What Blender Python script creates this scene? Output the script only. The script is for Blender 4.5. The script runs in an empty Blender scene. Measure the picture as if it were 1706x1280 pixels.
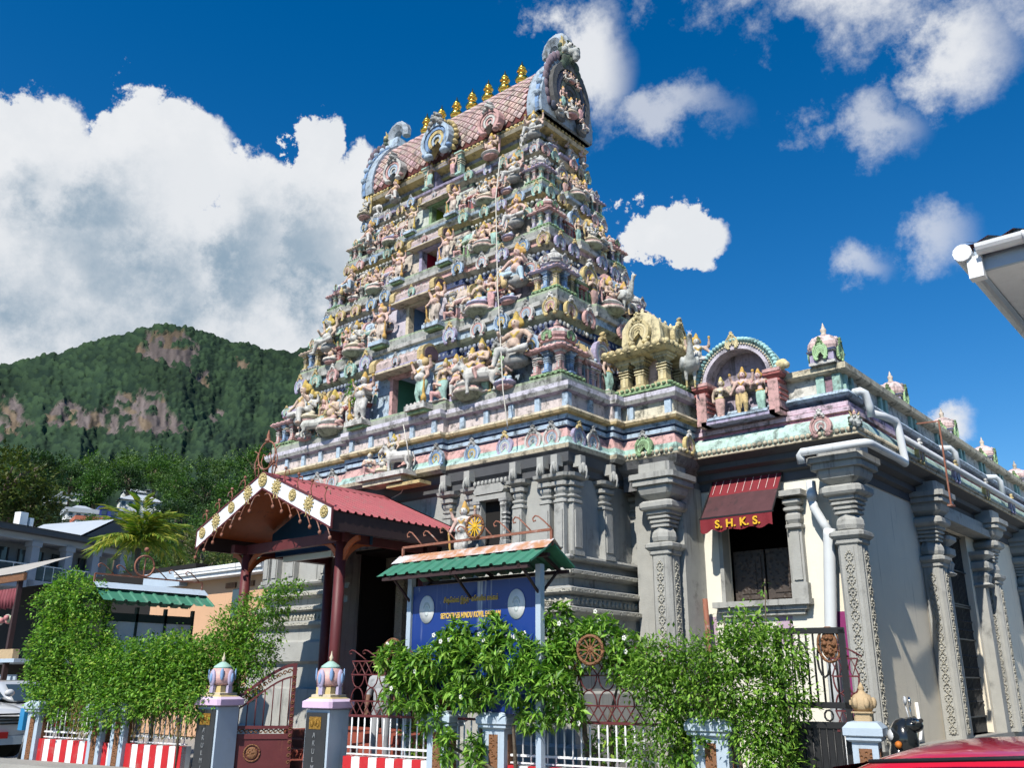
import bpy, math, random
import numpy as np
from mathutils import Vector, Matrix, Euler
R = math.radians
rnd = random.Random(7)
SC = bpy.context.scene
COL = SC.collection
SC.render.engine = 'CYCLES'
SC.cycles.max_bounces = 4; SC.cycles.diffuse_bounces = 1; SC.cycles.glossy_bounces = 2; SC.cycles.transmission_bounces = 3; SC.cycles.volume_bounces = 0; SC.cycles.transparent_max_bounces = 6
SC.cycles.use_light_tree = False; SC.cycles.caustics_reflective = False; SC.cycles.caustics_refractive = False
# ------------------------------------------------------------------ camera
EYE, PITCH, YAW, ROLL, FPX = 1.6, 18.2, 40.7, 0.35, 1500.0
def basis():
    p, y, r = R(PITCH), R(YAW), R(ROLL)
    f = np.array([-math.sin(y)*math.cos(p), math.cos(y)*math.cos(p), math.sin(p)])
    rt = np.array([math.cos(y), math.sin(y), 0.0]); up = np.cross(rt, f)
    return f, rt*math.cos(r)+up*math.sin(r), -rt*math.sin(r)+up*math.cos(r)
FWD, RT, UP = basis()
cam = bpy.data.objects.new('camera', bpy.data.cameras.new('camera'))
COL.objects.link(cam)
cam.matrix_world = Matrix(((RT[0], UP[0], -FWD[0], 0), (RT[1], UP[1], -FWD[1], 0), (RT[2], UP[2], -FWD[2], EYE), (0, 0, 0, 1)))
cam.data.sensor_fit = 'HORIZONTAL'; cam.data.sensor_width = 36.0; cam.data.lens = 36.0*FPX/1706
cam.data.clip_start = 0.05; cam.data.clip_end = 9000
SC.camera = cam
CAM = np.array([0, 0, EYE])
def ray(x, y): return FWD + RT*(x-853)/FPX - UP*(y-640)/FPX
def onY(x, y, Y): d = ray(x, y); return CAM + d*(Y/d[1])
def onX(x, y, X): d = ray(x, y); return CAM + d*(X/d[0])
def onZ(x, y, Z): d = ray(x, y); return CAM + d*((Z-EYE)/d[2])
def atD(x, y, D): d = ray(x, y); return CAM + d*(D/math.hypot(d[0], d[1]))
# ------------------------------------------------------------------ world
SUN = Vector((0.22, -1.0, 1.08)).normalized()
w = bpy.data.worlds.new("World"); SC.world = w; w.use_nodes = True
nt = w.node_tree; nt.nodes.clear()
def N(t, ty, **kw):
    n = t.nodes.new(ty)
    for k, v in kw.items(): setattr(n, k, v)
    return n
def L(t, a, b): t.links.new(a, b)
def math_node(t, op, a, b=None, c=None, clamp=False):
    n = N(t, 'ShaderNodeMath', operation=op, use_clamp=clamp)
    for i, v in enumerate((a, b, c)):
        if v is None: continue
        if isinstance(v, (int, float)): n.inputs[i].default_value = v
        else: L(t, v, n.inputs[i])
    return n.outputs[0]
def smooth(t, v, lo, hi):
    n = N(t, 'ShaderNodeMapRange', interpolation_type='SMOOTHSTEP')
    n.inputs['From Min'].default_value = lo; n.inputs['From Max'].default_value = hi
    L(t, v, n.inputs['Value']); return n.outputs['Result']
sky = N(nt, 'ShaderNodeTexSky', sky_type='NISHITA', sun_disc=False)
sky.sun_elevation = math.asin(SUN.z); sky.sun_rotation = math.atan2(SUN.x, SUN.y)
sky.altitude = 0; sky.air_density = 1.0; sky.dust_density = 0.15; sky.ozone_density = 3.0
hsv = N(nt, 'ShaderNodeHueSaturation'); hsv.inputs['Saturation'].default_value = 1.42; hsv.inputs['Hue'].default_value = 0.503
L(nt, sky.outputs[0], hsv.inputs['Color'])
bg = N(nt, 'ShaderNodeBackground'); bg.inputs[1].default_value = 0.108; L(nt, hsv.outputs[0], bg.inputs[0])
tc = N(nt, 'ShaderNodeTexCoord'); DIR = tc.outputs['Generated']
NS = {}
def fbm(scale, detail=7, rough=.58, dist=0.0, off=0.0):
    n = N(nt, 'ShaderNodeTexNoise'); n.inputs['Scale'].default_value = scale; n.inputs['Detail'].default_value = detail
    n.inputs['Roughness'].default_value = rough; n.inputs['Distortion'].default_value = dist
    mp = N(nt, 'ShaderNodeMapping'); mp.inputs['Location'].default_value = (off, off*.7, off*1.3); L(nt, DIR, mp.inputs[0]); L(nt, mp.outputs[0], n.inputs['Vector'])
    return n.outputs['Fac'], n.outputs['Color']
def dotv(v):
    n = N(nt, 'ShaderNodeVectorMath', operation='DOT_PRODUCT'); L(nt, DIR, n.inputs[0]); n.inputs[1].default_value = tuple(v); return n.outputs['Value']
# directions are measured as slopes from one fixed compass direction (the middle of the cloud bank over the hills)
dF = dotv(FWD); inv = math_node(nt, 'DIVIDE', 1.0, math_node(nt, 'MAXIMUM', dF, 0.03)); front = smooth(nt, dF, 0.15, 0.45)
cmb = N(nt, 'ShaderNodeCombineXYZ'); L(nt, math_node(nt, 'MULTIPLY', dotv(RT), inv), cmb.inputs[0]); L(nt, math_node(nt, 'MULTIPLY', dotv(UP), inv), cmb.inputs[1]); UV = cmb.outputs[0]
(n1, c1), (n2, c2) = fbm(8.0, 7, .66), fbm(2.6, 1, .5, 0, 3.0)
wv = N(nt, 'ShaderNodeVectorMath', operation='MULTIPLY_ADD'); L(nt, c1, wv.inputs[0]); wv.inputs[1].default_value = (.17, .17, 0); wv.inputs[2].default_value = (-.085, -.085, 0)
wa = N(nt, 'ShaderNodeVectorMath', operation='ADD'); L(nt, UV, wa.inputs[0]); L(nt, wv.outputs[0], wa.inputs[1]); UV = wa.outputs[0]
def blob_field(bl):
    acc = None
    for (x, y, hw, hh) in bl:
        ma = N(nt, 'ShaderNodeVectorMath', operation='MULTIPLY_ADD'); L(nt, UV, ma.inputs[0])
        sx, sy = FPX/hw, FPX/hh; ma.inputs[1].default_value = (sx, sy, 0); ma.inputs[2].default_value = (-(x-853)/FPX*sx, (y-640)/FPX*sy, 0)
        ln = N(nt, 'ShaderNodeVectorMath', operation='LENGTH'); L(nt, ma.outputs[0], ln.inputs[0])
        acc = ln.outputs['Value'] if acc is None else math_node(nt, 'MINIMUM', acc, ln.outputs['Value'])
    return math_node(nt, 'SUBTRACT', 1.0, acc)
dense = [(30, 262, 170, 165), (250, 268, 180, 150), (150, 460, 520, 280), (390, 420, 200, 220), (513, 255, 62, 130), (570, 430, 230, 225), (220, 640, 800, 190),
         (1215, 700, 55, 40), (1110, 395, 120, 90)]
wisp = [(1420, -55, 390, 150), (1590, 60, 130, 120), (990, 115, 75, 115), (1600, 705, 45, 48)]
faint = [(1480, 215, 85, 75), (1430, 450, 75, 55), (1565, 400, 85, 65), (1110, 185, 130, 50)]
dark = [(330, 450, 420, 150), (60, 570, 460, 120), (560, 480, 160, 80), (150, 350, 160, 80)]
def plus(f, *terms):
    for n, a in terms: f = math_node(nt, 'MULTIPLY_ADD', math_node(nt, 'SUBTRACT', n, 0.5), a, f)
    return f
bd_ = blob_field(dense)
fd = plus(bd_, (n1, 1.5))
ad = math_node(nt, 'MULTIPLY', smooth(nt, fd, 0.15, 0.27), front)
fw = plus(blob_field(wisp), (n1, 3.0), (n2, .6))
aw = math_node(nt, 'MULTIPLY', math_node(nt, 'MULTIPLY', smooth(nt, fw, 0.0, 0.95), 0.93), front)
fa = plus(math_node(nt, 'SUBTRACT', n2, 0.98), (n1, 1.4))           # scattered clouds over the rest of the sky
aa = math_node(nt, 'MULTIPLY', smooth(nt, fa, -0.10, 0.16), math_node(nt, 'SUBTRACT', 0.85, front, clamp=True))
af = math_node(nt, 'MULTIPLY', math_node(nt, 'MULTIPLY', smooth(nt, plus(blob_field(faint), (n1, 3.0)), 0.0, 1.1), 0.62), front)
alpha = math_node(nt, 'MAXIMUM', math_node(nt, 'MAXIMUM', math_node(nt, 'MAXIMUM', ad, aw), af), aa)
gd = plus(blob_field(dark), (n1, 1.8), (n2, 1.2))
sh = math_node(nt, 'MULTIPLY', smooth(nt, gd, -0.2, 1.1), smooth(nt, plus(fd, (n1, 1.0)), 0.2, 1.0))
sh = math_node(nt, 'ADD', sh, math_node(nt, 'MULTIPLY', math_node(nt, 'SUBTRACT', 1.0, smooth(nt, n1, .38, .60)), .10))
mixc = N(nt, 'ShaderNodeMix', data_type='RGBA'); mixc.inputs[6].default_value = (0.92, 0.94, 0.97, 1); mixc.inputs[7].default_value = (0.30, 0.42, 0.54, 1)
L(nt, math_node(nt, 'MULTIPLY', sh, 0.95, clamp=True), mixc.inputs[0])
bgc = N(nt, 'ShaderNodeBackground'); bgc.inputs[1].default_value = 0.74; L(nt, mixc.outputs[2], bgc.inputs[0])
mx = N(nt, 'ShaderNodeMixShader'); L(nt, alpha, mx.inputs[0]); L(nt, bg.outputs[0], mx.inputs[1]); L(nt, bgc.outputs[0], mx.inputs[2])
wo = N(nt, 'ShaderNodeOutputWorld'); L(nt, mx.outputs[0], wo.inputs[0])
w.cycles.sampling_method = 'MANUAL'; w.cycles.sample_map_resolution = 256
sl = bpy.data.lights.new('sun', 'SUN'); sl.energy = 5.0; sl.angle = R(0.53); sl.color = (1.0, 0.95, 0.86)
so = bpy.data.objects.new('sun', sl); COL.objects.link(so); so.rotation_euler = SUN.to_track_quat('Z', 'Y').to_euler(); so.location = (10, -30, 40)
SC.view_settings.view_transform = 'Standard'; SC.view_settings.look = 'None'; SC.view_settings.gamma = 1; SC.view_settings.exposure = 0.30
SC.view_settings.use_curve_mapping = False
# ------------------------------------------------------------------ materials
def lin(h):
    h = h.lstrip('#'); o = []
    for i in (0, 2, 4):
        c = int(h[i:i+2], 16)/255; o.append(c/12.92 if c <= .04045 else ((c+.055)/1.055)**2.4)
    return tuple(o)
def mat(name, col=None, rough=.75, var=.18, nscale=3.0, dirt=0.0, dirtcol=(.05, .05, .045), dscale=1.6, streak=0.0, bump=0.0, bscale=30.0, metal=0.0, spec=.35,
        rand=0.0, coat=0.0, wave=None, voro=None, trans=0.0, emit=None, obj=False):
    m = bpy.data.materials.new(name); m.use_nodes = True; t = m.node_tree; t.nodes.clear()
    b = N(t, 'ShaderNodeBsdfPrincipled'); o = N(t, 'ShaderNodeOutputMaterial')
    geo = N(t, 'ShaderNodeNewGeometry')
    if obj: P = N(t, 'ShaderNodeTexCoord').outputs['Object']
    else: P = geo.outputs['Position']
    if col is None:
        a = N(t, 'ShaderNodeAttribute', attribute_name='Col'); base = a.outputs['Color']
    else:
        c = N(t, 'ShaderNodeRGB'); c.outputs[0].default_value = (*col, 1); base = c.outputs[0]
    def noise(sc, det=5, ro=.6, vec=None):
        n = N(t, 'ShaderNodeTexNoise'); n.inputs['Scale'].default_value = sc; n.inputs['Detail'].default_value = det; n.inputs['Roughness'].default_value = ro
        L(t, vec or P, n.inputs['Vector']); return n.outputs['Fac']
    def scaled(s):
        v = N(t, 'ShaderNodeVectorMath', operation='MULTIPLY'); L(t, P, v.inputs[0]); v.inputs[1].default_value = s; return v.outputs[0]
    def mixrgb(f, a, bcol, mode='MIX'):
        n = N(t, 'ShaderNodeMix', data_type='RGBA', blend_type=mode)
        if isinstance(f, (int, float)): n.inputs[0].default_value = f
        else: L(t, f, n.inputs[0])
        L(t, a, n.inputs[6])
        if isinstance(bcol, tuple): n.inputs[7].default_value = (*bcol, 1)
        else: L(t, bcol, n.inputs[7])
        return n.outputs[2]
    if rand > 0:
        oi = N(t, 'ShaderNodeObjectInfo'); h = N(t, 'ShaderNodeHueSaturation')
        L(t, math_node(t, 'MULTIPLY_ADD', oi.outputs['Random'], rand*.16, .5-rand*.08), h.inputs['Hue'])
        L(t, math_node(t, 'MULTIPLY_ADD', oi.outputs['Random'], -rand*.5, 1+rand*.25), h.inputs['Value'])
        L(t, base, h.inputs['Color']); base = h.outputs[0]
    if var > 0:
        n = noise(nscale, 4, .65)
        f = math_node(t, 'MULTIPLY_ADD', math_node(t, 'SUBTRACT', n, .5), var*3.2, 1.0)
        cc = N(t, 'ShaderNodeCombineColor'); [L(t, f, cc.inputs[i]) for i in range(3)]
        base = mixrgb(1.0, base, cc.outputs[0], 'MULTIPLY')
    if dirt > 0:
        n = noise(dscale, 5, .72); g = smooth(t, n, .64-dirt*.28, .80-dirt*.18)
        base = mixrgb(math_node(t, 'MULTIPLY', g, min(.92, .55+dirt*.4)), base, dirtcol)
    if streak > 0:
        n = noise(1.0, 3, .6, scaled((9, 9, .55))); n_b = noise(.7, 1, .5)
        g = math_node(t, 'MULTIPLY', smooth(t, n, .60-streak*.15, .80-streak*.1), smooth(t, n_b, .38, .62))
        base = mixrgb(math_node(t, 'MULTIPLY', g, .75), base, dirtcol)
    hgt = None
    if voro:
        v = N(t, 'ShaderNodeTexVoronoi', feature='F1'); v.inputs['Scale'].default_value = voro; L(t, P, v.inputs['Vector'])
        hgt = smooth(t, v.outputs['Distance'], .15, .5)
        base = mixrgb(math_node(t, 'MULTIPLY', hgt, .22), base, (.12, .11, .10))
    L(t, base, b.inputs['Base Color'])
    b.inputs['Roughness'].default_value = rough; b.inputs['Metallic'].default_value = metal; b.inputs['Specular IOR Level'].default_value = spec
    if coat: b.inputs['Coat Weight'].default_value = coat; b.inputs['Coat Roughness'].default_value = .05
    if bump > 0:
        bn = N(t, 'ShaderNodeBump'); bn.inputs['Strength'].default_value = bump; bn.inputs['Distance'].default_value = .02
        nb = noise(bscale, 3, .7)
        if hgt is not None: nb = math_node(t, 'ADD', math_node(t, 'MULTIPLY', nb, .4), hgt)
        L(t, nb, bn.inputs['Height']); L(t, bn.outputs[0], b.inputs['Normal'])
    if trans:
        tl = N(t, 'ShaderNodeBsdfTranslucent'); hh = mixrgb(1.0, base, (1.0, 1.25, .45), 'MULTIPLY'); L(t, hh, tl.inputs[0])
        ms = N(t, 'ShaderNodeMixShader'); ms.inputs[0].default_value = trans; L(t, b.outputs[0], ms.inputs[1]); L(t, tl.outputs[0], ms.inputs[2]); L(t, ms.outputs[0], o.inputs[0])
    else: L(t, b.outputs[0], o.inputs[0])
    return m
MT = {}
MT['stucco'] = mat('painted_stucco', None, .8, .20, 8.0, .62, (.05, .052, .045), 5.5, .6, .5, 45)
MT['statue'] = mat('statue_plaster', None, .75, .20, 10.0, .52, (.07, .068, .055), 7.0, .45, .5, 60, rand=.22)
MT['paint'] = mat('colour_paint', None, .55, .10, 5.0, .12, (.06, .055, .05), 2.2, .2, .12, 60)
MT['stone'] = mat('grey_painted_stone', lin('a3a39e'), .8, .13, 3.5, .30, (.085, .085, .08), 1.6, .65, .45, 40)
MT['shade_stone'] = mat('stone_with_soffit_shade', (.085, .088, .094), .8, .12, 3, .15, (.03, .03, .03), 2, .3, .3, 40)  # grey stone darkened: the soffit shade is put into its base colour
MT['carved'] = mat('carved_grey_stone', lin('b4b1a4'), .8, .12, 6.0, .14, (.06, .06, .055), 3.0, .15, .9, 30, voro=16)
MT['cream'] = mat('cream_wall_plaster', (.74, .71, .61), .85, .045, 1.4, .05, (.30, .27, .20), .8, .18, .22, 30)
MT['sidewall'] = mat('pale_side_plaster', (.80, .725, .585), .85, .07, 1.0, .10, (.26, .24, .19), .7, .22, .25, 25)
MT['gold'] = mat('gilded_metal', (.82, .50, .10), .22, .15, 12, .10, (.08, .04, .015), 9, 0, .15, 30, metal=1.0)
MT['redroof'] = mat('red_roof_sheet', lin('9a5054'), .55, .16, 2.5, .30, (.24, .12, .11), 1.8, .6, .08, 20, spec=.35)
MT['greenroof'] = mat('green_roof_sheet', lin('3f7a63'), .55, .18, 3.0, .32, (.20, .25, .21), 2.4, .6, .08, 20, spec=.35)
MT['rustflash'] = mat('rusting_ridge_flashing', (.62, .66, .70), .55, .1, 3, 1.0, (.42, .17, .05), 2.2, .5, .1, 30)
MT['maroon'] = mat('maroon_painted_steel', lin('5c2a2c'), .5, .15, 6, .12, (.16, .06, .03), 3, .2, .15, 60)
MT['rust'] = mat('rusty_rail_steel', lin('8a5a48'), .7, .25, 9, .4, (.45, .40, .36), 6, .2, .3, 70)
MT['darkwood'] = mat('dark_brown_fascia', lin('3a2a2a'), .65, .15, 4, .08, (.02, .015, .015), 3, .2, .1, 30)
MT['orangewood'] = mat('orange_varnished_board', lin('a8552c'), .5, .15, 5, .06, (.1, .04, .02), 3, .2, .1, 30)
MT['navy'] = mat('navy_ceiling_paint', lin('1f4360'), .6, .12, 3, .1, (.03, .05, .06), 2, .2, .1, 30)
MT['blueboard'] = mat('blue_enamel_board', lin('16357e'), .35, .06, 3, .06, (.55, .60, .65), 5, .22, .03, 30, spec=.5)
MT['white'] = mat('white_paint', (.74, .75, .76), .5, .08, 5, .20, (.30, .29, .26), 3.2, .42, .1, 40)
MT['pvc'] = mat('grey_white_plastic_pipe', (.62, .65, .66), .4, .05, 4, .14, (.28, .28, .26), 2.4, .3, .04, 30)
MT['palegrey'] = mat('pale_blue_grey_paint', lin('a9b8c6'), .7, .07, 4, .14, (.28, .29, .29), 2.5, .3, .2, 50)
MT['black'] = mat('black_iron', (.016, .016, .017), .45, .2, 8, .0, bump=.1, bscale=60)
MT['grille'] = mat('dark_iron_grille', (.05, .05, .05), .5, .2, 8, .0)
MT['dark'] = mat('painted_interior_dark', (.012, .011, .010), .9, .1, 2)  # near-black colour standing in for unlit depth
MT['wood'] = mat('dark_carved_wood', (.045, .032, .026), .6, .3, 9, 0, bump=.6, bscale=22, voro=12)
MT['awning'] = mat('maroon_awning_canvas', (.075, .030, .034), .75, .25, 5, .45, (.030, .020, .022), 2.2, .6, .2, 60)
MT['valance'] = mat('maroon_valance_canvas', lin('78242c'), .8, .12, 5, .1, (.12, .05, .05), 3, .2, .25, 30)
MT['yellowletter'] = mat('yellow_lettering', lin('d8a92a'), .6, .15, 12, .1, (.3, .12, .02), 14)
MT['goldletter'] = mat('gold_lettering', lin('d8b25a'), .5, .2, 14, .3, (.2, .12, .04), 14)
MT['pinkpaint'] = mat('magenta_wall_paint', lin('86306a'), .8, .14, 2.2, .2, (.45, .3, .4), 2.5, .4, .2, 30)
MT['lilacpaint'] = mat('faded_lilac_paint', (.46, .34, .42), .85, .12, 2.5, .3, (.62, .56, .50), 2.5, .4, .2, 30)
MT['brick'] = mat('red_step_tiles', lin('8c4a3c'), .7, .16, 5, .12, (.1, .06, .05), 3, 0, .2, 40)
MT['asphalt'] = mat('asphalt', (.11, .108, .10), .9, .2, 2.5, .25, (.16, .155, .14), .8, 0, .5, 120)
MT['concrete'] = mat('concrete_paving', (.30, .29, .265), .9, .14, 1.6, .2, (.16, .155, .14), .9, 0, .4, 60)
MT['ropes'] = mat('pale_cable', (.55, .52, .46), .7, .2, 20)
MT['redstripe'] = mat('red_kerb_paint', lin('b8242b'), .65, .16, 6, .34, (.36, .17, .15), 5, .5, .2, 60)
MT['glass'] = mat('window_glass', (.04, .06, .075), .08, .1, 2, spec=.6)
MT['blackmarble'] = mat('black_polished_slab', (.03, .032, .036), .25, .2, 5, spec=.5)
MT['goldpanel'] = mat('gold_relief_panel', lin('9a7430'), .4, .3, 20, .3, (.1, .06, .02), 12, 0, .8, 40, metal=.5)
MT['carvebrown'] = mat('brown_carved_inset', lin('80532f'), .7, .2, 9, .1, (.12, .07, .03), 6, .1, .9, 40, voro=26)
def leafmat(n, tr=.35, ro=.38, sp=.45): return mat(n, None, ro, .14, 2.0, 0, spec=sp, trans=tr)
MT['leaf'] = leafmat('glossy_leaf', .30, .42, .38)
MT['leaf2'] = leafmat('small_matt_leaf', .34, .55, .3)
MT['treeleaf'] = leafmat('tree_leaf', .25, .55, .3)
MT['bark'] = mat('bark', (.14, .11, .08), .9, .3, 8, .2, (.06, .05, .04), 5, 0, .8, 30)
# ------------------------------------------------------------------ mesh helpers
class MB:
    def __init__(s): s.v = []; s.f = []; s.c = []; s.sm = []; s.n = 0
    def add(s, vs, fs, col=(.6, .6, .6), sm=False):
        b = s.n; s.v.extend([tuple(map(float, q)) for q in vs]); s.n += len(vs)
        for i, f in enumerate(fs):
            s.f.append([b+k for k in f]); s.c.append(col[i] if isinstance(col, list) else col); s.sm.append(sm)
        return s
    def box(s, x0, x1, y0, y1, z0, z1, col=(.6, .6, .6), taper=0.0):
        t = taper; vs = [(x0, y0, z0), (x1, y0, z0), (x1, y1, z0), (x0, y1, z0), (x0+t, y0+t, z1), (x1-t, y0+t, z1), (x1-t, y1-t, z1), (x0+t, y1-t, z1)]
        return s.add(vs, [(0, 3, 2, 1), (4, 5, 6, 7), (0, 1, 5, 4), (1, 2, 6, 5), (2, 3, 7, 6), (3, 0, 4, 7)], col)
    def cbox(s, c, sz, col=(.6, .6, .6), rz=0, M=None, taper=0.0):
        m = MB(); a, b, d = sz[0]/2, sz[1]/2, sz[2]/2; m.box(-a, a, -b, b, -d, d, col, taper)
        T = Matrix.Translation(c) @ (M if M is not None else Matrix.Rotation(rz, 4, 'Z')); return s.join(m, T)
    def join(s, m, T=None):
        vs = m.v if T is None else [tuple(T @ Vector(q)) for q in m.v]
        b = s.n; s.v.extend(vs); s.n += len(vs); s.f.extend([[b+k for k in f] for f in m.f]); s.c.extend(m.c); s.sm.extend(m.sm); return s
    def bar(s, a, b, w, h=None, col=(.6, .6, .6)):
        a = Vector(a); b = Vector(b); d = b-a; h = h or w; l = d.length
        if l < 1e-6: return s
        q = d.to_track_quat('Z', 'Y').to_matrix().to_4x4()
        m = MB(); m.box(-w/2, w/2, -h/2, h/2, 0, l, col); return s.join(m, Matrix.Translation(a) @ q)
    def tube(s, pts, r, n=8, col=(.6, .6, .6), cap=True, sm=True):
        P = [Vector(p) for p in pts]; k = len(P); rs = r if isinstance(r, (list, tuple)) else [r]*k; vs = []; ref = None
        for i, p in enumerate(P):
            d = (P[min(i+1, k-1)]-P[max(i-1, 0)]); d = d.normalized() if d.length > 1e-9 else Vector((0, 0, 1))
            if ref is None: ref = Vector((0, 0, 1)) if abs(d.z) < .9 else Vector((1, 0, 0))
            u = d.cross(ref); u.normalize(); v = u.cross(d); v.normalize(); ref = v
            for j in range(n):
                a = 2*math.pi*j/n; vs.append(p+(u*math.cos(a)+v*math.sin(a))*rs[i])
        fs = [(i*n+j, i*n+(j+1) % n, (i+1)*n+(j+1) % n, (i+1)*n+j) for i in range(k-1) for j in range(n)]
        s.add(vs, fs, col, sm)
        if cap:
            b = s.n-len(vs); s.f.append([b+j for j in range(n)][::-1]); s.f.append([b+(k-1)*n+j for j in range(n)]); s.c += [col, col]; s.sm += [False, False]
        return s
    def lathe(s, prof, c=(0, 0, 0), n=16, col=(.6, .6, .6), sm=True, sq=None, rot=0.0, sx=1, sy=1):
        vs = []; k = len(prof)
        for (r, z) in prof:
            for j in range(n):
                a = 2*math.pi*(j+.5)/n+rot; vs.append((c[0]+sx*r*math.cos(a), c[1]+sy*r*math.sin(a), c[2]+z))
        fs = []; cs = []
        for i in range(k-1):
            for j in range(n):
                fs.append((i*n+j, i*n+(j+1) % n, (i+1)*n+(j+1) % n, (i+1)*n+j)); cs.append(col[i % len(col)] if isinstance(col, list) else col)
        fs.append(tuple(range(n))[::-1]); cs.append(cs[0]); fs.append(tuple((k-1)*n+j for j in range(n))); cs.append(cs[-2])
        return s.add(vs, fs, cs, sm)
    def sq(s, prof, c=(0, 0, 0), col=(.6, .6, .6), oct_=0.0, sx=1, sy=1):
        """square (or chamfered) stack of (half width, z)"""
        if oct_ > 0:
            k = oct_; base = [(1, -k), (1, k), (k, 1), (-k, 1), (-1, k), (-1, -k), (-k, -1), (k, -1)]
        else: base = [(1, -1), (1, 1), (-1, 1), (-1, -1)]
        n = len(base); vs = [(c[0]+sx*r*x, c[1]+sy*r*y, c[2]+z) for (r, z) in prof for (x, y) in base]
        fs = []; cs = []
        for i in range(len(prof)-1):
            for j in range(n): fs.append((i*n+j, i*n+(j+1) % n, (i+1)*n+(j+1) % n, (i+1)*n+j)); cs.append(col[i % len(col)] if isinstance(col, list) else col)
        fs.append(tuple(range(n))[::-1]); cs.append(cs[0]); fs.append(tuple((len(prof)-1)*n+j for j in range(n))); cs.append(cs[-2])
        return s.add(vs, fs, cs)
    def ball(s, c, r, col=(.6, .6, .6), nu=10, nv=7):
        rx, ry, rz = (r, r, r) if isinstance(r, (int, float)) else r
        vs = [(c[0], c[1], c[2]-rz)]
        for i in range(1, nv):
            p = math.pi*i/nv-math.pi/2
            for j in range(nu):
                a = 2*math.pi*j/nu; vs.append((c[0]+rx*math.cos(p)*math.cos(a), c[1]+ry*math.cos(p)*math.sin(a), c[2]+rz*math.sin(p)))
        vs.append((c[0], c[1], c[2]+rz)); e = len(vs)-1; fs = []
        for j in range(nu):
            fs.append((0, 1+(j+1) % nu, 1+j)); fs.append((e, 1+(nv-2)*nu+j, 1+(nv-2)*nu+(j+1) % nu))
        for i in range(nv-2):
            for j in range(nu): fs.append((1+i*nu+j, 1+i*nu+(j+1) % nu, 1+(i+1)*nu+(j+1) % nu, 1+(i+1)*nu+j))
        return s.add(vs, fs, col, True)
    def prism(s, poly, d0, d1, axis='Y', col=(.6, .6, .6), sm=False):
        """extrude 2D polygon (a,b) along axis between d0,d1; Y: (x,z); X: (y,z); Z: (x,y)"""
        def P(a, b, d): return (a, d, b) if axis == 'Y' else ((d, a, b) if axis == 'X' else (a, b, d))
        n = len(poly); vs = [P(a, b, d0) for a, b in poly]+[P(a, b, d1) for a, b in poly]
        fs = [tuple(range(n)), tuple(range(2*n-1, n-1, -1))]+[(i, n+i, n+(i+1) % n, (i+1) % n) for i in range(n)]
        return s.add(vs, fs, col, sm)
    def mesh(s, name, m):
        me = bpy.data.meshes.new(name); me.from_pydata(s.v, [], s.f); me.update()
        if s.f:
            me.polygons.foreach_set('use_smooth', np.array(s.sm, dtype=bool))
            tot = np.array([len(f) for f in s.f]); cc = np.ones((len(s.f), 4), np.float32); cc[:, :3] = np.array(s.c, np.float32)[:, :3]
            at = me.attributes.new('Col', 'FLOAT_COLOR', 'CORNER'); at.data.foreach_set('color', np.repeat(cc, tot, axis=0).ravel())
        me.materials.append(MT[m] if isinstance(m, str) else m); return me
    def fix(s):
        return s
PW = {}
def link(o, parent=None, world=True):
    COL.objects.link(o)
    if parent is not None:
        o.parent = parent
        if world: o.matrix_parent_inverse = PW.get(parent.name, Matrix()).inverted()
    return o
def part(name, mb, m, parent=None, kind=None, label=None):
    o = bpy.data.objects.new(name, mb.mesh(name, m) if isinstance(mb, MB) else mb); link(o, parent)
    if kind: o['kind'] = kind
    if label: o['label'] = label
    return o
def tag(o, label, cat, group=None):
    o['label'] = label; o['category'] = cat
    if group: o['group'] = group
    return o
def thing(name, loc, label, cat, group=None):
    o = bpy.data.objects.new(name, None); o.location = loc; o.empty_display_size = .2; COL.objects.link(o); PW[o.name] = Matrix.Translation(loc)
    return tag(o, label, cat, group)
def solo(name, mb, m, label, cat, group=None): return tag(part(name, mb, m), label, cat, group)
def struct(name, mb, m): return part(name, mb, m, None, 'structure')
def inst(name, me, parent, loc, rz=0.0, sc=1.0, label=None, rot=None):
    """shared-mesh copy placed in world space under parent"""
    o = bpy.data.objects.new(name, me); link(o, parent)
    s = (sc, sc, sc) if isinstance(sc, (int, float)) else sc
    o.location = loc; o.rotation_euler = rot or (0, 0, rz); o.scale = s
    PW[o.name] = Matrix.LocRotScale(Vector(loc), Euler(o.rotation_euler), Vector(s))
    if label: o['label'] = label
    return o
def linst(name, me, parent, loc=(0, 0, 0), rz=0.0, sc=1.0, rot=None):
    """copy placed in the parent's own space"""
    o = bpy.data.objects.new(name, me); link(o, parent, False)
    o.location = loc; o.rotation_euler = rot or (0, 0, rz); o.scale = (sc, sc, sc) if isinstance(sc, (int, float)) else sc
    return o
# pastel paints of the tower
WHT = (.54, .53, .50); CRM = (.56, .49, .36); YEL = (.56, .44, .20); GLD = (.52, .35, .09); PNK = (.56, .34, .32); RED = (.36, .12, .11); MNT = (.34, .52, .45)
GRN = (.25, .38, .20); BLU = (.20, .32, .52); LBL = (.40, .50, .60); LIL = (.40, .36, .50); GRY = (.32, .32, .31); PUR = (.12, .08, .10); DBL = (.04, .06, .15); SKN = (.58, .42, .34); DGR = (.07, .10, .07)
PALE = (.55, .48, .40); OCH = (.50, .39, .19)
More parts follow.
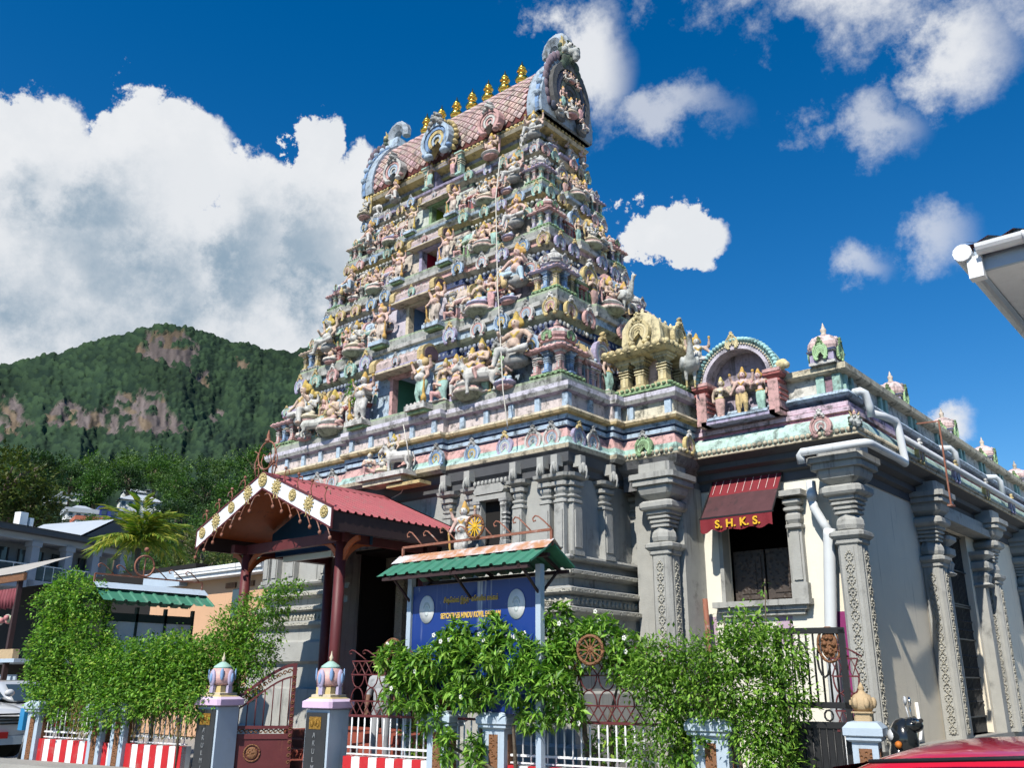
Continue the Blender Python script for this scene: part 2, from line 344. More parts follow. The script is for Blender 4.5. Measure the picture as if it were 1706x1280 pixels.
# ------------------------------------------------------------------ sculpted figures: tapered capsules fused into one continuous skin
def cap_mesh(p0, p1, r0, r1, n=10):
    m = MB(); p0 = Vector(p0); p1 = Vector(p1); d = p1-p0
    if d.length < 1e-5:
        m.ball(p0, r0, nu=n, nv=8); return m
    dn = d.normalized(); pts = []; rs = []
    for a in (-90, -60, -30): pts.append(p0+dn*(r0*math.sin(R(a)))); rs.append(max(r0*math.cos(R(a)), .0005))
    pts += [p0, p1]; rs += [r0, r1]
    for a in (30, 60, 90): pts.append(p1+dn*(r1*math.sin(R(a)))); rs.append(max(r1*math.cos(R(a)), .0005))
    m.tube(pts, rs, n); return m
class Fig:
    def __init__(s): s.p = []
    def cap(s, a, b, r0, r1=None, col=SKN): s.p.append(('c', np.array(a, float), np.array(b, float), r0, r0 if r1 is None else r1, col)); return s
    def ell(s, c, r, col=SKN): s.p.append(('e', np.array(c, float), np.array(r if not isinstance(r, (int, float)) else (r, r, r), float), 0, 0, col)); return s
    def build(s, name, m='statue', vox=.02, smooth_it=2):
        mb = MB()
        for q in s.p:
            if q[0] == 'c': mb.join(cap_mesh(q[1], q[2], q[3], q[4]))
            else: mb.ball(q[1], tuple(q[2]), nu=12, nv=9)
        me = mb.mesh(name+'_src', m); o = bpy.data.objects.new(name+'_src', me); COL.objects.link(o)
        md = o.modifiers.new('r', 'REMESH'); md.mode = 'VOXEL'; md.voxel_size = vox; md.use_smooth_shade = True
        if smooth_it:
            sm = o.modifiers.new('s', 'SMOOTH'); sm.factor = .5; sm.iterations = smooth_it
        dg = bpy.context.evaluated_depsgraph_get(); ev = o.evaluated_get(dg)
        out = bpy.data.meshes.new_from_object(ev); out.name = name
        bpy.data.objects.remove(o)
        n = len(out.polygons); C = np.zeros(n*3, np.float32); out.polygons.foreach_get('center', C); C = C.reshape(-1, 3)
        best = np.full(n, 1e9); col = np.zeros((n, 4), np.float32); col[:, 3] = 1
        for q in s.p:
            if q[0] == 'c':
                ab = q[2]-q[1]; L2 = max(ab@ab, 1e-9); t = np.clip(((C-q[1])@ab)/L2, 0, 1)
                d = np.linalg.norm(C-(q[1]+t[:, None]*ab), axis=1)-(q[3]+(q[4]-q[3])*t)
            else:
                k = np.linalg.norm((C-q[1])/q[2], axis=1); d = (k-1)*q[2].min()
            w_ = d < best; best[w_] = d[w_]; col[w_, :3] = q[5]
        tot = np.zeros(n, np.int32); out.polygons.foreach_get('loop_total', tot)
        for a in list(out.attributes):
            if a.name == 'Col': out.attributes.remove(a)
        at = out.attributes.new('Col', 'FLOAT_COLOR', 'CORNER'); at.data.foreach_set('color', np.repeat(col, tot, axis=0).ravel())
        out.polygons.foreach_set('use_smooth', np.ones(n, dtype=bool))
        out.materials.clear(); out.materials.append(MT[m] if isinstance(m, str) else m)
        return out
def mir(p): return (-p[0], p[1], p[2])
def torso(f, pz, lean=0.0, skin=SKN, cloth=WHT, gold=GLD, crown=1.0, female=False, turn=0.0, belly=.0, tilt=0.0):
    """pelvis at height pz; figure faces -Y; returns shoulder points"""
    cx = lean
    f.ell((0, 0, pz), (.105, .085, .09), cloth)
    f.cap((0, 0, pz+.02), (cx*.5, 0, pz+.16), .085 if not female else .07, .075 if not female else .058, skin)
    if belly: f.ell((0, -.05, pz+.08), (.10+belly*.03, .09+belly*.04, .10), skin)
    f.ell((cx, -.005, pz+.25), (.115, .08, .085), skin)
    if female: f.ell((cx-.045, -.07, pz+.24), .042, skin); f.ell((cx+.045, -.07, pz+.24), .042, skin)
    f.cap((cx-.10, 0, pz+.295), (cx+.10, 0, pz+.295), .05, .05, skin)
    f.cap((cx, 0, pz+.30), (cx+tilt*.3, -.01, pz+.37), .038, .034, skin)
    hx = cx+tilt; hz = pz+.44
    f.ell((hx, -.015, hz), (.072, .075, .085), skin)
    f.ell((hx, -.085, hz-.005), (.012, .014, .018), skin)
    for e_ in (-1, 1): f.ell((hx+.030*e_, -.078, hz+.012), (.017, .014, .011), (.02, .02, .02))
    f.ell((hx, -.076, hz-.045), (.022, .014, .010), (.35, .08, .07))
    f.ell((hx-.064, 0, hz-.015), (.018, .018, .032), gold); f.ell((hx+.064, 0, hz-.015), (.018, .018, .032), gold)
    f.ell((hx, .015, hz+.03), (.07, .065, .05), gold)
    if crown > 0:
        f.cap((hx, 0, hz+.05), (hx, .01, hz+.03+.12*crown), .068, .046, gold); f.ell((hx, .01, hz+.05+.14*crown), (.026, .026, .03), gold); f.ell((hx, .05, hz+.02), (.10, .03, .10), gold)
    f.cap((cx-.07, -.075, pz+.27), (cx, -.088, pz+.20), .016, .016, gold); f.cap((cx+.07, -.075, pz+.27), (cx, -.088, pz+.20), .016, .016, gold)
    f.cap((-.10, -.06, pz+.05), (.10, -.06, pz+.05), .022, .022, gold)
    return (cx-.15, 0, pz+.285), (cx+.15, 0, pz+.285)
def arm(f, s, e, h, skin=SKN, gold=GLD, hold=None):
    f.cap(s, e, .048, .040, skin); f.cap(e, h, .040, .028, skin); f.ell(h, (.034, .030, .040), skin)
    mid = tuple((np.array(s)+np.array(e))/2); f.ell(mid, (.045, .045, .022), gold)
    if hold: f.ell((h[0], h[1]-.01, h[2]+.05), hold[0], hold[1])
def leg(f, h, k, a, t, col, skin=SKN):
    f.cap(h, k, .085, .066, col); f.cap(k, a, .062, .042, col); f.cap(a, t, .032, .026, skin)
def fig_guard(flip=1, skin=SKN, cloth=PNK, club=True, four=True):
    f = Fig(); S = flip
    l, r = torso(f, .50, .03*S, skin, cloth, GLD, 1.0, belly=.6, tilt=.02*S)
    leg(f, (-.065, 0, .47), (-.09, -.03, .26), (-.08, .0, .05), (-.09, -.09, .03), cloth); leg(f, (.065, 0, .47), (.11, -.07, .27), (.08, 0, .05), (.11, -.09, .03), cloth)
    a, b = (l, r) if S > 0 else (r, l)
    arm(f, a, (a[0]-.08*S, -.03, .62), (a[0]-.10*S, -.12, .50)); arm(f, b, (b[0]+.09*S, -.02, .66), (b[0]-.02*S, -.12, .72))
    if four: arm(f, a, (a[0]-.10*S, .03, .80), (a[0]-.13*S, -.02, .94), hold=(.04, GLD)); arm(f, b, (b[0]+.10*S, .03, .80), (b[0]+.13*S, -.02, .95), hold=(.04, GLD))
    if club: f.cap((a[0]-.10*S, -.13, .52), (a[0]-.07*S, -.10, .12), .022, .03, GLD); f.ell((a[0]-.07*S, -.10, .10), (.06, .06, .085), GLD)
    f.cap((.0, -.09, .50), (.0, -.08, .16), .035, .02, cloth); f.ell((0, .01, .02), (.22, .15, .025), WHT)
    f.cap((0, .05, .95), (0, .07, 1.0), .09, .07, OCH)
    return f
def fig_lady(skin=SKN, cloth=MNT, S=1, four=False, gold=GLD):
    f = Fig(); l, r = torso(f, .50, .03*S, skin, cloth, gold, .9, female=True, tilt=.015*S)
    leg(f, (-.055, 0, .48), (-.06, -.02, .27), (-.05, 0, .05), (-.055, -.08, .03), cloth); leg(f, (.055, 0, .48), (.07, -.05, .27), (.055, 0, .05), (.07, -.08, .03), cloth)
    f.cap((0, -.03, .45), (0, -.02, .12), .075, .05, cloth)
    a, b = (l, r) if S > 0 else (r, l)
    arm(f, a, (a[0]-.06*S, 0, .63), (a[0]-.05*S, -.05, .46)); arm(f, b, (b[0]+.07*S, -.02, .66), (b[0]-.01*S, -.10, .74), hold=((.03, .03, .04), PNK))
    if four: arm(f, a, (a[0]-.10*S, .02, .76), (a[0]-.11*S, -.02, .92), hold=(.035, gold)); arm(f, b, (b[0]+.10*S, .02, .76), (b[0]+.11*S, -.02, .92), hold=(.035, gold))
    f.ell((0, .01, .02), (.17, .13, .025), WHT); return f
def fig_lotus(skin=SKN, cloth=YEL, halo=None, four=True, ped=WHT, female=False, belly=.4):
    f = Fig(); l, r = torso(f, .20, 0, skin, cloth, GLD, 1.0, female=female, belly=belly)
    for s in (-1, 1):
        f.cap((.07*s, 0, .17), (.25*s, -.10, .13), .075, .055, cloth); f.cap((.25*s, -.10, .13), (-.06*s, -.19, .11), .05, .034, cloth); f.ell((-.10*s, -.19, .11), (.05, .03, .026), skin)
    f.ell((0, -.05, .05), (.33, .25, .06), ped); f.ell((0, -.03, -.04), (.27, .21, .05), PNK)
    for s, sh in ((-1, l), (1, r)):
        arm(f, sh, (sh[0]+.07*s, -.03, .33), (sh[0]+.02*s, -.17, .30 if s < 0 else .40), skin)
        if four: arm(f, sh, (sh[0]+.11*s, .03, .46), (sh[0]+.12*s, -.01, .62), skin, hold=((.035, .03, .05), GLD))
    if halo:
        for k in range(9):
            a = R(20*k+10); f.cap((.26*math.cos(a), .10, .58+.24*math.sin(a)-.06), (.20*math.cos(a), .11, .56+.18*math.sin(a)-.06), .05, .05, halo)
        f.cap((-.24, .10, .1), (-.25, .10, .56), .04, .045, halo); f.cap((.24, .10, .1), (.25, .10, .56), .04, .045, halo)
    return f
def fig_ease(S=1, skin=SKN, cloth=WHT, club=None, four=False):
    """seated with one leg hanging down over the ledge"""
    f = Fig(); l, r = torso(f, .28, -.03*S, skin, cloth, GLD, 1.15, belly=.5, tilt=.02*S)
    f.cap((.07*S, 0, .26), (.20*S, -.20, .25), .085, .065, cloth); f.cap((.20*S, -.20, .25), (.26*S, -.22, .0), .062, .04, cloth); f.cap((.26*S, -.22, -.02), (.29*S, -.30, -.04), .036, .03, skin)
    f.cap((-.07*S, 0, .26), (-.27*S, -.14, .24), .085, .065, cloth); f.cap((-.27*S, -.14, .24), (-.02*S, -.20, .20), .058, .04, cloth)
    f.ell((0, .02, .10), (.24, .18, .12), GRY)
    a, b = (l, r) if S > 0 else (r, l)
    arm(f, a, (a[0]-.12*S, -.02, .46), (a[0]-.15*S, -.12, .34)); arm(f, b, (b[0]+.12*S, -.05, .46), (b[0]+.10*S, -.17, .56))
    if four: arm(f, a, (a[0]-.12*S, .03, .60), (a[0]-.13*S, 0, .78), hold=(.04, GLD)); arm(f, b, (b[0]+.12*S, .03, .60), (b[0]+.14*S, 0, .78), hold=(.04, GLD))
    if club: f.cap((a[0]-.15*S, -.13, .36), (a[0]+.0*S, -.22, .02), .025, .04, club); f.ell((a[0]+.02*S, -.23, 0.0), (.07, .07, .09), club)
    for k in range(7): q = R(30*k); f.ell((.02*S+.115*math.cos(q), .05, .73+.10*math.sin(q)), .045, GLD)
    return f
def fig_kneel(S=1, skin=SKN, cloth=WHT):
    f = Fig(); l, r = torso(f, .24, .02*S, skin, cloth, OCH, .4)
    f.cap((.06, 0, .22), (.16, -.17, .14), .075, .055, cloth); f.cap((.16, -.17, .14), (.13, .08, .05), .05, .035, cloth)
    f.cap((-.06, 0, .22), (-.14, -.17, .26), .075, .055, cloth); f.cap((-.14, -.17, .26), (-.14, -.16, .04), .05, .035, cloth); f.cap((-.14, -.16, .03), (-.15, -.24, .03), .03, .026, skin)
    arm(f, l, (l[0]-.05, -.06, .38), (-.02, -.17, .45)); arm(f, r, (r[0]+.05, -.06, .38), (.02, -.17, .45)); f.ell((0, 0, .02), (.2, .2, .03), WHT); return f
def fig_beast(body=WHT, horns=True, rider=None, mane=None):
    """four-legged mount facing -X"""
    f = Fig()
    f.cap((-.26, 0, .42), (.28, 0, .42), .15, .15, body); f.ell((-.18, 0, .52), (.12, .10, .10), body); f.ell((.28, 0, .42), (.15, .14, .15), body)
    f.cap((-.32, 0, .48), (-.47, 0, .66), .11, .085, body); f.cap((-.48, 0, .68), (-.63, 0, .58), .085, .055, body)
    for s in (-1, 1):
        f.ell((-.47, .09*s, .70), (.03, .05, .028), body)
        if horns: f.cap((-.47, .05*s, .76), (-.48, .09*s, .88), .025, .012, GRY)
        f.cap((-.26, .09*s, .36), (-.28, .09*s, .20), .065, .042, body); f.cap((-.28, .09*s, .20), (-.26, .09*s, .03), .04, .036, body); f.ell((-.27, .09*s, .02), (.05, .045, .03), GRY)
        f.cap((.32, .09*s, .38), (.27, .09*s, .24), .08, .05, body); f.cap((.27, .09*s, .24), (.35, .09*s, .14), .046, .036, body); f.cap((.35, .09*s, .14), (.33, .09*s, .03), .034, .034, body); f.ell((.32, .09*s, .02), (.05, .045, .03), GRY)
    f.cap((.42, 0, .50), (.50, 0, .30), .025, .018, body); f.cap((.50, 0, .30), (.46, 0, .14), .018, .03, body)
    f.cap((-.38, -.12, .50), (-.36, .12, .50), .03, .03, GLD)
    if mane:
        for k in range(8):
            a = R(45*k); f.ell((-.45+.02*math.cos(a), .12*math.sin(a), .66+.12*math.cos(a)), .06, mane)
    if rider:
        g = Fig(); torso(g, .60, 0, SKN, rider, GLD, .9)
        for q in g.p:
            if q[0] == 'c': f.cap(q[1], q[2], q[3], q[4], q[5])
            else: f.ell(q[1], q[2], q[5])
        for s in (-1, 1):
            f.cap((0, .06*s, .58), (-.10, .17*s, .50), .06, .05, rider); f.cap((-.10, .17*s, .50), (-.04, .18*s, .30), .045, .03, rider)
            arm(f, (.15*s, 0, .885), (.20*s-.04, -.08, .74), (.10*s-.10, -.14, .76))
    return f
def fig_peacock():
    f = Fig(); g = (.44, .45, .42)
    f.ell((0, 0, .52), (.17, .24, .20), g); f.cap((0, -.18, .60), (0, -.26, .86), .085, .05, g); f.cap((0, -.26, .86), (0, -.30, .98), .05, .05, g); f.ell((0, -.31, 1.0), (.055, .07, .06), g); f.cap((0, -.36, 1.0), (0, -.43, .98), .022, .008, OCH)
    for s in (-1, 0, 1): f.cap((.02*s, -.30, 1.04), (.05*s, -.28, 1.13), .012, .016, BLU)
    for s in (-1, 1):
        f.cap((.08*s, -.02, .38), (.08*s, -.03, .18), .05, .028, g); f.cap((.08*s, -.03, .18), (.08*s, -.04, .03), .026, .026, OCH); f.cap((.08*s, -.05, .02), (.09*s, -.14, .015), .02, .014, OCH)
        f.ell((.15*s, .04, .54), (.05, .22, .14), (.50, .52, .50))
    for k in range(-2, 3): f.cap((0, .18, .55), (.07*k, .62, .30-.02*abs(k)), .08, .05, (.40, .45, .42)); f.ell((.08*k, .66, .28), (.05, .05, .06), BLU)
    return f
def fig_lion_head():
    f = Fig(); g = (.40, .42, .40)
    f.ell((0, 0, .40), (.26, .22, .30), g); f.ell((0, -.24, .30), (.17, .16, .13), g); f.ell((0, -.36, .36), (.06, .05, .05), DGR)
    f.cap((0, -.30, .16), (0, -.28, .10), .11, .09, g)
    for s in (-1, 1):
        f.ell((.12*s, -.20, .50), .075, WHT); f.ell((.12*s, -.265, .50), .035, (.02, .02, .02)); f.cap((.08*s, -.18, .60), (.20*s, -.16, .62), .04, .03, DGR)
        f.cap((.16*s, 0, .64), (.26*s, 0, .84), .06, .02, OCH); f.cap((.09*s, -.34, .22), (.09*s, -.36, .12), .028, .012, WHT); f.ell((.24*s, -.08, .36), (.08, .1, .1), g)
        for k in range(3): f.ell((.27*s, .02, .2+.16*k), .085, DGR)
    f.ell((0, .02, .76), (.10, .09, .10), PNK); f.cap((0, .02, .82), (0, .02, .95), .06, .02, OCH)
    return f
FM = {}
def mk(key, fig, vox=.021, m='statue'): FM[key] = fig.build(key, m, vox)
mk('guard_a', fig_guard(1, SKN, PALE)); mk('guard_b', fig_guard(-1, SKN, PALE)); mk('guard_w', fig_guard(1, WHT, WHT)); mk('guard_v', fig_guard(-1, WHT, MNT))
mk('lady_a', fig_lady(SKN, MNT, 1)); mk('lady_b', fig_lady(SKN, PNK, -1, True)); mk('lotus_a', fig_lotus(SKN, PALE)); mk('lotus_b', fig_lotus(SKN, PNK, PNK)); mk('lotus_c', fig_lotus(WHT, CRM, OCH, True, CRM, False, 1.0)); mk('lotus_d', fig_lotus(SKN, LBL, None, False, LIL, True, 0))
mk('ease_a', fig_ease(1, SKN, WHT)); mk('ease_b', fig_ease(-1, SKN, WHT)); mk('ease_c', fig_ease(1, SKN, LBL, YEL)); mk('ease_d', fig_ease(-1, WHT, WHT, None, True))
mk('kneel_a', fig_kneel(1, SKN, WHT)); mk('kneel_b', fig_kneel(-1, WHT, PNK)); mk('bull', fig_beast(WHT)); mk('bull_rider', fig_beast(WHT, True, PNK)); mk('lion', fig_beast((.5, .5, .46), False, None, OCH)); mk('peacock', fig_peacock()); mk('lion_head', fig_lion_head(), .022)
# ------------------------------------------------------------------ small repeated ornaments
OM = {}
def nasi(c1, c2, c3, crest=GRY, back=WHT):
    """horseshoe medallion facing -Y, about 1 high, base at z=0"""
    m = MB(); cz = .42; K = 18
    def ring(r0, r1, y0, y1, col, a0=-52, a1=232):
        pts = []
        for i in range(K+1):
            a = R(a0+(a1-a0)*i/K); pts.append((math.cos(a), math.sin(a)))
        vs = []
        for (c, s) in pts: vs += [(r0*c, y1, cz+r0*s), (r0*c, y0, cz+r0*s), (r1*c, y0, cz+r1*s), (r1*c, y1, cz+r1*s)]
        fs = []
        for i in range(K):
            b = 4*i
            for j in range(3): fs.append((b+j, b+j+1, b+4+j+1, b+4+j))
        fs += [(0, 1, 2, 3), (4*K, 4*K+1, 4*K+2, 4*K+3)]; m.add(vs, fs, col)
    ring(.0, .40, -.05, .06, back); ring(.34, .43, -.12, .05, c1); ring(.25, .325, -.10, -.04, c2); ring(.16, .235, -.09, -.04, c3); ring(.09, .15, -.075, -.04, c1); ring(0, .08, -.045, -.03, PUR)
    for s in (-1, 1): m.ball((.24*s, -.07, .08), (.12, .07, .08), c1, 8, 6); m.ball((.36*s, -.06, .16), (.07, .06, .06), c2, 8, 6)
    for (x, z, r) in ((0, .93, .11), (-.12, .86, .08), (.12, .86, .08), (-.06, 1.03, .06), (.06, 1.03, .06), (0, 1.09, .05), (-.17, .78, .06), (.17, .78, .06)): m.ball((x, -.09, z), (r, .08, r), crest, 8, 6)
    m.ball((0, -.17, .90), (.05, .05, .05), crest, 6, 5)
    return m
NC = [(WHT, PNK, LBL), (MNT, MNT, CRM), (PNK, PNK, WHT), (GRN, (.38, .60, .34), GRN), (LIL, LBL, WHT), (YEL, CRM, PNK), (LBL, BLU, YEL)]
for i, (a, b, c) in enumerate(NC): OM['nasi%d' % i] = nasi(a, b, c, (GRY, OCH, WHT)[i % 3], tuple(x*.8 for x in c)).mesh('nasi%d' % i, 'stucco')
def pillar(c1, c2):
    m = MB(); d = tuple(x*.55 for x in c1)
    m.sq([(.5, 0), (.5, .08), (.36, .10), (.34, .14)], col=[c1, c1, d], oct_=0)
    m.sq([(.30, .14), (.30, .46), (.36, .47), (.36, .51), (.28, .52), (.28, .55), (.38, .56), (.38, .60), (.28, .61), (.28, .64), (.40, .66), (.40, .70), (.26, .72), (.34, .80), (.5, .86), (.5, .92), (.62, .94), (.62, 1.0)], col=[c1, d, c2, d, d, d, c2, d, d, d, c2, d, c1, c1, c2, c2, c1])
    m.box(-.10, .10, -.34, -.29, .15, .45, c2)
    return m
PC = [(PNK, WHT), (BLU, LBL), (YEL, CRM), (LIL, WHT), (MNT, CRM), (RED, PNK), (GRY, WHT)]
for i, (a, b) in enumerate(PC): OM['pil%d' % i] = pillar(a, b).mesh('pil%d' % i, 'stucco')
def petals(m, hx, hy, z, n, r, col):
    """ring of rounded petals along a rectangular edge"""
    for side in range(4):
        l = hx if side % 2 == 0 else hy
        for k in range(n):
            t = (-1+2*(k+.5)/n)*l
            c = [(t, -hy), (hx, t), (t, hy), (-hx, t)][side]
            m.ball((c[0], c[1], z), (r, r, r*.8), col, 6, 4)
def kuta_parts(c_eave, c_dome, c_base):
    """corner pavilion of unit half-width .5: returns meshes"""
    b = MB(); b.box(-.58, .58, -.58, .58, -.14, -.04, c_base); b.box(-.52, .52, -.52, .52, -.04, .0, WHT); petals(b, .58, .58, -.09, 6, .06, c_base)
    core = MB(); core.box(-.34, .34, -.34, .34, 0, .78, (.5, .45, .45))
    e = MB(); e.sq([(.50, .76), (.66, .80), (.70, .86), (.64, .95), (.46, 1.02), (.42, 1.08)], col=[c_eave, c_eave, PNK, c_eave, WHT]); petals(e, .64, .64, .90, 5, .085, c_eave)
    d = MB(); d.sq([(.40, 1.08), (.40, 1.22), (.47, 1.24), (.47, 1.30)], col=[WHT, c_eave, c_dome], oct_=.55)
    d.sq([(.44, 1.30), (.50, 1.40), (.50, 1.52), (.44, 1.66), (.30, 1.80), (.12, 1.90), (.10, 1.94)], col=[c_dome, c_dome, WHT, c_dome, c_dome, WHT], oct_=.6)
    d.lathe([(.07, 1.94), (.12, 1.99), (.10, 2.05), (.04, 2.09), (.06, 2.13), (.01, 2.22)], n=8, col=c_dome)
    return b, core, e, d
KC = [((.60, .38, .38), LIL, GRN), (PNK, PNK, GRN), (CRM, MNT, (.45, .45, .42)), (LIL, WHT, GRN)]
for i, (a, b, c) in enumerate(KC):
    for nme, q in zip(('base', 'core', 'eave', 'dome'), kuta_parts(a, b, c)): OM['kuta%d_%s' % (i, nme)] = q.mesh('kuta%d_%s' % (i, nme), 'stucco')
def make_kuta(parent, loc, s, kind, h=1.0, rz=0.0, name='corner_pavilion', pc=(0, 1)):
    """pavilion with free-standing pillars; s = full width, h = vertical stretch"""
    o = inst(name, OM['kuta%d_base' % kind], parent, loc, rz, (s, s, s*h))
    linst('pavilion_core', OM['kuta%d_core' % kind], o); linst('pavilion_eave', OM['kuta%d_eave' % kind], o); linst('pavilion_dome', OM['kuta%d_dome' % kind], o)
    k = 0
    for (x, y) in ((-.42, -.42), (0, -.45), (.42, -.42), (.45, 0), (.42, .42), (-.45, 0)):
        linst('pillar', OM['pil%d' % pc[k % 2]], o, (x, y, 0), 0, (.25, .25, .78)); k += 1
    for (x, y, a) in ((0, -.47, 0), (.47, 0, 90), (-.47, 0, -90)):
        linst('medallion', OM['nasi%d' % ((kind*2+1) % 7)], o, (x, y, 1.26), R(a), .44)
    return o
def shala(cw, cr, ce, cg):
    """little barrel-roofed shrine, width 1 (x), depth .5, height ~1, gables left and right, facing -Y"""
    m = MB(); m.box(-.46, .46, -.18, .25, 0, .46, cw); m.box(-.52, .52, -.24, .25, -.05, .03, ce); m.sq([(.5, .46), (.56, .50), (.58, .55), (.50, .60)], col=[ce, ce, WHT], sy=.5)
    poly = [(.22*math.cos(R(a))*(1.08 if 0 < a < 180 else 1), .60+.30*math.sin(R(a))) for a in range(-10, 191, 20)]
    m.prism(poly, -.42, .42, 'X', cr)
    for x in (-.46, .46): m.prism([(p[0]*1.25, .60+(p[1]-.60)*1.22) for p in poly], x-.05, x+.05, 'X', cg)
    for k in range(5): m.lathe([(.02, 0), (.035, .03), (.03, .06), (.008, .12)], (-.32+.16*k, 0, .88), 6, cg)
    for k in range(9): m.ball((-.48+.12*k, -.26, .53), .035, WHT, 6, 4)
    for x in (-.38, -.13, .13, .38): m.box(x-.05, x+.05, -.24, -.17, .03, .46, ce); m.box(x-.075, x+.075, -.26, -.17, .36, .42, WHT)
    m.box(-.10, .10, -.20, -.17, .05, .34, PUR)
    return m
def hood():
    m = MB(); poly = [(.24*math.cos(R(a))*(1.1 if 10 < a < 170 else 1), .12+.32*math.sin(R(a))) for a in range(-12, 193, 17)]
    m.box(-.60, .60, -.30, .2, -.06, .0, CRM); m.box(-.56, .56, -.26, .2, 0, .07, LIL); m.prism(poly, -.5, .5, 'X', (.50, .40, .38))
    for k in range(14):
        for j in range(5):
            a = R(25+30*j); m.ball((-.46+.07*k+(.035 if j % 2 else 0), .255*math.cos(a)*-1, .12+.335*math.sin(a)), (.026, .02, .022), (.56, .46, .42), 5, 3)
    for x in (-.53, .53): m.prism([(p[0]*1.3, .12+(p[1]-.12)*1.28) for p in poly], x-.06, x+.06, 'X', OCH); m.prism([(p[0]*1.0, .12+(p[1]-.12)*1.0) for p in poly], x+(.06 if x > 0 else -.075), x+(.075 if x > 0 else -.06), 'X', PUR)
    for k in range(6): m.lathe([(.02, 0), (.035, .03), (.03, .06), (.008, .11)], (-.38+.15*k, 0, .44), 6, GRY)
    return m
OM['hood'] = hood().mesh('hood', 'stucco')
SHC = [(WHT, PNK, LIL, YEL), (LBL, (.55, .45, .38), PNK, OCH), (CRM, MNT, GRN, WHT), (LIL, PALE, RED, GRY), (PNK, LBL, MNT, PNK)]
for i, q in enumerate(SHC): OM['shala%d' % i] = shala(*q).mesh('shala%d' % i, 'stucco')
def pedestal():
    m = MB(); m.lathe([(.28, -.20), (.46, -.04), (.50, -.03), (.50, .05), (.46, .06), (.47, .1), (.42, .11)], n=20, col=[(.34, .40, .30), WHT, PALE, WHT, PNK, WHT])
    return m
OM['ped'] = pedestal().mesh('pedestal', 'stucco')
def elephant():
    m = MB(); g = (.3, .3, .3)
    m.box(-.5, .5, -.5, .6, .35, 1.0, g); m.ball((0, -.5, .25), (.42, .40, .36), g, 10, 7); m.tube([(0, -.85, .30), (0, -1.0, .05), (0, -.95, -.25), (0, -.80, -.38)], [.17, .14, .10, .07], 7)
    for s in (-1, 1): m.ball((.42*s, -.38, .24), (.10, .28, .32), g, 8, 6); m.tube([(.18*s, -.8, .15), (.22*s, -1.0, .0)], [.05, .02], 6)
    return m
OM['elephant'] = elephant().mesh('elephant', 'stone')
# plan of a tower storey: rectangle with a shallow centre projection on every side, optional door notch in the front
XC, YC = -14.38, 15.0
def plan(hx, hy, p=0.12, fx=.36, fy=.34, door=None):
    a, b = hx*fx, hy*fy
    fr = [(-hx, -hy), (-a, -hy), (-a, -hy-p)]
    if door: dw, dd = door; fr += [(-dw, -hy-p), (-dw, -hy+dd), (dw, -hy+dd), (dw, -hy-p)]
    fr += [(a, -hy-p), (a, -hy)]
    P = fr+[(hx, -hy), (hx, -b), (hx+p, -b), (hx+p, b), (hx, b), (hx, hy), (a, hy), (a, hy+p), (-a, hy+p), (-a, hy), (-hx, hy), (-hx, b), (-hx-p, b), (-hx-p, -b), (-hx, -b)]
    return [(XC+x, YC+y) for x, y in P]
def sweep(mb, rows, cap=True):
    """rows: list of (polygon, z, colour of the band up to the next row)"""
    n = len(rows[0][0]); vs = [(x, y, z) for (pl, z, c) in rows for (x, y) in pl]; fs = []; cs = []
    for i in range(len(rows)-1):
        for j in range(n): fs.append((i*n+j, i*n+(j+1) % n, (i+1)*n+(j+1) % n, (i+1)*n+j)); cs.append(rows[i][2])
    if cap: fs.append(tuple((len(rows)-1)*n+j for j in range(n))); cs.append(rows[-1][2])
    mb.add(vs, fs, cs)
def rect(x0, x1, y0, y1): return [(x0, y0), (x1, y0), (x1, y1), (x0, y1)]
# ------------------------------------------------------------------ the gateway tower
tower = thing('gateway_tower', (XC, YC, 0), 'tall tapering pastel gateway tower crowded with painted statues, gold finials on its ridge', 'tower')
HW0, Y0 = 4.55, 13.0
def bpoly(o, notch=2.2):
    x0, x1, y0, y1 = XC-HW0-o, XC+HW0+o, Y0-o, 2*YC-Y0+o
    dw = 1.5
    return [(x0, y0), (XC-dw, y0), (XC-dw, Y0+notch if notch > 0 else y0), (XC+dw, Y0+notch if notch > 0 else y0), (XC+dw, y0), (x1, y0), (x1, y1), (x0, y1)]
SG = (.3, .3, .3)
st = MB()
rows = [(.5, 0), (.5, .55), (.4, .6), (.36, 1.38), (.22, 1.42), (.2, 1.9), (.32, 1.96), (.32, 2.36), (.16, 2.42), (.16, 2.66), (.27, 2.72), (.28, 2.80), (.12, 2.84), (.12, 3.0), (.10, 3.03), (.24, 3.06), (.23, 3.14),
        (.10, 3.18), (.02, 3.20), (.02, 3.33), (.12, 3.36), (.20, 3.42), (.17, 3.47), (.02, 3.50), (-.02, 3.62), (.14, 3.65), (.16, 3.69), (.14, 3.73), (0, 3.74), (0, 4.3)]
sweep(st, [(bpoly(o), z, SG) for o, z in rows]+[(bpoly(0, 0), 4.3, SG), (bpoly(0, 0), 5.2, SG)], False)
part('stone_base', st, 'stone', tower)
st = MB(); sweep(st, [(bpoly(0, 0), 5.2, SG), (bpoly(.06, 0), 5.24, SG), (bpoly(.06, 0), 5.36, SG), (bpoly(.12, 0), 5.42, SG), (bpoly(.14, 0), 5.60, SG), (bpoly(.18, 0), 5.64, SG)]); part('dark_corbel', st, 'shade_stone', tower)  # corbel shade carried by the darkened stone colour
fz = MB(); fz.box(XC+1.52, XC+HW0+.14, Y0-.135, Y0+.1, 2.85, 2.99); fz.box(XC-HW0-.14, XC-1.52, Y0-.135, Y0+.1, 2.85, 2.99); fz.box(XC+HW0, XC+HW0+.135, Y0, 17, 2.85, 2.99)
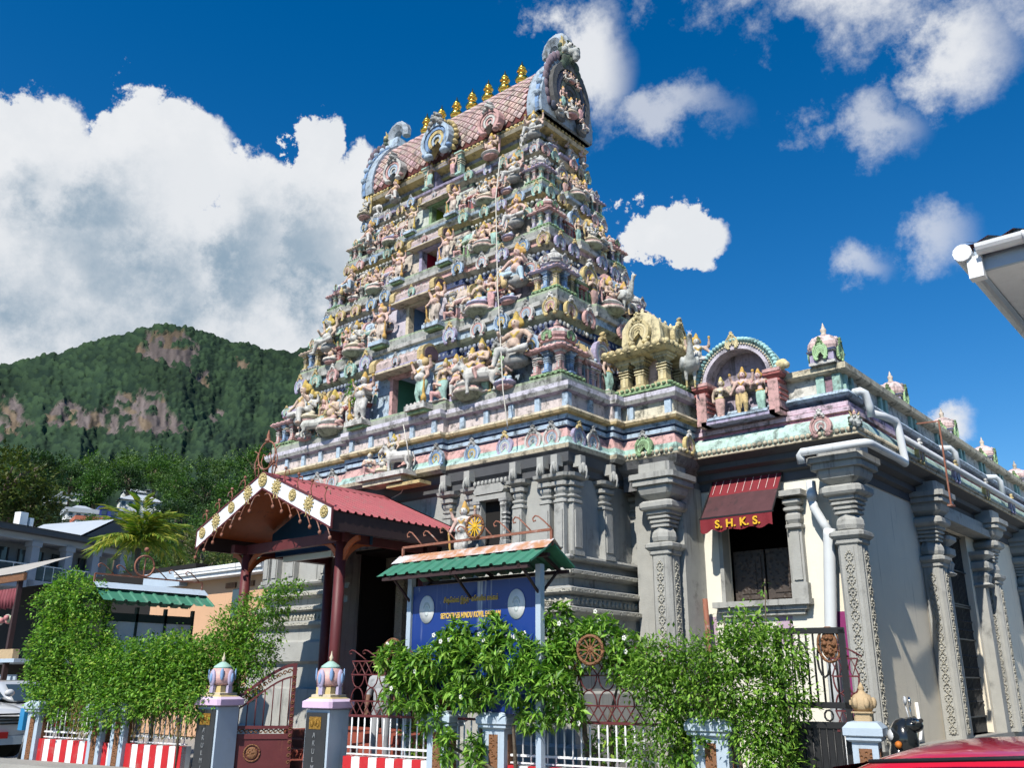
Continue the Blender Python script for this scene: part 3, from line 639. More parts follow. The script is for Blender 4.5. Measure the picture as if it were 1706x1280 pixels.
for k in range(26):
    x = XC+1.6+k*.12; fz.ball((x, Y0-.14, 2.92), (.04, .035, .06), nu=6, nv=5); fz.ball((2*XC-x, Y0-.14, 2.92), (.04, .035, .06), nu=6, nv=5); fz.ball((XC+HW0+.14, Y0+.05+k*.135, 2.92), (.035, .04, .06), nu=6, nv=5)
part('carved_frieze', fz, 'carved', tower, 'stuff')
rp = MB()
for (z, o) in ((3.42, .20), (3.10, .24), (2.76, .28)):
    rp.box(XC+1.51, XC+HW0+o+.012, Y0-o-.012, Y0-o+.05, z-.03, z+.03); rp.box(XC+HW0+o-.05, XC+HW0+o+.012, Y0-o+.05, 17, z-.03, z+.03); rp.box(XC-HW0-o, XC-1.51, Y0-o-.012, Y0-o+.05, z-.03, z+.03)
part('rope_moulding', rp, 'carved', tower, 'stuff')
dr = MB()
for s in (-1, 1): dr.box(XC+s*.95-.12, XC+s*.95+.12, Y0+1.0, Y0+1.26, .6, 4.3)
dr.box(XC-1.49, XC+1.49, Y0+1.0, Y0+1.26, 3.9, 4.29)
part('carved_door_jamb', dr, 'carved', tower)
dk = MB(); dk.box(XC-1.49, XC+1.49, Y0+1.35, Y0+1.5, .3, 4.29); dk.box(XC-1.49, XC-1.44, Y0+.3, Y0+1.3, .3, 4.29); dk.box(XC+1.44, XC+1.49, Y0+.3, Y0+1.3, .3, 4.29); dk.box(XC-1.44, XC+1.44, Y0+.1, Y0+1.3, 4.24, 4.29); part('doorway_shade_lining', dk, 'dark', tower)  # near-black lining sheets paint in the darkness of the doorway
# pilasters with pot capitals and elephant brackets on the stone wall
def pilaster_mesh():
    m = MB(); m.box(-.13, .13, -.10, .08, 0, .92, SG); m.box(-.10, .10, -.125, -.1, .12, .80, SG); m.box(-.16, .16, -.13, .08, -.02, .06)
    m.sq([(.13, .92), (.17, .94), (.17, .98), (.12, 1.0), (.12, 1.03), (.16, 1.05), (.16, 1.08), (.11, 1.10), (.15, 1.15), (.16, 1.19), (.12, 1.23), (.20, 1.25), (.21, 1.32), (.12, 1.34), (.22, 1.38), (.28, 1.40), (.30, 1.46)], (0, .02, 0), SG, sy=.8, oct_=.75)
    return m
PIL = pilaster_mesh().mesh('pilaster', 'stone')
for x in (-12.78, -12.12, -10.92, -10.25, -9.92):
    for s in (1, -1):
        xx = x if s > 0 else 2*XC-x
        o = inst('pilaster', PIL, tower, (xx, Y0-.04, 3.74), 0, (.84, 1, 1))
        inst('elephant_bracket', OM['elephant'], tower, (xx, Y0-.20, 5.22), 0, (.15, .16, .32))
for y in (13.12, 14.1, 15.2): inst('pilaster', PIL, tower, (XC+HW0+.04, y, 3.74), R(90)); inst('elephant_bracket', OM['elephant'], tower, (XC+HW0+.2, y, 5.22), R(90), (.15, .16, .32))
nw = MB(); nw.box(-11.86, -11.80, 12.82, 13.0, 4.0, 4.9); nw.box(-11.30, -11.24, 12.82, 13.0, 4.0, 4.9); nw.box(-11.98, -11.12, 12.76, 13.0, 4.9, 5.0); nw.box(-11.92, -11.18, 12.80, 13.0, 3.94, 4.02)
for k in range(9): nw.ball((-11.92+.1*k, 12.76, 5.24), (.035, .04, .06), SG, 6, 4)
nw.prism([(-11.9, 5.02), (-11.2, 5.02), (-11.15, 5.08), (-11.25, 5.2), (-11.85, 5.2), (-11.95, 5.08)], 12.74, 13.0, 'Y')
wf = part('niche_window_frame', nw, 'stone', tower)
nk = MB(); nk.box(-11.8, -11.3, 12.955, 12.985, 4.02, 4.9); part('niche_shade_panel', nk, 'dark', wf)  # flat near-black panel on solid wall, a painted shaded recess
for x in (-11.9, -11.2): inst('slim_colonnette', OM['pil6'], tower, (x, 12.86, 4.02), 0, (.16, .16, .88))
# great painted belt
BX, BY = 4.74, 2.2
def bp(o): return plan(BX+o, BY+o, .16, .335, .4)
belt = MB()
sweep(belt, [(bp(-.1), 5.6, GRY), (bp(0), 5.66, CRM), (bp(.02), 5.74, (.42, .58, .55)), (bp(-.01), 5.80, MNT), (bp(-.04), 5.88, PNK), (bp(-.09), 6.0, PNK), (bp(-.13), 6.08, DBL), (bp(-.13), 6.11, LBL), (bp(-.08), 6.12, LBL), (bp(-.08), 6.2, DBL), (bp(-.14), 6.21, DBL),
             (bp(-.14), 6.24, BLU), (bp(-.07), 6.25, LBL), (bp(-.07), 6.33, YEL), (bp(.02), 6.35, (.62, .48, .26)), (bp(.05), 6.40, CRM), (bp(.03), 6.45, CRM), (bp(-.09), 6.46, (.60, .52, .50)), (bp(-.09), 6.74, LIL), (bp(.02), 6.77, WHT), (bp(.06), 6.84, (.55, .53, .60)), (bp(.06), 6.93, WHT), (bp(-.02), 6.96, GRY)])
part('painted_belt', belt, 'stucco', tower)
ps = MB(); pcol = [(.60, .40, .40), PALE, WHT, (.50, .48, .55)]
pp = MB()
for k in range(15):
    x = XC-BX+.10+k*(2*BX-.2)/14; y = YC-BY+.09-(.16 if abs(x-XC) < BX*.335 else 0); pp = MB(); pp.box(x-.06, x+.06, y-.06, y+.02, 6.46, 6.74, LBL); part('belt_strip', pp, 'stucco', tower)
for k in range(7): y = YC-BY+.10+k*(2*BY-.2)/6; x = XC+BX-.09+(.16 if abs(y-YC) < BY*.4 else 0); pp = MB(); pp.box(x-.02, x+.06, y-.06, y+.06, 6.46, 6.74, LBL); part('belt_strip', pp, 'stucco', tower)
for (x, sc) in ((onY(776.6, 755, 12.65)[0], .47), (onY(840, 740, 12.8)[0], .47), (onY(887, 733, 12.8)[0], .47), (onY(918, 726, 12.8)[0], .47), (onY(552, 801, 12.8)[0], .47), (onY(527, 803, 12.8)[0], .47), (XC+1.45, .47), (XC-3.9, .47), (XC-4.4, .47)):
    yy = YC-BY-(.16 if abs(x-XC) < BX*.335 else 0); inst('horseshoe_medallion', OM['nasi%d' % rnd.choice((0, 4, 6, 0))], tower, (x, yy+.05, 5.70), 0, sc)
for y in (13.15, 13.6): inst('horseshoe_medallion', OM['nasi%d' % (4 if y < 13.4 else 0)], tower, (XC+BX-.05, y, 5.70), R(90), .47)
xb = onY(645, 775, 12.5)[0]
br = MB(); br.box(xb-.75, xb+.75, 12.28, 12.75, 5.62, 5.72, WHT); br.box(xb-.6, xb+.6, 12.36, 12.75, 5.5, 5.62, CRM); br.box(xb+.1, xb+1.1, 12.42, 12.75, 5.40, 5.47, OCH); part('sculpture_bracket', br, 'stucco', tower)
inst('bull_statue', FM['bull'], tower, (xb+.42, 12.46, 5.72), R(15), .78); inst('seated_statue', FM['lotus_c'], tower, (xb-.05, 12.45, 5.76), 0, .62); inst('kneeling_statue', FM['kneel_b'], tower, (xb-.5, 12.45, 5.72), R(40), .7)
inst('seated_statue', FM['ease_d'], tower, (xb+.05, 12.6, 6.05), 0, .62)
# storeys
T = [(7.12, 4.60, 2.20), (9.14, 4.22, 1.81), (10.86, 3.76, 1.47), (12.24, 3.36, 1.21), (13.52, 3.08, .96)]
WALL = [LBL, (.55, .50, .56), PALE, (.52, .56, .50)]
LED = [((.42, .44, .30), LBL, WHT), (CRM, PNK, WHT), (YEL, PALE, LBL), (CRM, WHT, LIL), (YEL, LBL, WHT)]
for i in range(4):
    z0, hx, hy = T[i]; z1, gx, gy = T[i+1]; h = z1-z0; k = h/2.02; dw = .48*k+.02
    wz = .40*k
    def pl(t, e, dd=None):
        X, Y = hx+(gx-hx)*t, hy+(gy-hy)*t
        return plan(X+e, Y+e, .12, .36, .34, (dw, -.12-e*0 if dd is None else dd))
    lo, mi, hi = LED[i]; m = MB(); W = WALL[i]
    sweep(m, [(pl(0, -.02), z0-.2, (.36, .37, .34)), (pl(0, .0), z0-.05, (.33, .40, .28)), (pl(0, -.0), z0, GRY), (pl(0, -wz), z0, W), (pl(0, -wz, .75), z0+.02, W), (pl(0, -wz, .75), z0+.53*h, W), (pl(0, -wz), z0+.53*h, W), (pl(0, -wz), z0+.54*h, PUR), (pl(.5, -.18*k), z0+.56*h, (.12, .12, .14)),
              (pl(.8, -.15*k), z0+.58*h, DBL if i < 2 else DGR), (pl(.9, -.15*k), z0+.68*h, lo), (pl(1, -.02), z0+.72*h, lo), (pl(1, .03), z0+.75*h, (lo[0]*.8, lo[1]*.8, lo[2]*.7)), (pl(1, -.05), z0+.76*h, mi), (pl(1, -.05), z0+.85*h, hi), (pl(1, .02), z0+.86*h, hi), (pl(1, .04), z0+.90*h, hi), (pl(1, .02), z0+.905*h, mi)])
    body = part('storey_body', m, 'stucco', tower)
    # doorway lining
    jc = [PNK, CRM, LIL, GRN][i]; ic = [(.08, .24, .16), (.16, .30, .52), (.42, .03, .08), (.26, .40, .05)][i]
    dz1 = z0+.53*h; yf = YC-hy-.12+wz
    dm = MB()
    for s in (-1, 1): dm.box(XC+s*(dw-.04)-.05, XC+s*(dw-.04)+.05, yf-.05, yf+.12, z0, dz1, jc)
    dm.box(XC-dw-.08, XC+dw+.08, yf-.06, yf+.1, dz1-.07*k, dz1+.05*k, jc); part('door_frame', dm, 'stucco', tower)
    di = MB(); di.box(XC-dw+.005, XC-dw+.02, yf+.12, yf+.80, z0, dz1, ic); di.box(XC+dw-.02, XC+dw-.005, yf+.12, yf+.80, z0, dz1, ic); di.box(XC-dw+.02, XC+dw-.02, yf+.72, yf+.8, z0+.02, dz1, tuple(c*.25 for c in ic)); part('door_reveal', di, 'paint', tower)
    # barrel-roofed hood above the doorway
    inst('door_hood', OM['hood'], tower, (XC, YC-hy-.10+.26*k, z0+.55*h), 0, (1.5*k, .85*k, .80*k))
    inst('horseshoe_medallion', OM['nasi%d' % (i % 3)], tower, (XC, YC-hy-.10+.02*k, z0+.56*h), 0, .30*k)
    # row of little round balusters in the dark recess
    bl = MB(); n = int(2*gx/.13)
    for q in range(n):
        x = XC-gx+.08+q*.13
        if abs(x-XC) > dw+.1: bl.ball((x, YC-(hy+(gy-hy)*.85)+.06*k, z0+.63*h), (.042, .05, .05*k+.012), (.25, .28, .34) if i < 2 else (.5, .5, .46), 6, 5)
    n = int(2*gy/.13)
    for q in range(n): bl.ball((XC+hx+(gx-hx)*.85-.06*k, YC-gy+.08+q*.13, z0+.63*h), (.05, .042, .05*k+.012), (.5, .5, .46), 6, 5)
    part('baluster_row', bl, 'stucco', body, 'stuff')
    yfr = YC-hy
    kw = .68*k
    for (sx, sy) in ((1, -1), (-1, -1), (1, 1)):
        make_kuta(tower, (XC+sx*(hx-.40*k), YC+sy*(hy-.40*k), z0+.10*k), kw, (i*2+(sx > 0)) % 4, .80, pc=((0, 1), (2, 1), (3, 4), (4, 0))[i])
    for s in (-1, 1):
        fx = lambda f: XC+s*f*hx
        # guardian beside the doorway on a bracket slab
        gb = MB(); gx0 = fx(.215); gb.box(gx0-.30*k, gx0+.30*k, yfr-.40*k, yfr+.1, z0-.13*k, z0-.02, LBL if i else WHT); gb.box(gx0-.26*k, gx0+.26*k, yfr-.34*k, yfr+.1, z0-.2*k, z0-.13*k, GRN)
        for q in range(5): gb.ball((gx0-.24*k+.12*k*q, yfr-.36*k, z0-.0), .035*k, WHT, 6, 4)
        part('guardian_bracket', gb, 'stucco', tower)
        key = ('guard_v' if s > 0 else 'guard_w') if i == 0 else ('guard_a' if s > 0 else 'guard_b')
        inst('guardian_statue', FM[key], tower, (gx0, yfr-.18*k, z0+.0), R(-6*s), (1.14*k, 1.14*k, 1.04*k))
        inst('pillar', OM['pil6'], tower, (fx(.29), yfr+.10, z0), 0, (.30*k, .30*k, .80*k))
        inst('small_shrine', OM['shala%d' % ((i+2*(s > 0)+3) % 5)], tower, (fx(.345), yfr+.20*k, z0+.02), 0, (.78*k, .8*k, .98*k))
        inst('horseshoe_medallion', OM['nasi%d' % ((i*3+s+4) % 7)], tower, (fx(.43), yfr+.30*k, z0+.42*k), 0, .62*k)
        inst('round_pedestal', OM['ped'], tower, (fx(.49), yfr+.03, z0+.05*k), 0, .78*k)
        inst('seated_statue', FM[('lotus_b', 'lotus_c', 'lotus_a', 'lotus_d')[(i+(s > 0)*2) % 4]], tower, (fx(.49), yfr+.02, z0+.17*k), R(4*s), 1.08*k)
        inst('kneeling_statue', FM['kneel_a' if s > 0 else 'kneel_b'], tower, (fx(.415), yfr-.0, z0+.02), R(25*s), .86*k)
        inst('pillar', OM['pil%d' % ((i+2) % 7)], tower, (fx(.585), yfr+.12, z0), 0, (.28*k, .28*k, .42*k)); inst('pillar', OM['pil%d' % ((i+4) % 7)], tower, (fx(.65), yfr+.12, z0), 0, (.28*k, .28*k, .42*k))
        inst('horseshoe_medallion', OM['nasi%d' % ((i*2+s+2) % 7)], tower, (fx(.615), yfr+.20*k, z0+.42*k), 0, .66*k)
        inst('standing_statue', FM['lady_a' if (i+s) % 2 else 'lady_b'], tower, (fx(.575), yfr+.02, z0), R(10*s), .88*k)
        inst('seated_statue', FM[('ease_a', 'ease_d', 'ease_c', 'ease_a')[i] if s < 0 else ('ease_b', 'ease_c', 'ease_b', 'ease_d')[i]], tower, (fx(.745)+.04, yfr-.02, z0+.36*k), R(6*s), 1.26*k)
        inst('horseshoe_medallion', OM['nasi%d' % ((i+s+5) % 7)], tower, (fx(.80), yfr+.22*k, z0+.55*k), 0, .6*k)
        inst('seated_statue', FM['lotus_d' if s > 0 else 'lotus_a'], tower, (fx(.70), yfr+.0, z0+.02), R(-8*s), .84*k)
        inst('small_shrine', OM['shala%d' % ((i+s+2) % 5)], tower, (fx(.66), yfr+.34*k, z0+.62*k), 0, (.7*k, .6*k, .62*k))
        inst('kneeling_statue', FM['kneel_b' if s > 0 else 'kneel_a'], tower, (fx(.30), yfr-.02, z0+.02), R(-20*s), .88*k)
    # smaller figures crowding the upper roofs of the storey
    for q in range(15):
        f = -.94+1.88*(q+.5)/15+rnd.uniform(-.03, .03)
        if abs(f) < .22: continue
        ky = rnd.choice(('kneel_a', 'kneel_b', 'lotus_a', 'lotus_d', 'lady_a', 'lady_b', 'lotus_c', 'ease_d')); stand = ky.startswith('lady')
        inst('small_statue', FM[ky], tower, (XC+f*hx, yfr+(.30 if q % 2 else .18)*k, z0+(.50 if q % 2 else .40)*k), R(rnd.uniform(-25, 25)), (.50 if stand else .58)*k)
    for q in range(5): inst('small_statue', FM[rnd.choice(('kneel_a', 'lotus_a', 'lotus_d', 'lady_b'))], tower, (XC+hx-.22*k, YC-hy*.7+hy*1.4*q/4, z0+.52*k), R(90+rnd.uniform(-25, 25)), .55*k)
    # medallions on the ledge above
    for q, f in enumerate((-.97, -.82, -.66, -.5, -.33, .33, .5, .66, .82, .97)):
        inst('horseshoe_medallion', OM['nasi%d' % rnd.choice((0, 1, 2, 4, 5, 6))], tower, (XC+f*gx, YC-gy-.04-(.12 if abs(f) < .36 else 0), z0+.70*h), 0, .40*k+.06)
    for f in (-.8, -.45, .15, .6, .9):
        inst('horseshoe_medallion', OM['nasi%d' % rnd.choice((0, 1, 2, 4, 5))], tower, (XC+gx+.04+(.12 if abs(f) < .34 else 0), YC+f*gy, z0+.70*h), R(90), .40*k+.06)
    # right-hand flank
    xr = XC+hx
    inst('round_pedestal', OM['ped'], tower, (xr+.06, YC-.0, z0+.03*k), R(90), .74*k); inst('seated_statue', FM[('lotus_a', 'lotus_b', 'lotus_c', 'lotus_a')[i]], tower, (xr+.05, YC, z0+.17*k), R(90), 1.0*k)
    inst('small_shrine', OM['shala%d' % ((i+1) % 5)], tower, (xr-.30*k, YC-.42*hy, z0+.02), R(90), (.7*k, .8*k, .95*k)); inst('small_shrine', OM['shala%d' % ((i+3) % 5)], tower, (xr-.30*k, YC+.30*hy, z0+.5*k), R(90), (.8*k, .7*k, .8*k))
    inst('horseshoe_medallion', OM['nasi%d' % ((i+4) % 7)], tower, (xr-.16*k, YC-.30*hy, z0+.50*k), R(90), .72*k); inst('horseshoe_medallion', OM['nasi%d' % ((i+1) % 7)], tower, (xr-.16*k, YC+.28*hy, z0+.40*k), R(90), .6*k)
    inst('standing_statue', FM['lady_b' if i % 2 else 'lady_a'], tower, (xr-.02, YC-.28*hy, z0), R(84), .78*k); inst('seated_statue', FM['ease_a'], tower, (xr-.0, YC+.36*hy, z0+.25*k), R(96), .95*k)
    for f in (-.45, -.15, .2, .5): inst('pillar', OM['pil%d' % ((i*2+int(f*10)) % 7)], tower, (xr-.2*k, YC+f*hy, z0), 0, (.26*k, .26*k, .42*k))
inst('horse_statue', FM['bull_rider'], tower, (XC+.58*4.6, YC-2.2-.14, 7.05), R(20), .98); inst('lion_statue', FM['lion'], tower, (XC-.60*4.6, YC-2.2-.14, 7.05), R(-160), .80)
inst('seated_statue', FM['lotus_c'], tower, (XC-.66*4.6, YC-2.2-.05, 7.55), 0, .95); inst('standing_statue', FM['lady_a'], tower, (XC+.33*4.6, YC-2.26, 7.14), R(10), .85); inst('standing_statue', FM['lady_b'], tower, (XC+.40*4.6, YC-2.2, 7.14), R(-10), .9)
inst('peacock_statue', FM['peacock'], tower, (XC+T[1][1]+.15, YC+.45, 9.2), R(80), .85)
# neck and barrel dome
z5, nx, ny = T[4]
m = MB()
def pn(e): return rect(XC-nx-e, XC+nx+e, YC-ny-e, YC+ny+e)
sweep(m, [(pn(0), z5-.15, WHT), (pn(.03), z5-.02, GRY), (pn(0), z5, GRY), (pn(-.34), z5+.01, (.30, .30, .31)), (pn(-.34), z5+.30, (.42, .44, .22)), (pn(-.22), z5+.34, (.30, .30, .31)), (pn(-.22), z5+.44, YEL), (pn(-.02), z5+.50, CRM), (pn(.03), z5+.58, CRM), (pn(-.03), z5+.62, YEL), (pn(-.06), z5+.70, MNT), (pn(-.10), z5+.78, MNT)])
part('dome_neck', m, 'stucco', tower)
nb = MB()
for q in range(44): nb.ball((XC-nx+.1+q*.137, YC-ny+.02, z5+.66), (.055, .045, .045), YEL, 6, 5)
for q in range(13): nb.ball((XC+nx-.02, YC-ny+.1+q*.137, z5+.66), (.045, .055, .045), YEL, 6, 5)
part('beaded_cornice', nb, 'stucco', tower, 'stuff')
prof = [(.92, 0), (.95, .18), (.94, .42), (.87, .75), (.75, 1.05), (.58, 1.34), (.40, 1.57), (.22, 1.73), (.08, 1.82)]
ZB = z5+.76; DX = 2.90
def dome_loop(sc=1.0, lift=0.0): return [(YC-y*sc, ZB+z*sc+lift) for y, z in prof]+[(YC+y*sc, ZB+z*sc+lift) for y, z in prof[::-1]]
dm = MB(); dm.prism(dome_loop(), XC-DX, XC+DX, 'X', (.16, .045, .04))
dm.box(XC-DX, XC+DX, YC-.12, YC+.12, ZB+1.76, ZB+1.88, MNT); dome = part('barrel_dome', dm, 'stucco', tower)
tl = MB(); P = [Vector((0, YC-y, ZB+z)) for y, z in prof]; seg = [0]
for a, b in zip(P, P[1:]): seg.append(seg[-1]+(b-a).length)
def on_prof(s, side):
    s = min(max(s, 0), seg[-1]-1e-4)
    for j in range(len(P)-1):
        if s <= seg[j+1]:
            t = (s-seg[j])/(seg[j+1]-seg[j]); q = P[j].lerp(P[j+1], t); d = (P[j+1]-P[j]).normalized(); nrm = Vector((0, -d.z, d.y)); break
    if side < 0: q = Vector((0, 2*YC-q.y, q.z)); nrm = Vector((0, -nrm.y, nrm.z))
    return q, nrm
TW, TH = .235, .20
for side in (1, -1):
    nr = int(seg[-1]/(TH/2))
    for r_ in range(nr):
        s0 = .04+r_*TH/2
        if s0+TH > seg[-1]+.02: break
        for c_ in range(int(2*DX/TW)-1):
            x = XC-DX+.22+c_*TW+(TW/2 if r_ % 2 else 0)
            a, na = on_prof(s0+TH*.06, side); b, nb_ = on_prof(s0+TH/2, side); c, nc_ = on_prof(s0+TH*.94, side); g = .445
            col = tuple(v*rnd.uniform(.9, 1.06) for v in (.54, .39, .36))
            tl.add([(x, *(a+na*.022)[1:]), (x+TW*g, *(b+nb_*.022)[1:]), (x, *(c+nc_*.012)[1:]), (x-TW*g, *(b+nb_*.022)[1:]), (x, *(b+nb_*.034)[1:])], [(0, 1, 4), (1, 2, 4), (2, 3, 4), (3, 0, 4)], col)
part('diamond_shingle_field', tl, 'stucco', dome, 'stuff')
for s in (-1, 1):
    xe = XC+s*(DX+.08)
    eb = MB()
    eb.prism(dome_loop(1.08, -.02), xe-.22, xe+.22, 'X', (.33, .40, .47)); eb.prism(dome_loop(1.11, -.02), xe+s*.10-.05, xe+s*.10+.05, 'X', BLU)
    for q in range(2, 16):
        lp = dome_loop(1.10, -.02); eb.ball((xe+s*.12, lp[q][0], lp[q][1]), (.09, .09, .09), LBL, 8, 6)
    part('dome_end_band', eb, 'stucco', tower)
    gm = inst('gable_arch', OM['nasi4'] if s < 0 else nasi((.11, .11, .11), (.08, .09, .13), (.13, .15, .13), DGR, (.08, .08, .075)).mesh('gable_arch', 'stucco'), tower, (xe+s*.26, YC, ZB-.12), R(90*s), (1.75, .8, 2.15))  # right arch coloured near black, its shade painted in
    lf = MB()
    for q in range(21):
        a = R(-28+236*q/20); cy, cz = math.cos(a)*.82, .88+math.sin(a)*1.08
        lf.ball((xe+s*.20, YC+cy, ZB+cz-.02), (.06, .10, .15), (.20, .15, .18), 7, 6)
    part('lotus_petal_rim', lf, 'stucco', tower)
    hk = MB(); base = Vector((xe-s*.05, YC, ZB+1.95)); pts = []
    for q in range(9):
        a = R(200-q*26); pts.append(base+Vector((-s*(.30*math.cos(a)+.05)*-1*-1, 0, .32+.34*math.sin(a))))
    hk.tube(pts, [.17, .19, .20, .20, .19, .18, .16, .14, .12], 6, (.33, .38, .43), sm=False); hk.box(xe-.25, xe+.25, YC-.22, YC+.22, ZB+1.85, ZB+2.2, LBL, .05); hk.box(xe+s*.25-.05, xe+s*.25+.05, YC-.26, YC+.26, ZB+1.95, ZB+2.35, YEL)
    part('curled_ridge_crest', hk, 'stucco', tower)
    inst('lion_mask', FM['lion_head'], tower, (xe+s*.24, YC, ZB+1.72), R(90*s), .92)
    for (dy, dz, ky, sc_) in ((-.5, .3, 'lady_a', .7), (.5, .3, 'lady_b', .7), (0, .25, 'lotus_c', .8), (-.35, 1.1, 'kneel_a', .55), (.35, 1.1, 'kneel_b', .55), (-.62, -.02, 'ease_a', .7), (.62, -.02, 'ease_b', .7), (0, 1.2, 'lotus_a', .5)):
        if s > 0: inst('gable_figure', FM[ky], tower, (xe+.34, YC+dy*.7, ZB+dz), R(90), sc_*.78)
# gilded finials
fin = MB(); fin.lathe([(.10, 0), (.07, .03), (.125, .08), (.145, .14), (.125, .20), (.065, .235), (.06, .25), (.085, .27), (.085, .30), (.055, .315), (.05, .34), (.10, .355), (.11, .375), (.06, .40), (.055, .42), (.085, .44), (.07, .48), (.05, .52), (.02, .57), (.004, .66)], n=20)
FIN = fin.mesh('finial', 'gold')
for q in range(7): inst('gilded_finial', FIN, tower, (XC-1.755+.585*q, YC, ZB+1.87), 0, (1.25, 1.25, 1.12))
# horseshoe dormers on the dome front
inst('large_dormer_arch', OM['nasi6'], tower, (XC, YC-1.16, z5+.62), 0, (1.18, 1.6, 1.12))
rim = MB()
for q in range(17): a = R(-35+250*q/16); rim.ball((XC+.56*math.cos(a), YC-1.13, z5+.62+.48+.56*math.sin(a)), (.055, .09, .075), YEL, 7, 5)
part('dormer_petal_rim', rim, 'stucco', tower)
for s in (-1, 1):
    inst('dormer_arch', OM['nasi%d' % (0 if s < 0 else 2)], tower, (XC+s*1.72, YC-1.08, z5+.60), 0, (.82, 1.3, .78))
    inst('seated_statue', FM['lotus_b' if s > 0 else 'ease_a'], tower, (XC+s*1.70, YC-ny-.12, z5+.02), 0, .78)
    inst('bull_statue', FM['bull'], tower, (XC+s*(nx-.34), YC-ny+.08, z5+.0), R(0 if s < 0 else 180), .62); inst('seated_statue', FM['ease_d' if s > 0 else 'lotus_c'], tower, (XC+s*(nx-.12), YC-ny-.06, z5+.04), R(20*s), .78)
    inst('standing_statue', FM['lady_a' if s < 0 else 'lady_b'], tower, (XC+s*.40, YC-ny-.10, z5+.02), 0, .60); inst('pillar', OM['pil4'], tower, (XC+s*.58, YC-ny+.0, z5), 0, (.22, .22, .62))
ncx = MB(); ncx.box(XC-.36, XC+.36, YC-ny+.3, YC-ny+.36, z5, z5+.5, (.05, .04, .08)); ncx.box(XC-.42, XC-.34, YC-ny+.04, YC-ny+.3, z5, z5+.6, LIL); ncx.box(XC+.34, XC+.42, YC-ny+.04, YC-ny+.3, z5, z5+.6, LIL); ncx.box(XC-.46, XC+.46, YC-ny, YC-ny+.3, z5+.52, z5+.62, LIL); part('neck_doorway', ncx, 'stucco', tower)
inst('seated_statue', FM['ease_b'], tower, (XC+nx-.1, YC+.3, z5+.03), R(90), .7); inst('seated_statue', FM['lotus_d'], tower, (XC+nx-.12, YC-.35, z5+.03), R(90), .62); inst('kneeling_statue', FM['kneel_a'], tower, (XC+nx-.05, YC+.75, z5+.03), R(100), .7)
# hanging cables
cb = MB()
a = onY(833, 262, 13.7); pts = [onY(833, 262, 13.75), onY(826, 330, 13.4), onY(829, 480, 12.9), onY(835, 590, 12.5), onY(838, 650, 12.45), onY(845, 705, 12.4), onY(763, 800, 12.6) if False else onY(846, 715, 12.45)]
cb.tube(pts, .013, 5); solo('lightning_cable', cb, 'ropes', 'thin pale cable hanging down the front of the tower beside the seated statues', 'cable')
cb = MB(); cb.tube([onY(672, 708, 12.4), onY(678, 740, 12.3), onY(683, 775, 12.45), onY(676, 805, 12.6), onY(668, 822, 12.75), onY(640, 838, 12.7)], .012, 5); solo('loose_cable', cb, 'ropes', 'short pale cable dangling from the painted belt above the red porch roof', 'cable')
# ------------------------------------------------------------------ the temple hall beside the tower
WY, WX = 15.65, -5.72
hall = thing('temple_hall', (-7.4, 20, 0), 'cream walled temple hall with grey carved columns and pastel parapet right of the tower', 'temple')
def boxes(name, L_, m, parent, kind=None):
    b = MB()
    for q in L_: b.box(*q)
    return part(name, b, m, parent, kind)
boxes('front_wall', [(-9.0, -8.16, WY, WY+.3, 0, 5.3), (-6.80, WX-.3, WY, WY+.3, 0, 5.3)], 'cream', hall)
fw = MB(); fw.box(-8.16, -6.80, WY, WY+.3, 0, 2.98); part('front_wall_below_window', fw, 'cream', hall)
fw = MB(); fw.box(-8.16, -6.80, WY, WY+.3, 4.9, 5.3); part('front_wall_above_window', fw, 'cream', hall)
segs = [(WY, 21.05, 0, 5.3), (21.05, 22.95, 4.85, 5.3), (21.05, 22.95, 0, .56), (22.95, 24.3, 0, 5.3), (24.3, 25.5, 0, 2.9), (24.3, 25.5, 4.65, 5.3), (25.5, 28.3, 0, 5.3), (28.3, 29.5, 0, 2.9), (28.3, 29.5, 4.65, 5.3), (29.5, 42, 0, 5.3)]
for a, b_, z0, z1 in segs:
    q = MB(); q.box(WX-.3, WX, a, b_, z0, z1); part('side_wall_section', q, 'sidewall', hall)
q = MB(); q.box(WX-.3, WX+.22, 15.2, 42, 0, .56); part('side_plinth', q, 'concrete', hall)
q = MB(); q.box(-8.9, -6.3, WY+1.6, WY+1.7, 0, 5.2); q.box(-8.9, -6.1, WY+.3, WY+1.6, 2.0, 2.1); q.box(-6.6, -6.5, WY+.3, 42, 0, 5.2); q.box(-8.9, -8.8, WY+.3, WY+1.6, 0, 5.2); part('painted_interior_dark', q, 'dark', hall)  # near-black sheets behind the openings paint the darkness of the room
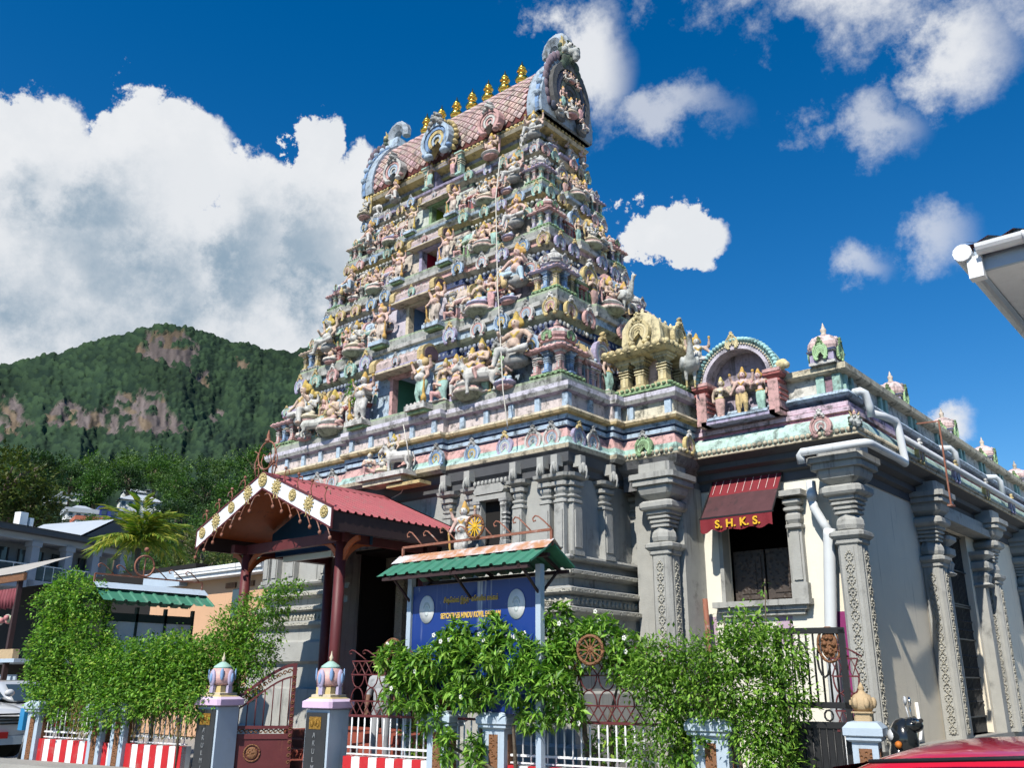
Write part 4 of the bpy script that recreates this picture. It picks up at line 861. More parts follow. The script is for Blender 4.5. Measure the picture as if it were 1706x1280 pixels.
# window
wn = MB(); wn.box(-8.24, -6.74, WY-.06, WY+.1, 4.84, 4.92); wn.box(-8.22, -8.14, WY-.05, WY+.2, 2.98, 4.84); wn.box(-6.84, -6.78, WY-.05, WY+.2, 2.98, 4.84)
win = part('window_frame', wn, 'stone', hall)
q = MB(); q.box(-8.34, -6.48, WY-.22, WY, 2.88, 2.98); q.box(-8.26, -6.56, WY-.15, WY, 2.80, 2.88); q.box(-8.2, -6.62, WY-.1, WY, 2.72, 2.80); part('window_sill', q, 'stone', win)
for x in (-6.66,):
    q = MB(); q.box(x-.12, x+.12, WY-.12, WY, 2.98, 4.2); q.box(x-.08, x+.08, WY-.15, WY-.12, 3.3, 4.15); q.box(x-.15, x+.15, WY-.14, WY, 2.98, 3.25)
    q.sq([(.12, 4.2), (.15, 4.22), (.15, 4.27), (.10, 4.29), (.14, 4.36), (.14, 4.44), (.10, 4.50), (.16, 4.53), (.16, 4.58), (.10, 4.60), (.17, 4.66), (.17, 4.72)], (x, WY-.05, 0), oct_=.8); q.box(x-.24, x+.24, WY-.3, WY, 4.78, 4.88); part('window_pilaster', q, 'stone', hall)
for k, (x0, x1) in enumerate(((-8.12, -7.5), (-7.46, -6.84))):
    q = MB(); q.box(x0, x1, WY+.32, WY+.37, 2.9, 3.95); q.box(x0+.06, x1-.06, WY+.29, WY+.32, 3.05, 3.85); q.box(x0+.16, x1-.16, WY+.27, WY+.29, 3.15, 3.75); part('carved_shutter', q, 'wood', win)
for (x0, x1, z0, z1) in ((-8.66, -8.38, 2.2, 2.74), (-7.92, -7.5, 2.2, 2.70), (-7.2, -6.9, 2.2, 2.7), (-6.12, -5.80, .5, 2.74)):
    q = MB(); q.box(x0, x1, WY-.004, WY+.01, z0, z1); part('magenta_paint_patch', q, 'pinkpaint' if x0 > -6.5 else 'lilacpaint', hall)
# columns
def column_mesh():
    m = MB(); G = SG
    m.sq([(.235, 0), (.235, 3.25), ], col=G, oct_=.72)
    m.box(-.10, .10, -.252, -.22, .1, 3.2); m.box(.22, .252, -.10, .10, .1, 3.2)
    m.sq([(.25, 3.24), (.27, 3.26), (.27, 3.33)], col=G, oct_=.8)
    m.sq([(.29, 3.33), (.345, 3.38), (.345, 3.44), (.28, 3.47)], col=G, oct_=.8)
    m.lathe([(.20, 3.47), (.26, 3.50), (.285, 3.57), (.27, 3.65), (.22, 3.72), (.20, 3.76)], n=8, col=G, rot=R(22.5), sm=False)
    m.sq([(.21, 3.76), (.23, 3.76), (.23, 3.80), (.20, 3.81), (.20, 3.83), (.25, 3.84), (.25, 3.88), (.215, 3.89), (.215, 3.91), (.28, 3.92), (.28, 3.96), (.24, 3.97), (.31, 4.0), (.31, 4.05)], col=G, oct_=.8)
    m.sq([(.30, 4.05), (.39, 4.08), (.42, 4.12), (.42, 4.20), (.36, 4.24)], col=G, oct_=.8)
    m.sq([(.22, 4.24), (.26, 4.27), (.40, 4.36), (.44, 4.44), (.44, 4.52)], col=G, oct_=.8)
    m.sq([(.52, 4.52), (.52, 4.60), (.50, 4.605), (.50, 4.63), (.57, 4.635), (.57, 4.74), (.40, 4.75), (.40, 4.95)], col=G, oct_=.86)
    return m
COLM = column_mesh().mesh('column', 'stone')
cv = MB()
for (px, py, ax) in ((0, -.262, 0), (.262, 0, 1)):
    for k in range(16):
        z = .18+k*.19
        for q in range(10):
            a = 2*math.pi*q/10; r_ = .068
            c = (px+r_*math.cos(a), py, z+r_*math.sin(a)) if ax == 0 else (px, py+r_*math.cos(a), z+r_*math.sin(a))
            cv.ball(c, .021, SG, 5, 4)
        cv.ball((px, py, z), .022, SG, 6, 4)
        c = (px, py, z+.095) if ax == 0 else (px, py, z+.095)
        cv.ball(c, (.03, .02, .018) if ax == 0 else (.02, .03, .018), SG, 5, 4)
CARV = cv.mesh('scroll_carving', 'carved')
for (x, y, rz) in ((-5.62, 15.42, 0), (-8.82, 14.66, 0), (-5.55, 19.6, 0), (-5.55, 23.9, 0), (-5.55, 27.6, 0), (-5.55, 31.2, 0)):
    o = inst('column', COLM, hall, (x, y, .56), 0, (.86, .86, 1)); c = linst('scroll_carving', CARV, o); c['kind'] = 'stuff'
for (y0, y1) in ((20.15, 20.5), (23.15, 23.45)):                    # slim door colonnettes
    q = MB(); q.box(-5.72, -5.50, y0, y1, .56, 3.7); yc = (y0+y1)/2
    q.sq([(.18, 3.7), (.22, 3.74), (.16, 3.8), (.20, 3.95), (.14, 4.05), (.24, 4.12), (.24, 4.25), (.14, 4.3), (.28, 4.42), (.28, 4.5)], (-5.58, yc, 0), oct_=.8); part('door_colonnette', q, 'stone', hall)
q = MB(); q.box(-5.75, -5.32, 20.0, 23.7, 4.86, 5.02); q.box(-5.75, -5.42, 20.1, 23.6, 5.02, 5.2); part('door_lintel', q, 'stone', hall)
gr = MB()
for k in range(19): gr.box(WX-.14, WX-.12, 21.08+k*.1, 21.095+k*.1, .58, 4.85)
part('grille_bars', gr, 'grille', hall, 'stuff'); gr = MB()
for z in (.9, 1.7, 2.5, 3.2, 3.25, 4.0, 4.8): gr.box(WX-.16, WX-.10, 21.05, 22.95, z-.015, z+.015)
for k in range(14):
    for z in (1.2, 1.45, 1.9, 2.15, 2.7, 2.9): gr.ball((WX-.12, 21.15+k*.133, z), .026, nu=5, nv=4)
part('grille_rails', gr, 'grille', hall, 'stuff')
for y in (24.3, 28.3):
    gr = MB()
    for k in range(11): gr.box(WX-.08, WX-.06, y+.05+k*.11, y+.07+k*.11, 2.9, 4.65)
    for z in (2.92, 3.4, 4.1, 4.63): gr.box(WX-.09, WX-.05, y, y+1.2, z-.012, z+.012)
    part('window_grille', gr, 'grille', hall, 'stuff')
# eave, belt and parapet swept round the hall
def hp(e): return rect(-9.2-e*0, -5.2+e, 15.13-e, 42+e)
ev = MB(); DG = (.19, .19, .195)
sweep(ev, [(hp(-.50), 5.10, DG), (hp(-.50), 5.26, DG), (hp(-.40), 5.30, DG), (hp(-.40), 5.42, DG), (hp(-.24), 5.46, DG), (hp(-.24), 5.56, DG), (hp(-.02), 5.64, DG)], False); part('dark_soffit', ev, 'shade_stone', hall)  # shade under the eave carried by the darkened stone colour
bt = MB(); hm = (.44, .60, .54)
sweep(bt, [(hp(-.02), 5.64, CRM), (hp(.01), 5.65, CRM), (hp(.01), 5.69, hm), (hp(-.02), 5.70, hm), (hp(-.0), 5.79, hm), (hp(-.03), 5.90, hm), (hp(-.09), 5.99, hm), (hp(-.17), 6.05, PNK), (hp(-.20), 6.06, (.55, .25, .32)), (hp(-.20), 6.11, PNK), (hp(-.15), 6.12, (.62, .48, .56)), (hp(-.15), 6.20, (.5, .25, .35)), (hp(-.21), 6.21, PNK),
           (hp(-.19), 6.22, (.62, .48, .56)), (hp(-.19), 6.31, DBL), (hp(-.30), 6.32, (.14, .18, .28)), (hp(-.30), 6.39, LBL), (hp(-.18), 6.41, LBL), (hp(-.13), 6.46, LBL), (hp(-.17), 6.52, LBL), (hp(-.30), 6.53, (.62, .60, .54)), (hp(-.30), 6.86, CRM), (hp(-.17), 6.88, CRM), (hp(-.14), 6.91, (.58, .52, .38)), (hp(-.14), 7.02, CRM), (hp(-.3), 7.03, CRM)])
part('painted_parapet', bt, 'stucco', hall)
bd = MB()
for k in range(33): bd.ball((-8.55+.103*k, 15.12, 5.735), .047, CRM, 8, 6)
for k in range(170): bd.ball((-5.19, 15.2+.103*k, 5.735), .047, CRM, 6, 4)
part('bead_row', bd, 'stucco', hall, 'stuff')
for k, x in enumerate((-5.56, -5.86, -8.5)):
    q = MB(); q.box(x-.075, x+.075, 15.36, 15.45, 6.53, 6.86, MNT); part('parapet_strip', q, 'stucco', hall)
q = MB(); q.box(-5.78, -5.64, 15.40, 15.45, 6.55, 6.84, (.30, .18, .22)); part('parapet_panel', q, 'stucco', hall)
for k in range(12):
    for d in (0, .28):
        q = MB(); y = 15.55+d+1.77*k; q.box(-5.52, -5.44, y-.06, y+.06, 6.53, 6.86, MNT); part('parapet_strip', q, 'stucco', hall)
inst('horseshoe_medallion', OM['nasi2'], hall, (-5.82, 15.10, 5.66), 0, .46); inst('horseshoe_medallion', OM['nasi5'], hall, (-8.50, 15.10, 5.66), 0, .42)
for k in range(7): inst('horseshoe_medallion', OM['nasi%d' % (4 if k % 2 else 5)], hall, (-5.17, 18.3+k*2.4, 5.66), R(90), .46)
inst('corner_lion_mask', FM['lion_head'], hall, (-5.22, 15.10, 5.72), R(45), .36)
# block between tower and hall
blk = MB()
def kp(o): return rect(-9.7, -8.32+o, 14.42-o, 16.2)
sweep(blk, [(kp(-.24), 5.1, DG), (kp(-.24), 5.4, DG), (kp(-.1), 5.5, DG), (kp(-.02), 5.64, CRM), (kp(0), 5.66, CRM), (kp(0), 5.70, MNT), (kp(-.02), 5.80, MNT), (kp(-.04), 5.88, PNK), (kp(-.09), 6.0, PNK), (kp(-.13), 6.08, DBL), (kp(-.13), 6.11, LBL), (kp(-.08), 6.12, LBL), (kp(-.08), 6.2, DBL), (kp(-.14), 6.21, DBL),
            (kp(-.14), 6.24, BLU), (kp(-.07), 6.25, LBL), (kp(-.07), 6.33, YEL), (kp(.02), 6.35, (.62, .48, .26)), (kp(.05), 6.40, CRM), (kp(.03), 6.45, CRM), (kp(-.09), 6.46, (.62, .58, .46)), (kp(-.09), 6.74, LIL), (kp(.02), 6.77, WHT), (kp(.06), 6.84, (.55, .53, .60)), (kp(.06), 6.93, WHT), (kp(-.02), 6.96, GRY)])
part('linking_block', blk, 'stucco', hall)
q = MB(); q.box(-9.6, -8.55, 14.9, 16, 0, 5.15); part('linking_wall', q, 'stone', hall)
for x in (-9.35, -8.5): q = MB(); q.box(x-.07, x+.07, 14.45, 14.52, 6.46, 6.74, LBL); part('parapet_strip', q, 'stucco', hall)
q = MB()
for k in range(12): q.ball((-9.58+.103*k, 14.41, 5.735), .045, CRM, 8, 6)
for k in range(7): q.ball((-8.31, 14.5+.103*k, 5.735), .045, CRM, 8, 6)
part('bead_row', q, 'stucco', hall, 'stuff'); inst('horseshoe_medallion', OM['nasi3'], hall, (-9.02, 14.40, 5.68), 0, .45); inst('horseshoe_medallion', OM['nasi5'], hall, (-8.30, 14.8, 5.68), R(90), .42)
# yellow roof pavilion
pav = thing('yellow_roof_pavilion', (-9.1, 15.2, 6.96), 'small ochre yellow pavilion with barrel roof and beaded ridge on the block beside the tower', 'pavilion')
Yl = (.58, .49, .27); Y2 = (.66, .58, .36)
q = MB(); q.box(-9.75, -8.36, 14.36, 16.6, 6.96, 7.02, GRN); petals(q, 0, 0, 0, 0, 0, GRN)
for k in range(12): q.ball((-9.7+.12*k, 14.36, 7.05), (.05, .05, .035), GRN, 6, 4); q.ball((-8.36, 14.4+.12*k, 7.05), (.05, .05, .035), GRN, 6, 4)
q.box(-9.68, -8.44, 14.44, 16.5, 7.02, 7.1, Y2); part('pavilion_plinth', q, 'stucco', pav)
q = MB(); q.box(-9.4, -8.75, 14.75, 16.3, 7.1, 7.72, (.56, .42, .38)); part('pavilion_core', q, 'stucco', pav)
YP = pillar(Yl, Y2).mesh('yellow_pillar', 'stucco')
for (x, y) in ((-9.5, 14.6), (-9.15, 14.62), (-8.62, 14.6), (-8.62, 15.2), (-8.62, 15.8), (-8.62, 16.3)): inst('pillar', YP, pav, (x, y, 7.1), 0, (.30, .30, .62))
q = MB(); q.sq([(.55, 7.70), (.70, 7.74), (.76, 7.80), (.74, 7.86), (.58, 7.98)], (-9.1, 15.4, 0), Yl, sy=1.55)
for k in range(9): q.ball((-9.78+.17*k, 14.25, 7.86), (.085, .07, .07), Yl, 7, 5)
for k in range(13): q.ball((-8.36, 14.3+.17*k, 7.86), (.07, .085, .07), Yl, 7, 5)
part('pavilion_eave', q, 'stucco', pav)
q = MB(); pol = [(-9.1+.42*math.cos(R(a))*(1.1 if 20 < a < 160 else 1), 8.14+.52*math.sin(R(a))) for a in range(-15, 196, 15)]
q.box(-9.5, -8.7, 14.6, 16.3, 7.96, 8.08, Y2); q.prism(pol, 14.62, 16.3, 'Y', Yl); q.prism([(-9.1+(a+9.1)*1.1, 8.14+(b-8.14)*1.1) for a, b in pol], 14.56, 14.66, 'Y', Y2); part('pavilion_barrel_roof', q, 'stucco', pav)
for k in range(8): q = MB(); q.lathe([(.03, 0), (.075, .04), (.075, .09), (.03, .13), (.045, .16), (.005, .22)], (-9.1, 14.66+.22*k, 8.64), 8, Y2); part('ridge_bead', q, 'stucco', pav)
NY = nasi(Yl, Y2, Yl, Yl, Yl).mesh('yellow_medallion', 'stucco'); inst('medallion', NY, pav, (-9.1, 14.50, 8.0), 0, .62); inst('medallion', NY, pav, (-8.62, 15.2, 8.0), R(90), .6)
pk = tag(inst('peacock_statue', FM['peacock'], None, (-8.20, 14.86, 6.97), R(35), 1.0), 'grey peacock statue standing beside the yellow roof pavilion', 'statue')
tag(inst('rider_statue', FM['ease_d'], None, (-8.15, 15.08, 7.42), R(35), .82), 'pale seated rider statue on the back of the grey peacock', 'statue')
# arched niche with three statues
nic = thing('arched_niche', (-7.35, 15.1, 6.3), 'arched parapet niche with mint petal rim and pink side pillars holding three statues', 'niche')
NX, NZ = -7.35, 7.02
def arc_ring(m, r0, r1, y0, y1, col, a0=0, a1=180, n=28):
    vs = []; fs = []
    for i in range(n+1):
        a = R(a0+(a1-a0)*i/n); c, s = math.cos(a), math.sin(a)
        vs += [(NX+r0*c, y1, NZ+r0*s), (NX+r0*c, y0, NZ+r0*s), (NX+r1*c, y0, NZ+r1*s), (NX+r1*c, y1, NZ+r1*s)]
    for i in range(n):
        for j in range(4): fs.append((4*i+j, 4*i+(j+1) % 4, 4*i+4+(j+1) % 4, 4*i+4+j))
    fs += [(0, 1, 2, 3), (4*n, 4*n+1, 4*n+2, 4*n+3)]; m.add(vs, fs, col, False)
q = MB(); arc_ring(q, .64, .72, 15.06, 15.44, (.52, .48, .54)); part('arch_band', q, 'stucco', nic)
q = MB()
for k in range(41): a = R(180*k/40); q.ball((NX+.735*math.cos(a), 15.05, NZ+.735*math.sin(a)), .024, CRM, 6, 4)
part('arch_beads', q, 'stucco', nic, 'stuff')
q = MB(); arc_ring(q, .75, .84, 15.09, 15.42, MNT); part('arch_outer_band', q, 'stucco', nic)
PT = MB(); PT.ball((0, 0, 0), (.055, .09, .05), (.36, .60, .58), 8, 6); PT = PT.mesh('rim_petal', 'stucco')
for k in range(34): a = R(2+176*k/33); inst('rim_petal', PT, nic, (NX+.83*math.cos(a), 15.10, NZ+.83*math.sin(a)), rot=(0, -a, 0))
q = MB(); q.prism([(NX-.66, 6.34), (NX+.66, 6.34)]+[(NX+.66*math.cos(R(a)), NZ+.66*math.sin(R(a))) for a in range(0, 181, 12)], 15.41, 15.445, 'Y', (.36, .30, .36)); part('niche_back', q, 'stucco', nic)
for s in (-1, 1):
    x = NX+s*.74
    q = MB(); q.box(x-.10, x+.10, 15.02, 15.42, 6.3, 6.9, PNK); q.box(x-.10, x+.10, 15.0, 15.44, 6.24, 6.34, PNK); q.sq([(.10, 6.82), (.14, 6.85), (.14, 6.89), (.10, 6.91), (.13, 6.94), (.17, 6.98), (.17, 7.03)], (x, 15.18, 0), RED, sy=1.1); q.box(x-.17, x+.17, 14.98, 15.43, 7.03, 7.09, PNK)
    for z in (6.5, 6.6, 6.7): q.box(x-.13, x+.13, 15.05, 15.4, z, z+.03, RED)
    part('side_pillar', q, 'stucco', nic)
    q = MB()
    for k in range(5): q.ball((x+s*(.17+.03*math.cos(k)), 15.12, 7.16+.04*math.sin(k*1.3)), (.09, .07, .07), Yl, 8, 6)
    q.ball((x+s*.16, 15.1, 7.15), (.14, .09, .10), Yl, 10, 7); q.ball((x+s*.26, 15.1, 7.13), (.07, .07, .07), Y2, 8, 6); part('scroll_boss', q, 'stucco', nic)
q = MB(); q.box(NX-.62, NX+.62, 14.98, 15.42, 6.31, 6.36, LBL); q.box(NX-.75, NX+.75, 15.0, 15.3, 6.24, 6.31, LIL); part('niche_sill', q, 'stucco', nic)
inst('crest_medallion', NY, nic, (NX-.02, 15.06, 7.66), 0, .32)
mk('trio_mid', fig_guard(1, (.62, .45, .42), YEL, False), .016); mk('trio_left', fig_lady((.62, .50, .42), PNK, 1, False, YEL), .016); mk('trio_right', fig_lady((.60, .45, .42), MNT, -1), .016)
inst('standing_statue', FM['trio_mid'], nic, (NX+.03, 15.2, 6.36), R(5), (.82, .82, .84), 'four armed statue in yellow garment'); inst('standing_statue', FM['trio_left'], nic, (NX-.40, 15.15, 6.36), R(12), .74, 'statue in pink skirt'); inst('standing_statue', FM['trio_right'], nic, (NX+.42, 15.2, 6.36), R(-4), .76, 'statue in mint green skirt')
# parapet domelets
b0 = MB(); b0.box(-.24, .24, -.24, .24, 0, .05, WHT)
for (x, y) in ((-.16, -.16), (.16, -.16), (.16, .16), (-.16, .16)): b0.box(x-.06, x+.06, y-.06, y+.06, .05, .22, LIL)
b0.box(-.15, .15, -.15, .15, .05, .22, WHT); b0.sq([(.24, .22), (.26, .24), (.26, .27), (.24, .28)], col=[WHT, DBL, WHT])
d0 = MB(); DC = (.60, .44, .42); d0.sq([(.25, .28), (.27, .34), (.26, .42), (.21, .52), (.13, .58), (.06, .61)], col=[DC, DC, (.64, .52, .50), DC, PALE], oct_=.62)
for k in range(8):
    a = R(45*k); d0.ball((.20*math.cos(a), .20*math.sin(a), .50), (.06, .06, .05), (.62, .50, .48), 6, 5); d0.ball((.26*math.cos(a+.39), .26*math.sin(a+.39), .34), (.05, .05, .05), DC, 6, 5)
f0 = MB(); f0.lathe([(.07, .60), (.05, .64), (.04, .66), (.055, .70), (.05, .74), (.025, .76), (.03, .78), (.02, .80), (.005, .86)], n=10, col=PALE)
BM, DM, FMn = b0.mesh('domelet_base', 'stucco'), d0.mesh('domelet_dome', 'stucco'), f0.mesh('domelet_tip', 'stucco')
GN = nasi((.38, .58, .30), (.40, .60, .34), (.36, .55, .30), (.14, .22, .10), (.38, .56, .32)).mesh('green_medallion', 'stucco')
for k, pos in enumerate(('at the front corner of the hall parapet', 'second from the hall corner along the parapet', 'third from the hall corner along the parapet', 'fourth from the hall corner along the parapet', 'farthest along the parapet at the right edge')):
    t_ = thing('parapet_domelet', (-5.72, 15.42+3.54*k, 7.03), 'small pink domelet with green medallions '+pos, 'domelet', 'domelets along the hall parapet')
    for nm, me in (('domelet_base', BM), ('domelet_dome', DM), ('domelet_tip', FMn)): linst(nm, me, t_)
    for (x, y, a) in ((0, -.25, 0), (.25, 0, 90), (-.25, 0, -90), (0, .25, 180)): linst('medallion', GN, t_, (x, y, .06), R(a), (.32, .32, .40))
# awning
aw = thing('window_awning', (-7.54, 15.4, 4.3), 'stained maroon canvas awning lettered S.H.K.S. over the hall window', 'awning')
AT, AB, AY0, AY1 = 5.28, 4.46, 15.62, 15.02; ax0, ax1 = -8.26, -6.83
q = MB(); n = 12
vs = [];
for j in range(9):
    t = j/8
    for i in range(n+1):
        u = i/n; vs.append((ax0+(ax1-ax0)*u, AY0+(AY1-AY0)*t, AT+(AB-AT)*t-.03*math.sin(math.pi*t)*(1+.2*math.sin(u*9))))
q.add(vs, [(j*(n+1)+i, j*(n+1)+i+1, (j+1)*(n+1)+i+1, (j+1)*(n+1)+i) for j in range(8) for i in range(n)], sm=True)
q.f, q2f = q.f[3*n:], q.f[:3*n]; q.c = q.c[3*n:]; q.sm = q.sm[3*n:]; part('canopy', q, 'awning', aw)
qq = MB(); qq.add(vs[:4*(n+1)], q2f, sm=True); part('canopy_clean_strip', qq, 'valance', aw)
q = MB(); n = 40; vs = []
for j in range(5):
    for i in range(n+1):
        u = i/n; drop = .24+.025*math.sin(u*math.pi*8)+.012*math.sin(u*31); vs.append((ax0+(ax1-ax0)*u, AY1-.01-.015*math.sin(u*40)*j/4, AB-drop*j/4))
q.add(vs, [(j*(n+1)+i, j*(n+1)+i+1, (j+1)*(n+1)+i+1, (j+1)*(n+1)+i) for j in range(4) for i in range(n)], sm=True); val = part('valance', q, 'valance', aw)
q = MB(); q.bar((ax0-.02, AY1, AB+.01), (ax1+.02, AY1, AB+.01), .03); q.bar((ax0, AY0, AT), (ax0, AY1, AB), .02); q.bar((ax1, AY0, AT), (ax1, AY1, AB), .02); part('awning_frame', q, 'black', aw)
for k in range(9):
    x = ax0+.08+k*.155; q = MB(); q.add([(x, AY0-.02, AT-.01), (x+.012, AY0-.02, AT-.01), (x+.012, AY0-.22, AT-.30), (x, AY0-.22, AT-.30)], [(0, 1, 2, 3)], (.6, .4, .38)); part('awning_stripe', q, 'paint', aw)
def text(name, s, loc, size, m, parent, rot=(R(90), 0, 0), ext=.006, bold=0.0, align='CENTER', sx=1.0):
    c = bpy.data.curves.new(name, 'FONT'); c.body = s; c.size = size; c.extrude = ext; c.align_x = align; c.offset = bold; c.space_character = 1.05
    o = bpy.data.objects.new(name, c); COL.objects.link(o); dg = bpy.context.evaluated_depsgraph_get(); me = bpy.data.meshes.new_from_object(o.evaluated_get(dg)); bpy.data.objects.remove(o)
    me.materials.clear(); me.materials.append(MT[m]); return inst(name, me, parent, loc, rot=rot, sc=(sx, 1, 1))
text('valance_lettering', 'S. H. K. S.', ((ax0+ax1)/2+.05, AY1-.035, AB-.19), .20, 'yellowletter', val, bold=.006, sx=1.05)
# rain pipes
q = MB(); q.tube([(-6.23, 15.40, 4.98), (-6.23, 15.40, 4.62)], .085, 12); q.tube([(-6.23, 15.40, 4.64), (-6.21, 15.40, 4.5), (-6.08, 15.42, 4.22), (-6.0, 15.44, 4.05)], .078, 12); q.tube([(-6.23, 15.4, 4.80), (-6.23, 15.4, 4.66)], .092, 12)
q.tube([(-6.0, 15.44, 4.12), (-6.01, 15.44, 4.0), (-6.17, 15.44, 2.2), (-6.2, 15.44, .3)], .105, 14); solo('downpipe', q, 'pvc', 'thick pale grey downpipe with a crooked top beside the corner column', 'pipe')
q = MB(); q.tube([(-6.12, 14.82, 5.18), (-6.12, 14.78, 5.33), (-6.08, 14.76, 5.37), (-5.1, 14.76, 5.37), (-4.99, 14.80, 5.37), (-4.95, 14.9, 5.37), (-5.02, 16.5, 5.42), (-5.05, 16.95, 5.42), (-5.06, 17.0, 5.5), (-5.1, 17.0, 6.12), (-5.12, 16.95, 6.24), (-5.2, 16.6, 6.26), (-5.3, 16.2, 6.26)], .07, 12); q.tube([(-5.45, 15.7, 6.55), (-5.28, 15.72, 6.56), (-5.22, 15.76, 6.52), (-5.2, 15.85, 6.3), (-5.2, 15.9, 6.1)], .07, 12)
solo('elbow_pipe', q, 'pvc', 'white plastic pipe bending round the corner column head and up over the parapet', 'pipe')
q = MB(); q.tube([(-5.12, 17.05, 5.98), (-5.12, 34, 5.98)], .06, 10)
for y in (20.8, 24.6, 28.6): q.tube([(-5.4, y-.3, 6.45), (-5.2, y-.1, 6.46), (-5.13, y, 6.36), (-5.12, y+.02, 6.0)], .065, 10)
solo('gutter_pipe', q, 'pvc', 'long white plastic pipe running back along the side eave of the hall', 'pipe')
q = MB(); q.tube([(WX+.03, 17.9, 1.25), (WX+.03, 17.95, .75), (WX+.05, 17.8, .62), (WX+.06, 17.2, .6)], .03, 8); solo('waste_pipe', q, 'white', 'thin white waste pipe low on the pale side wall behind the scooter', 'pipe')
q = MB(); q.bar((-4.95, 19.2, 6.7), (-4.95, 19.2, 4.95), .03); q.bar((-4.95, 19.2, 6.7), (-5.4, 19.2, 6.72), .025); q.box(-5.0, -4.9, 19.1, 19.3, 4.93, 4.97); solo('eave_bracket', q, 'rust', 'thin rusty hanging bracket in front of the side eave of the hall', 'bracket')
q = MB(); q.tube([(-8.42, 15.35, .3), (-8.42, 15.35, 2.4), (-8.45, 15.37, 3.05)], .05, 8); solo('leaning_pole', q, 'rust', 'rusty pole leaning on the cream wall beside the left column', 'pole')
# ------------------------------------------------------------------ ground
FA = math.atan(.2)
def FY(x): return 8.46+.2*(x+17.1)
q = MB(); q.box(-2600, 2600, -600, 2600, -.6, -.03); struct('ground', q, 'concrete')
q = MB(); q.add([(-60, -8, -.012), (40, 12.4, -.012), (40, -30, -.012), (-60, -40, -.012)], [(0, 1, 2, 3)]); struct('road', q, 'asphalt')
q = MB(); q.add([(-19.6, FY(-19.6)-.9, -.01), (-3, FY(-3)-.9, -.01), (-3, FY(-3)-.2, .12), (-19.6, FY(-19.6)-.2, .12), (-19.6, FY(-19.6)-.92, -.02), (-3, FY(-3)-.92, -.02), (-19.6, FY(-19.6)-.9, .12), (-3, FY(-3)-.9, .12)], [(6, 7, 2, 3), (4, 5, 7, 6)]); struct('pavement', q, 'concrete')
q = MB(); q.add([(-19.6, FY(-19.6)-.2, .10), (-3.2, FY(-3.2)-.2, .10), (-3.2, 15.4, .10), (-19.6, 15.4, .10)], [(0, 1, 2, 3)]); struct('temple_courtyard', q, 'concrete')
q = MB(); q.box(-5.5, 6, 12.6, 45, -.02, .12); struct('side_lane', q, 'concrete')
# ------------------------------------------------------------------ entrance porch
PX, PY0, PY1 = XC, 9.60, 12.72
porch = thing('entrance_porch', (PX, 11, 0), 'gabled entrance porch with red corrugated roof and white fascia with gold rosettes', 'porch')
RZ, EZ, HWP = 5.20, 4.33, 2.06
def slope_sheet(sgn):
    m = MB(); prof_ = []; y = PY0-.02
    while y < PY1:
        for dy, h in ((0, 0), (.10, 0), (.12, .035), (.16, .035), (.18, 0)): prof_.append((min(y+dy, PY1), h))
        y += .18
    vs = []; n = len(prof_)
    for t in (0, 1):
        for (yy, h) in prof_: vs.append((PX+sgn*(.02+(HWP+.06)*t), yy, RZ+.03-(RZ-EZ)*(HWP+.06)/HWP*t+h))
    m.add(vs, [(i, i+1, n+i+1, n+i) for i in range(n-1)]); return m
part('roof_sheet', slope_sheet(1), 'redroof', porch); part('roof_sheet', slope_sheet(-1), 'redroof', porch)
q = MB(); q.prism([(PX-.16, RZ+.0), (PX, RZ+.10), (PX+.16, RZ+.0), (PX, RZ+.075)], PY0, PY1, 'Y'); part('ridge_cap', q, 'redroof', porch)
ur = MB(); ur.add([(PX, PY0+.1, RZ-.06), (PX-HWP, PY0+.1, EZ-.06), (PX-HWP, PY1, EZ-.06), (PX, PY1, RZ-.06)], [(0, 1, 2, 3)]); part('ceiling_board', ur, 'orangewood', porch)
ur = MB(); ur.add([(PX, PY0+.1, RZ-.06), (PX+HWP, PY0+.1, EZ-.06), (PX+HWP, PY1, EZ-.06), (PX, PY1, RZ-.06)], [(0, 1, 2, 3)]); part('ceiling_board', ur, 'navy', porch)
q = MB(); q.prism([(PX-1.55, 3.95), (PX+1.55, 3.95), (PX+1.55, EZ+.1), (PX, RZ-.1), (PX-1.55, EZ+.1)], 10.95, 11.0, 'Y'); part('gable_infill', q, 'navy', porch)
for s in (-1, 1): q = MB(); q.box(PX+s*HWP-.02, PX+s*HWP+.04, PY0+.03, PY1, EZ-.32, EZ-.0); part('eave_fascia', q, 'darkwood', porch)
for s in (-1, 1):
    q = MB(); q.prism([(PX, RZ+.09), (PX+s*(HWP+.06), EZ+.06), (PX+s*(HWP+.06), EZ-.30), (PX, RZ-.22)], PY0-.03, PY0, 'Y'); part('white_fascia', q, 'white', porch)
    q = MB(); q.bar((PX, PY0-.02, RZ+.09), (PX+s*(HWP+.06), PY0-.02, EZ+.06), .05, .03); q.bar((PX, PY0-.02, RZ-.22), (PX+s*(HWP+.06), PY0-.02, EZ-.30), .03, .03); q.bar((PX+s*(HWP+.06), PY0-.02, EZ+.07), (PX+s*(HWP+.06), PY0-.02, EZ-.31), .03, .03); part('fascia_trim', q, 'maroon', porch)
def rosette(big):
    m = MB(); g = (.55, .40, .12); n = 10
    m.lathe([(.05, 0), (.05, .02), (.02, .03)], n=10, col=g)
    for k in range(n): a = 2*math.pi*k/n; m.ball((.085*math.cos(a), .085*math.sin(a), .012), (.03, .03, .014), g, 6, 4)
    m.lathe([(.128, 0), (.135, .014), (.12, .016), (.115, 0)], n=18, col=g)
    if big:
        for k in range(12): a = 2*math.pi*k/12; m.ball((.16*math.cos(a), .16*math.sin(a), .01), (.026, .026, .012), g, 6, 4)
        for s in (-1, 1): m.tube([(.06*s, -.17, .01), (.05*s, -.24, .01), (.10*s, -.27, .01)], .012, 5, g)
    return m
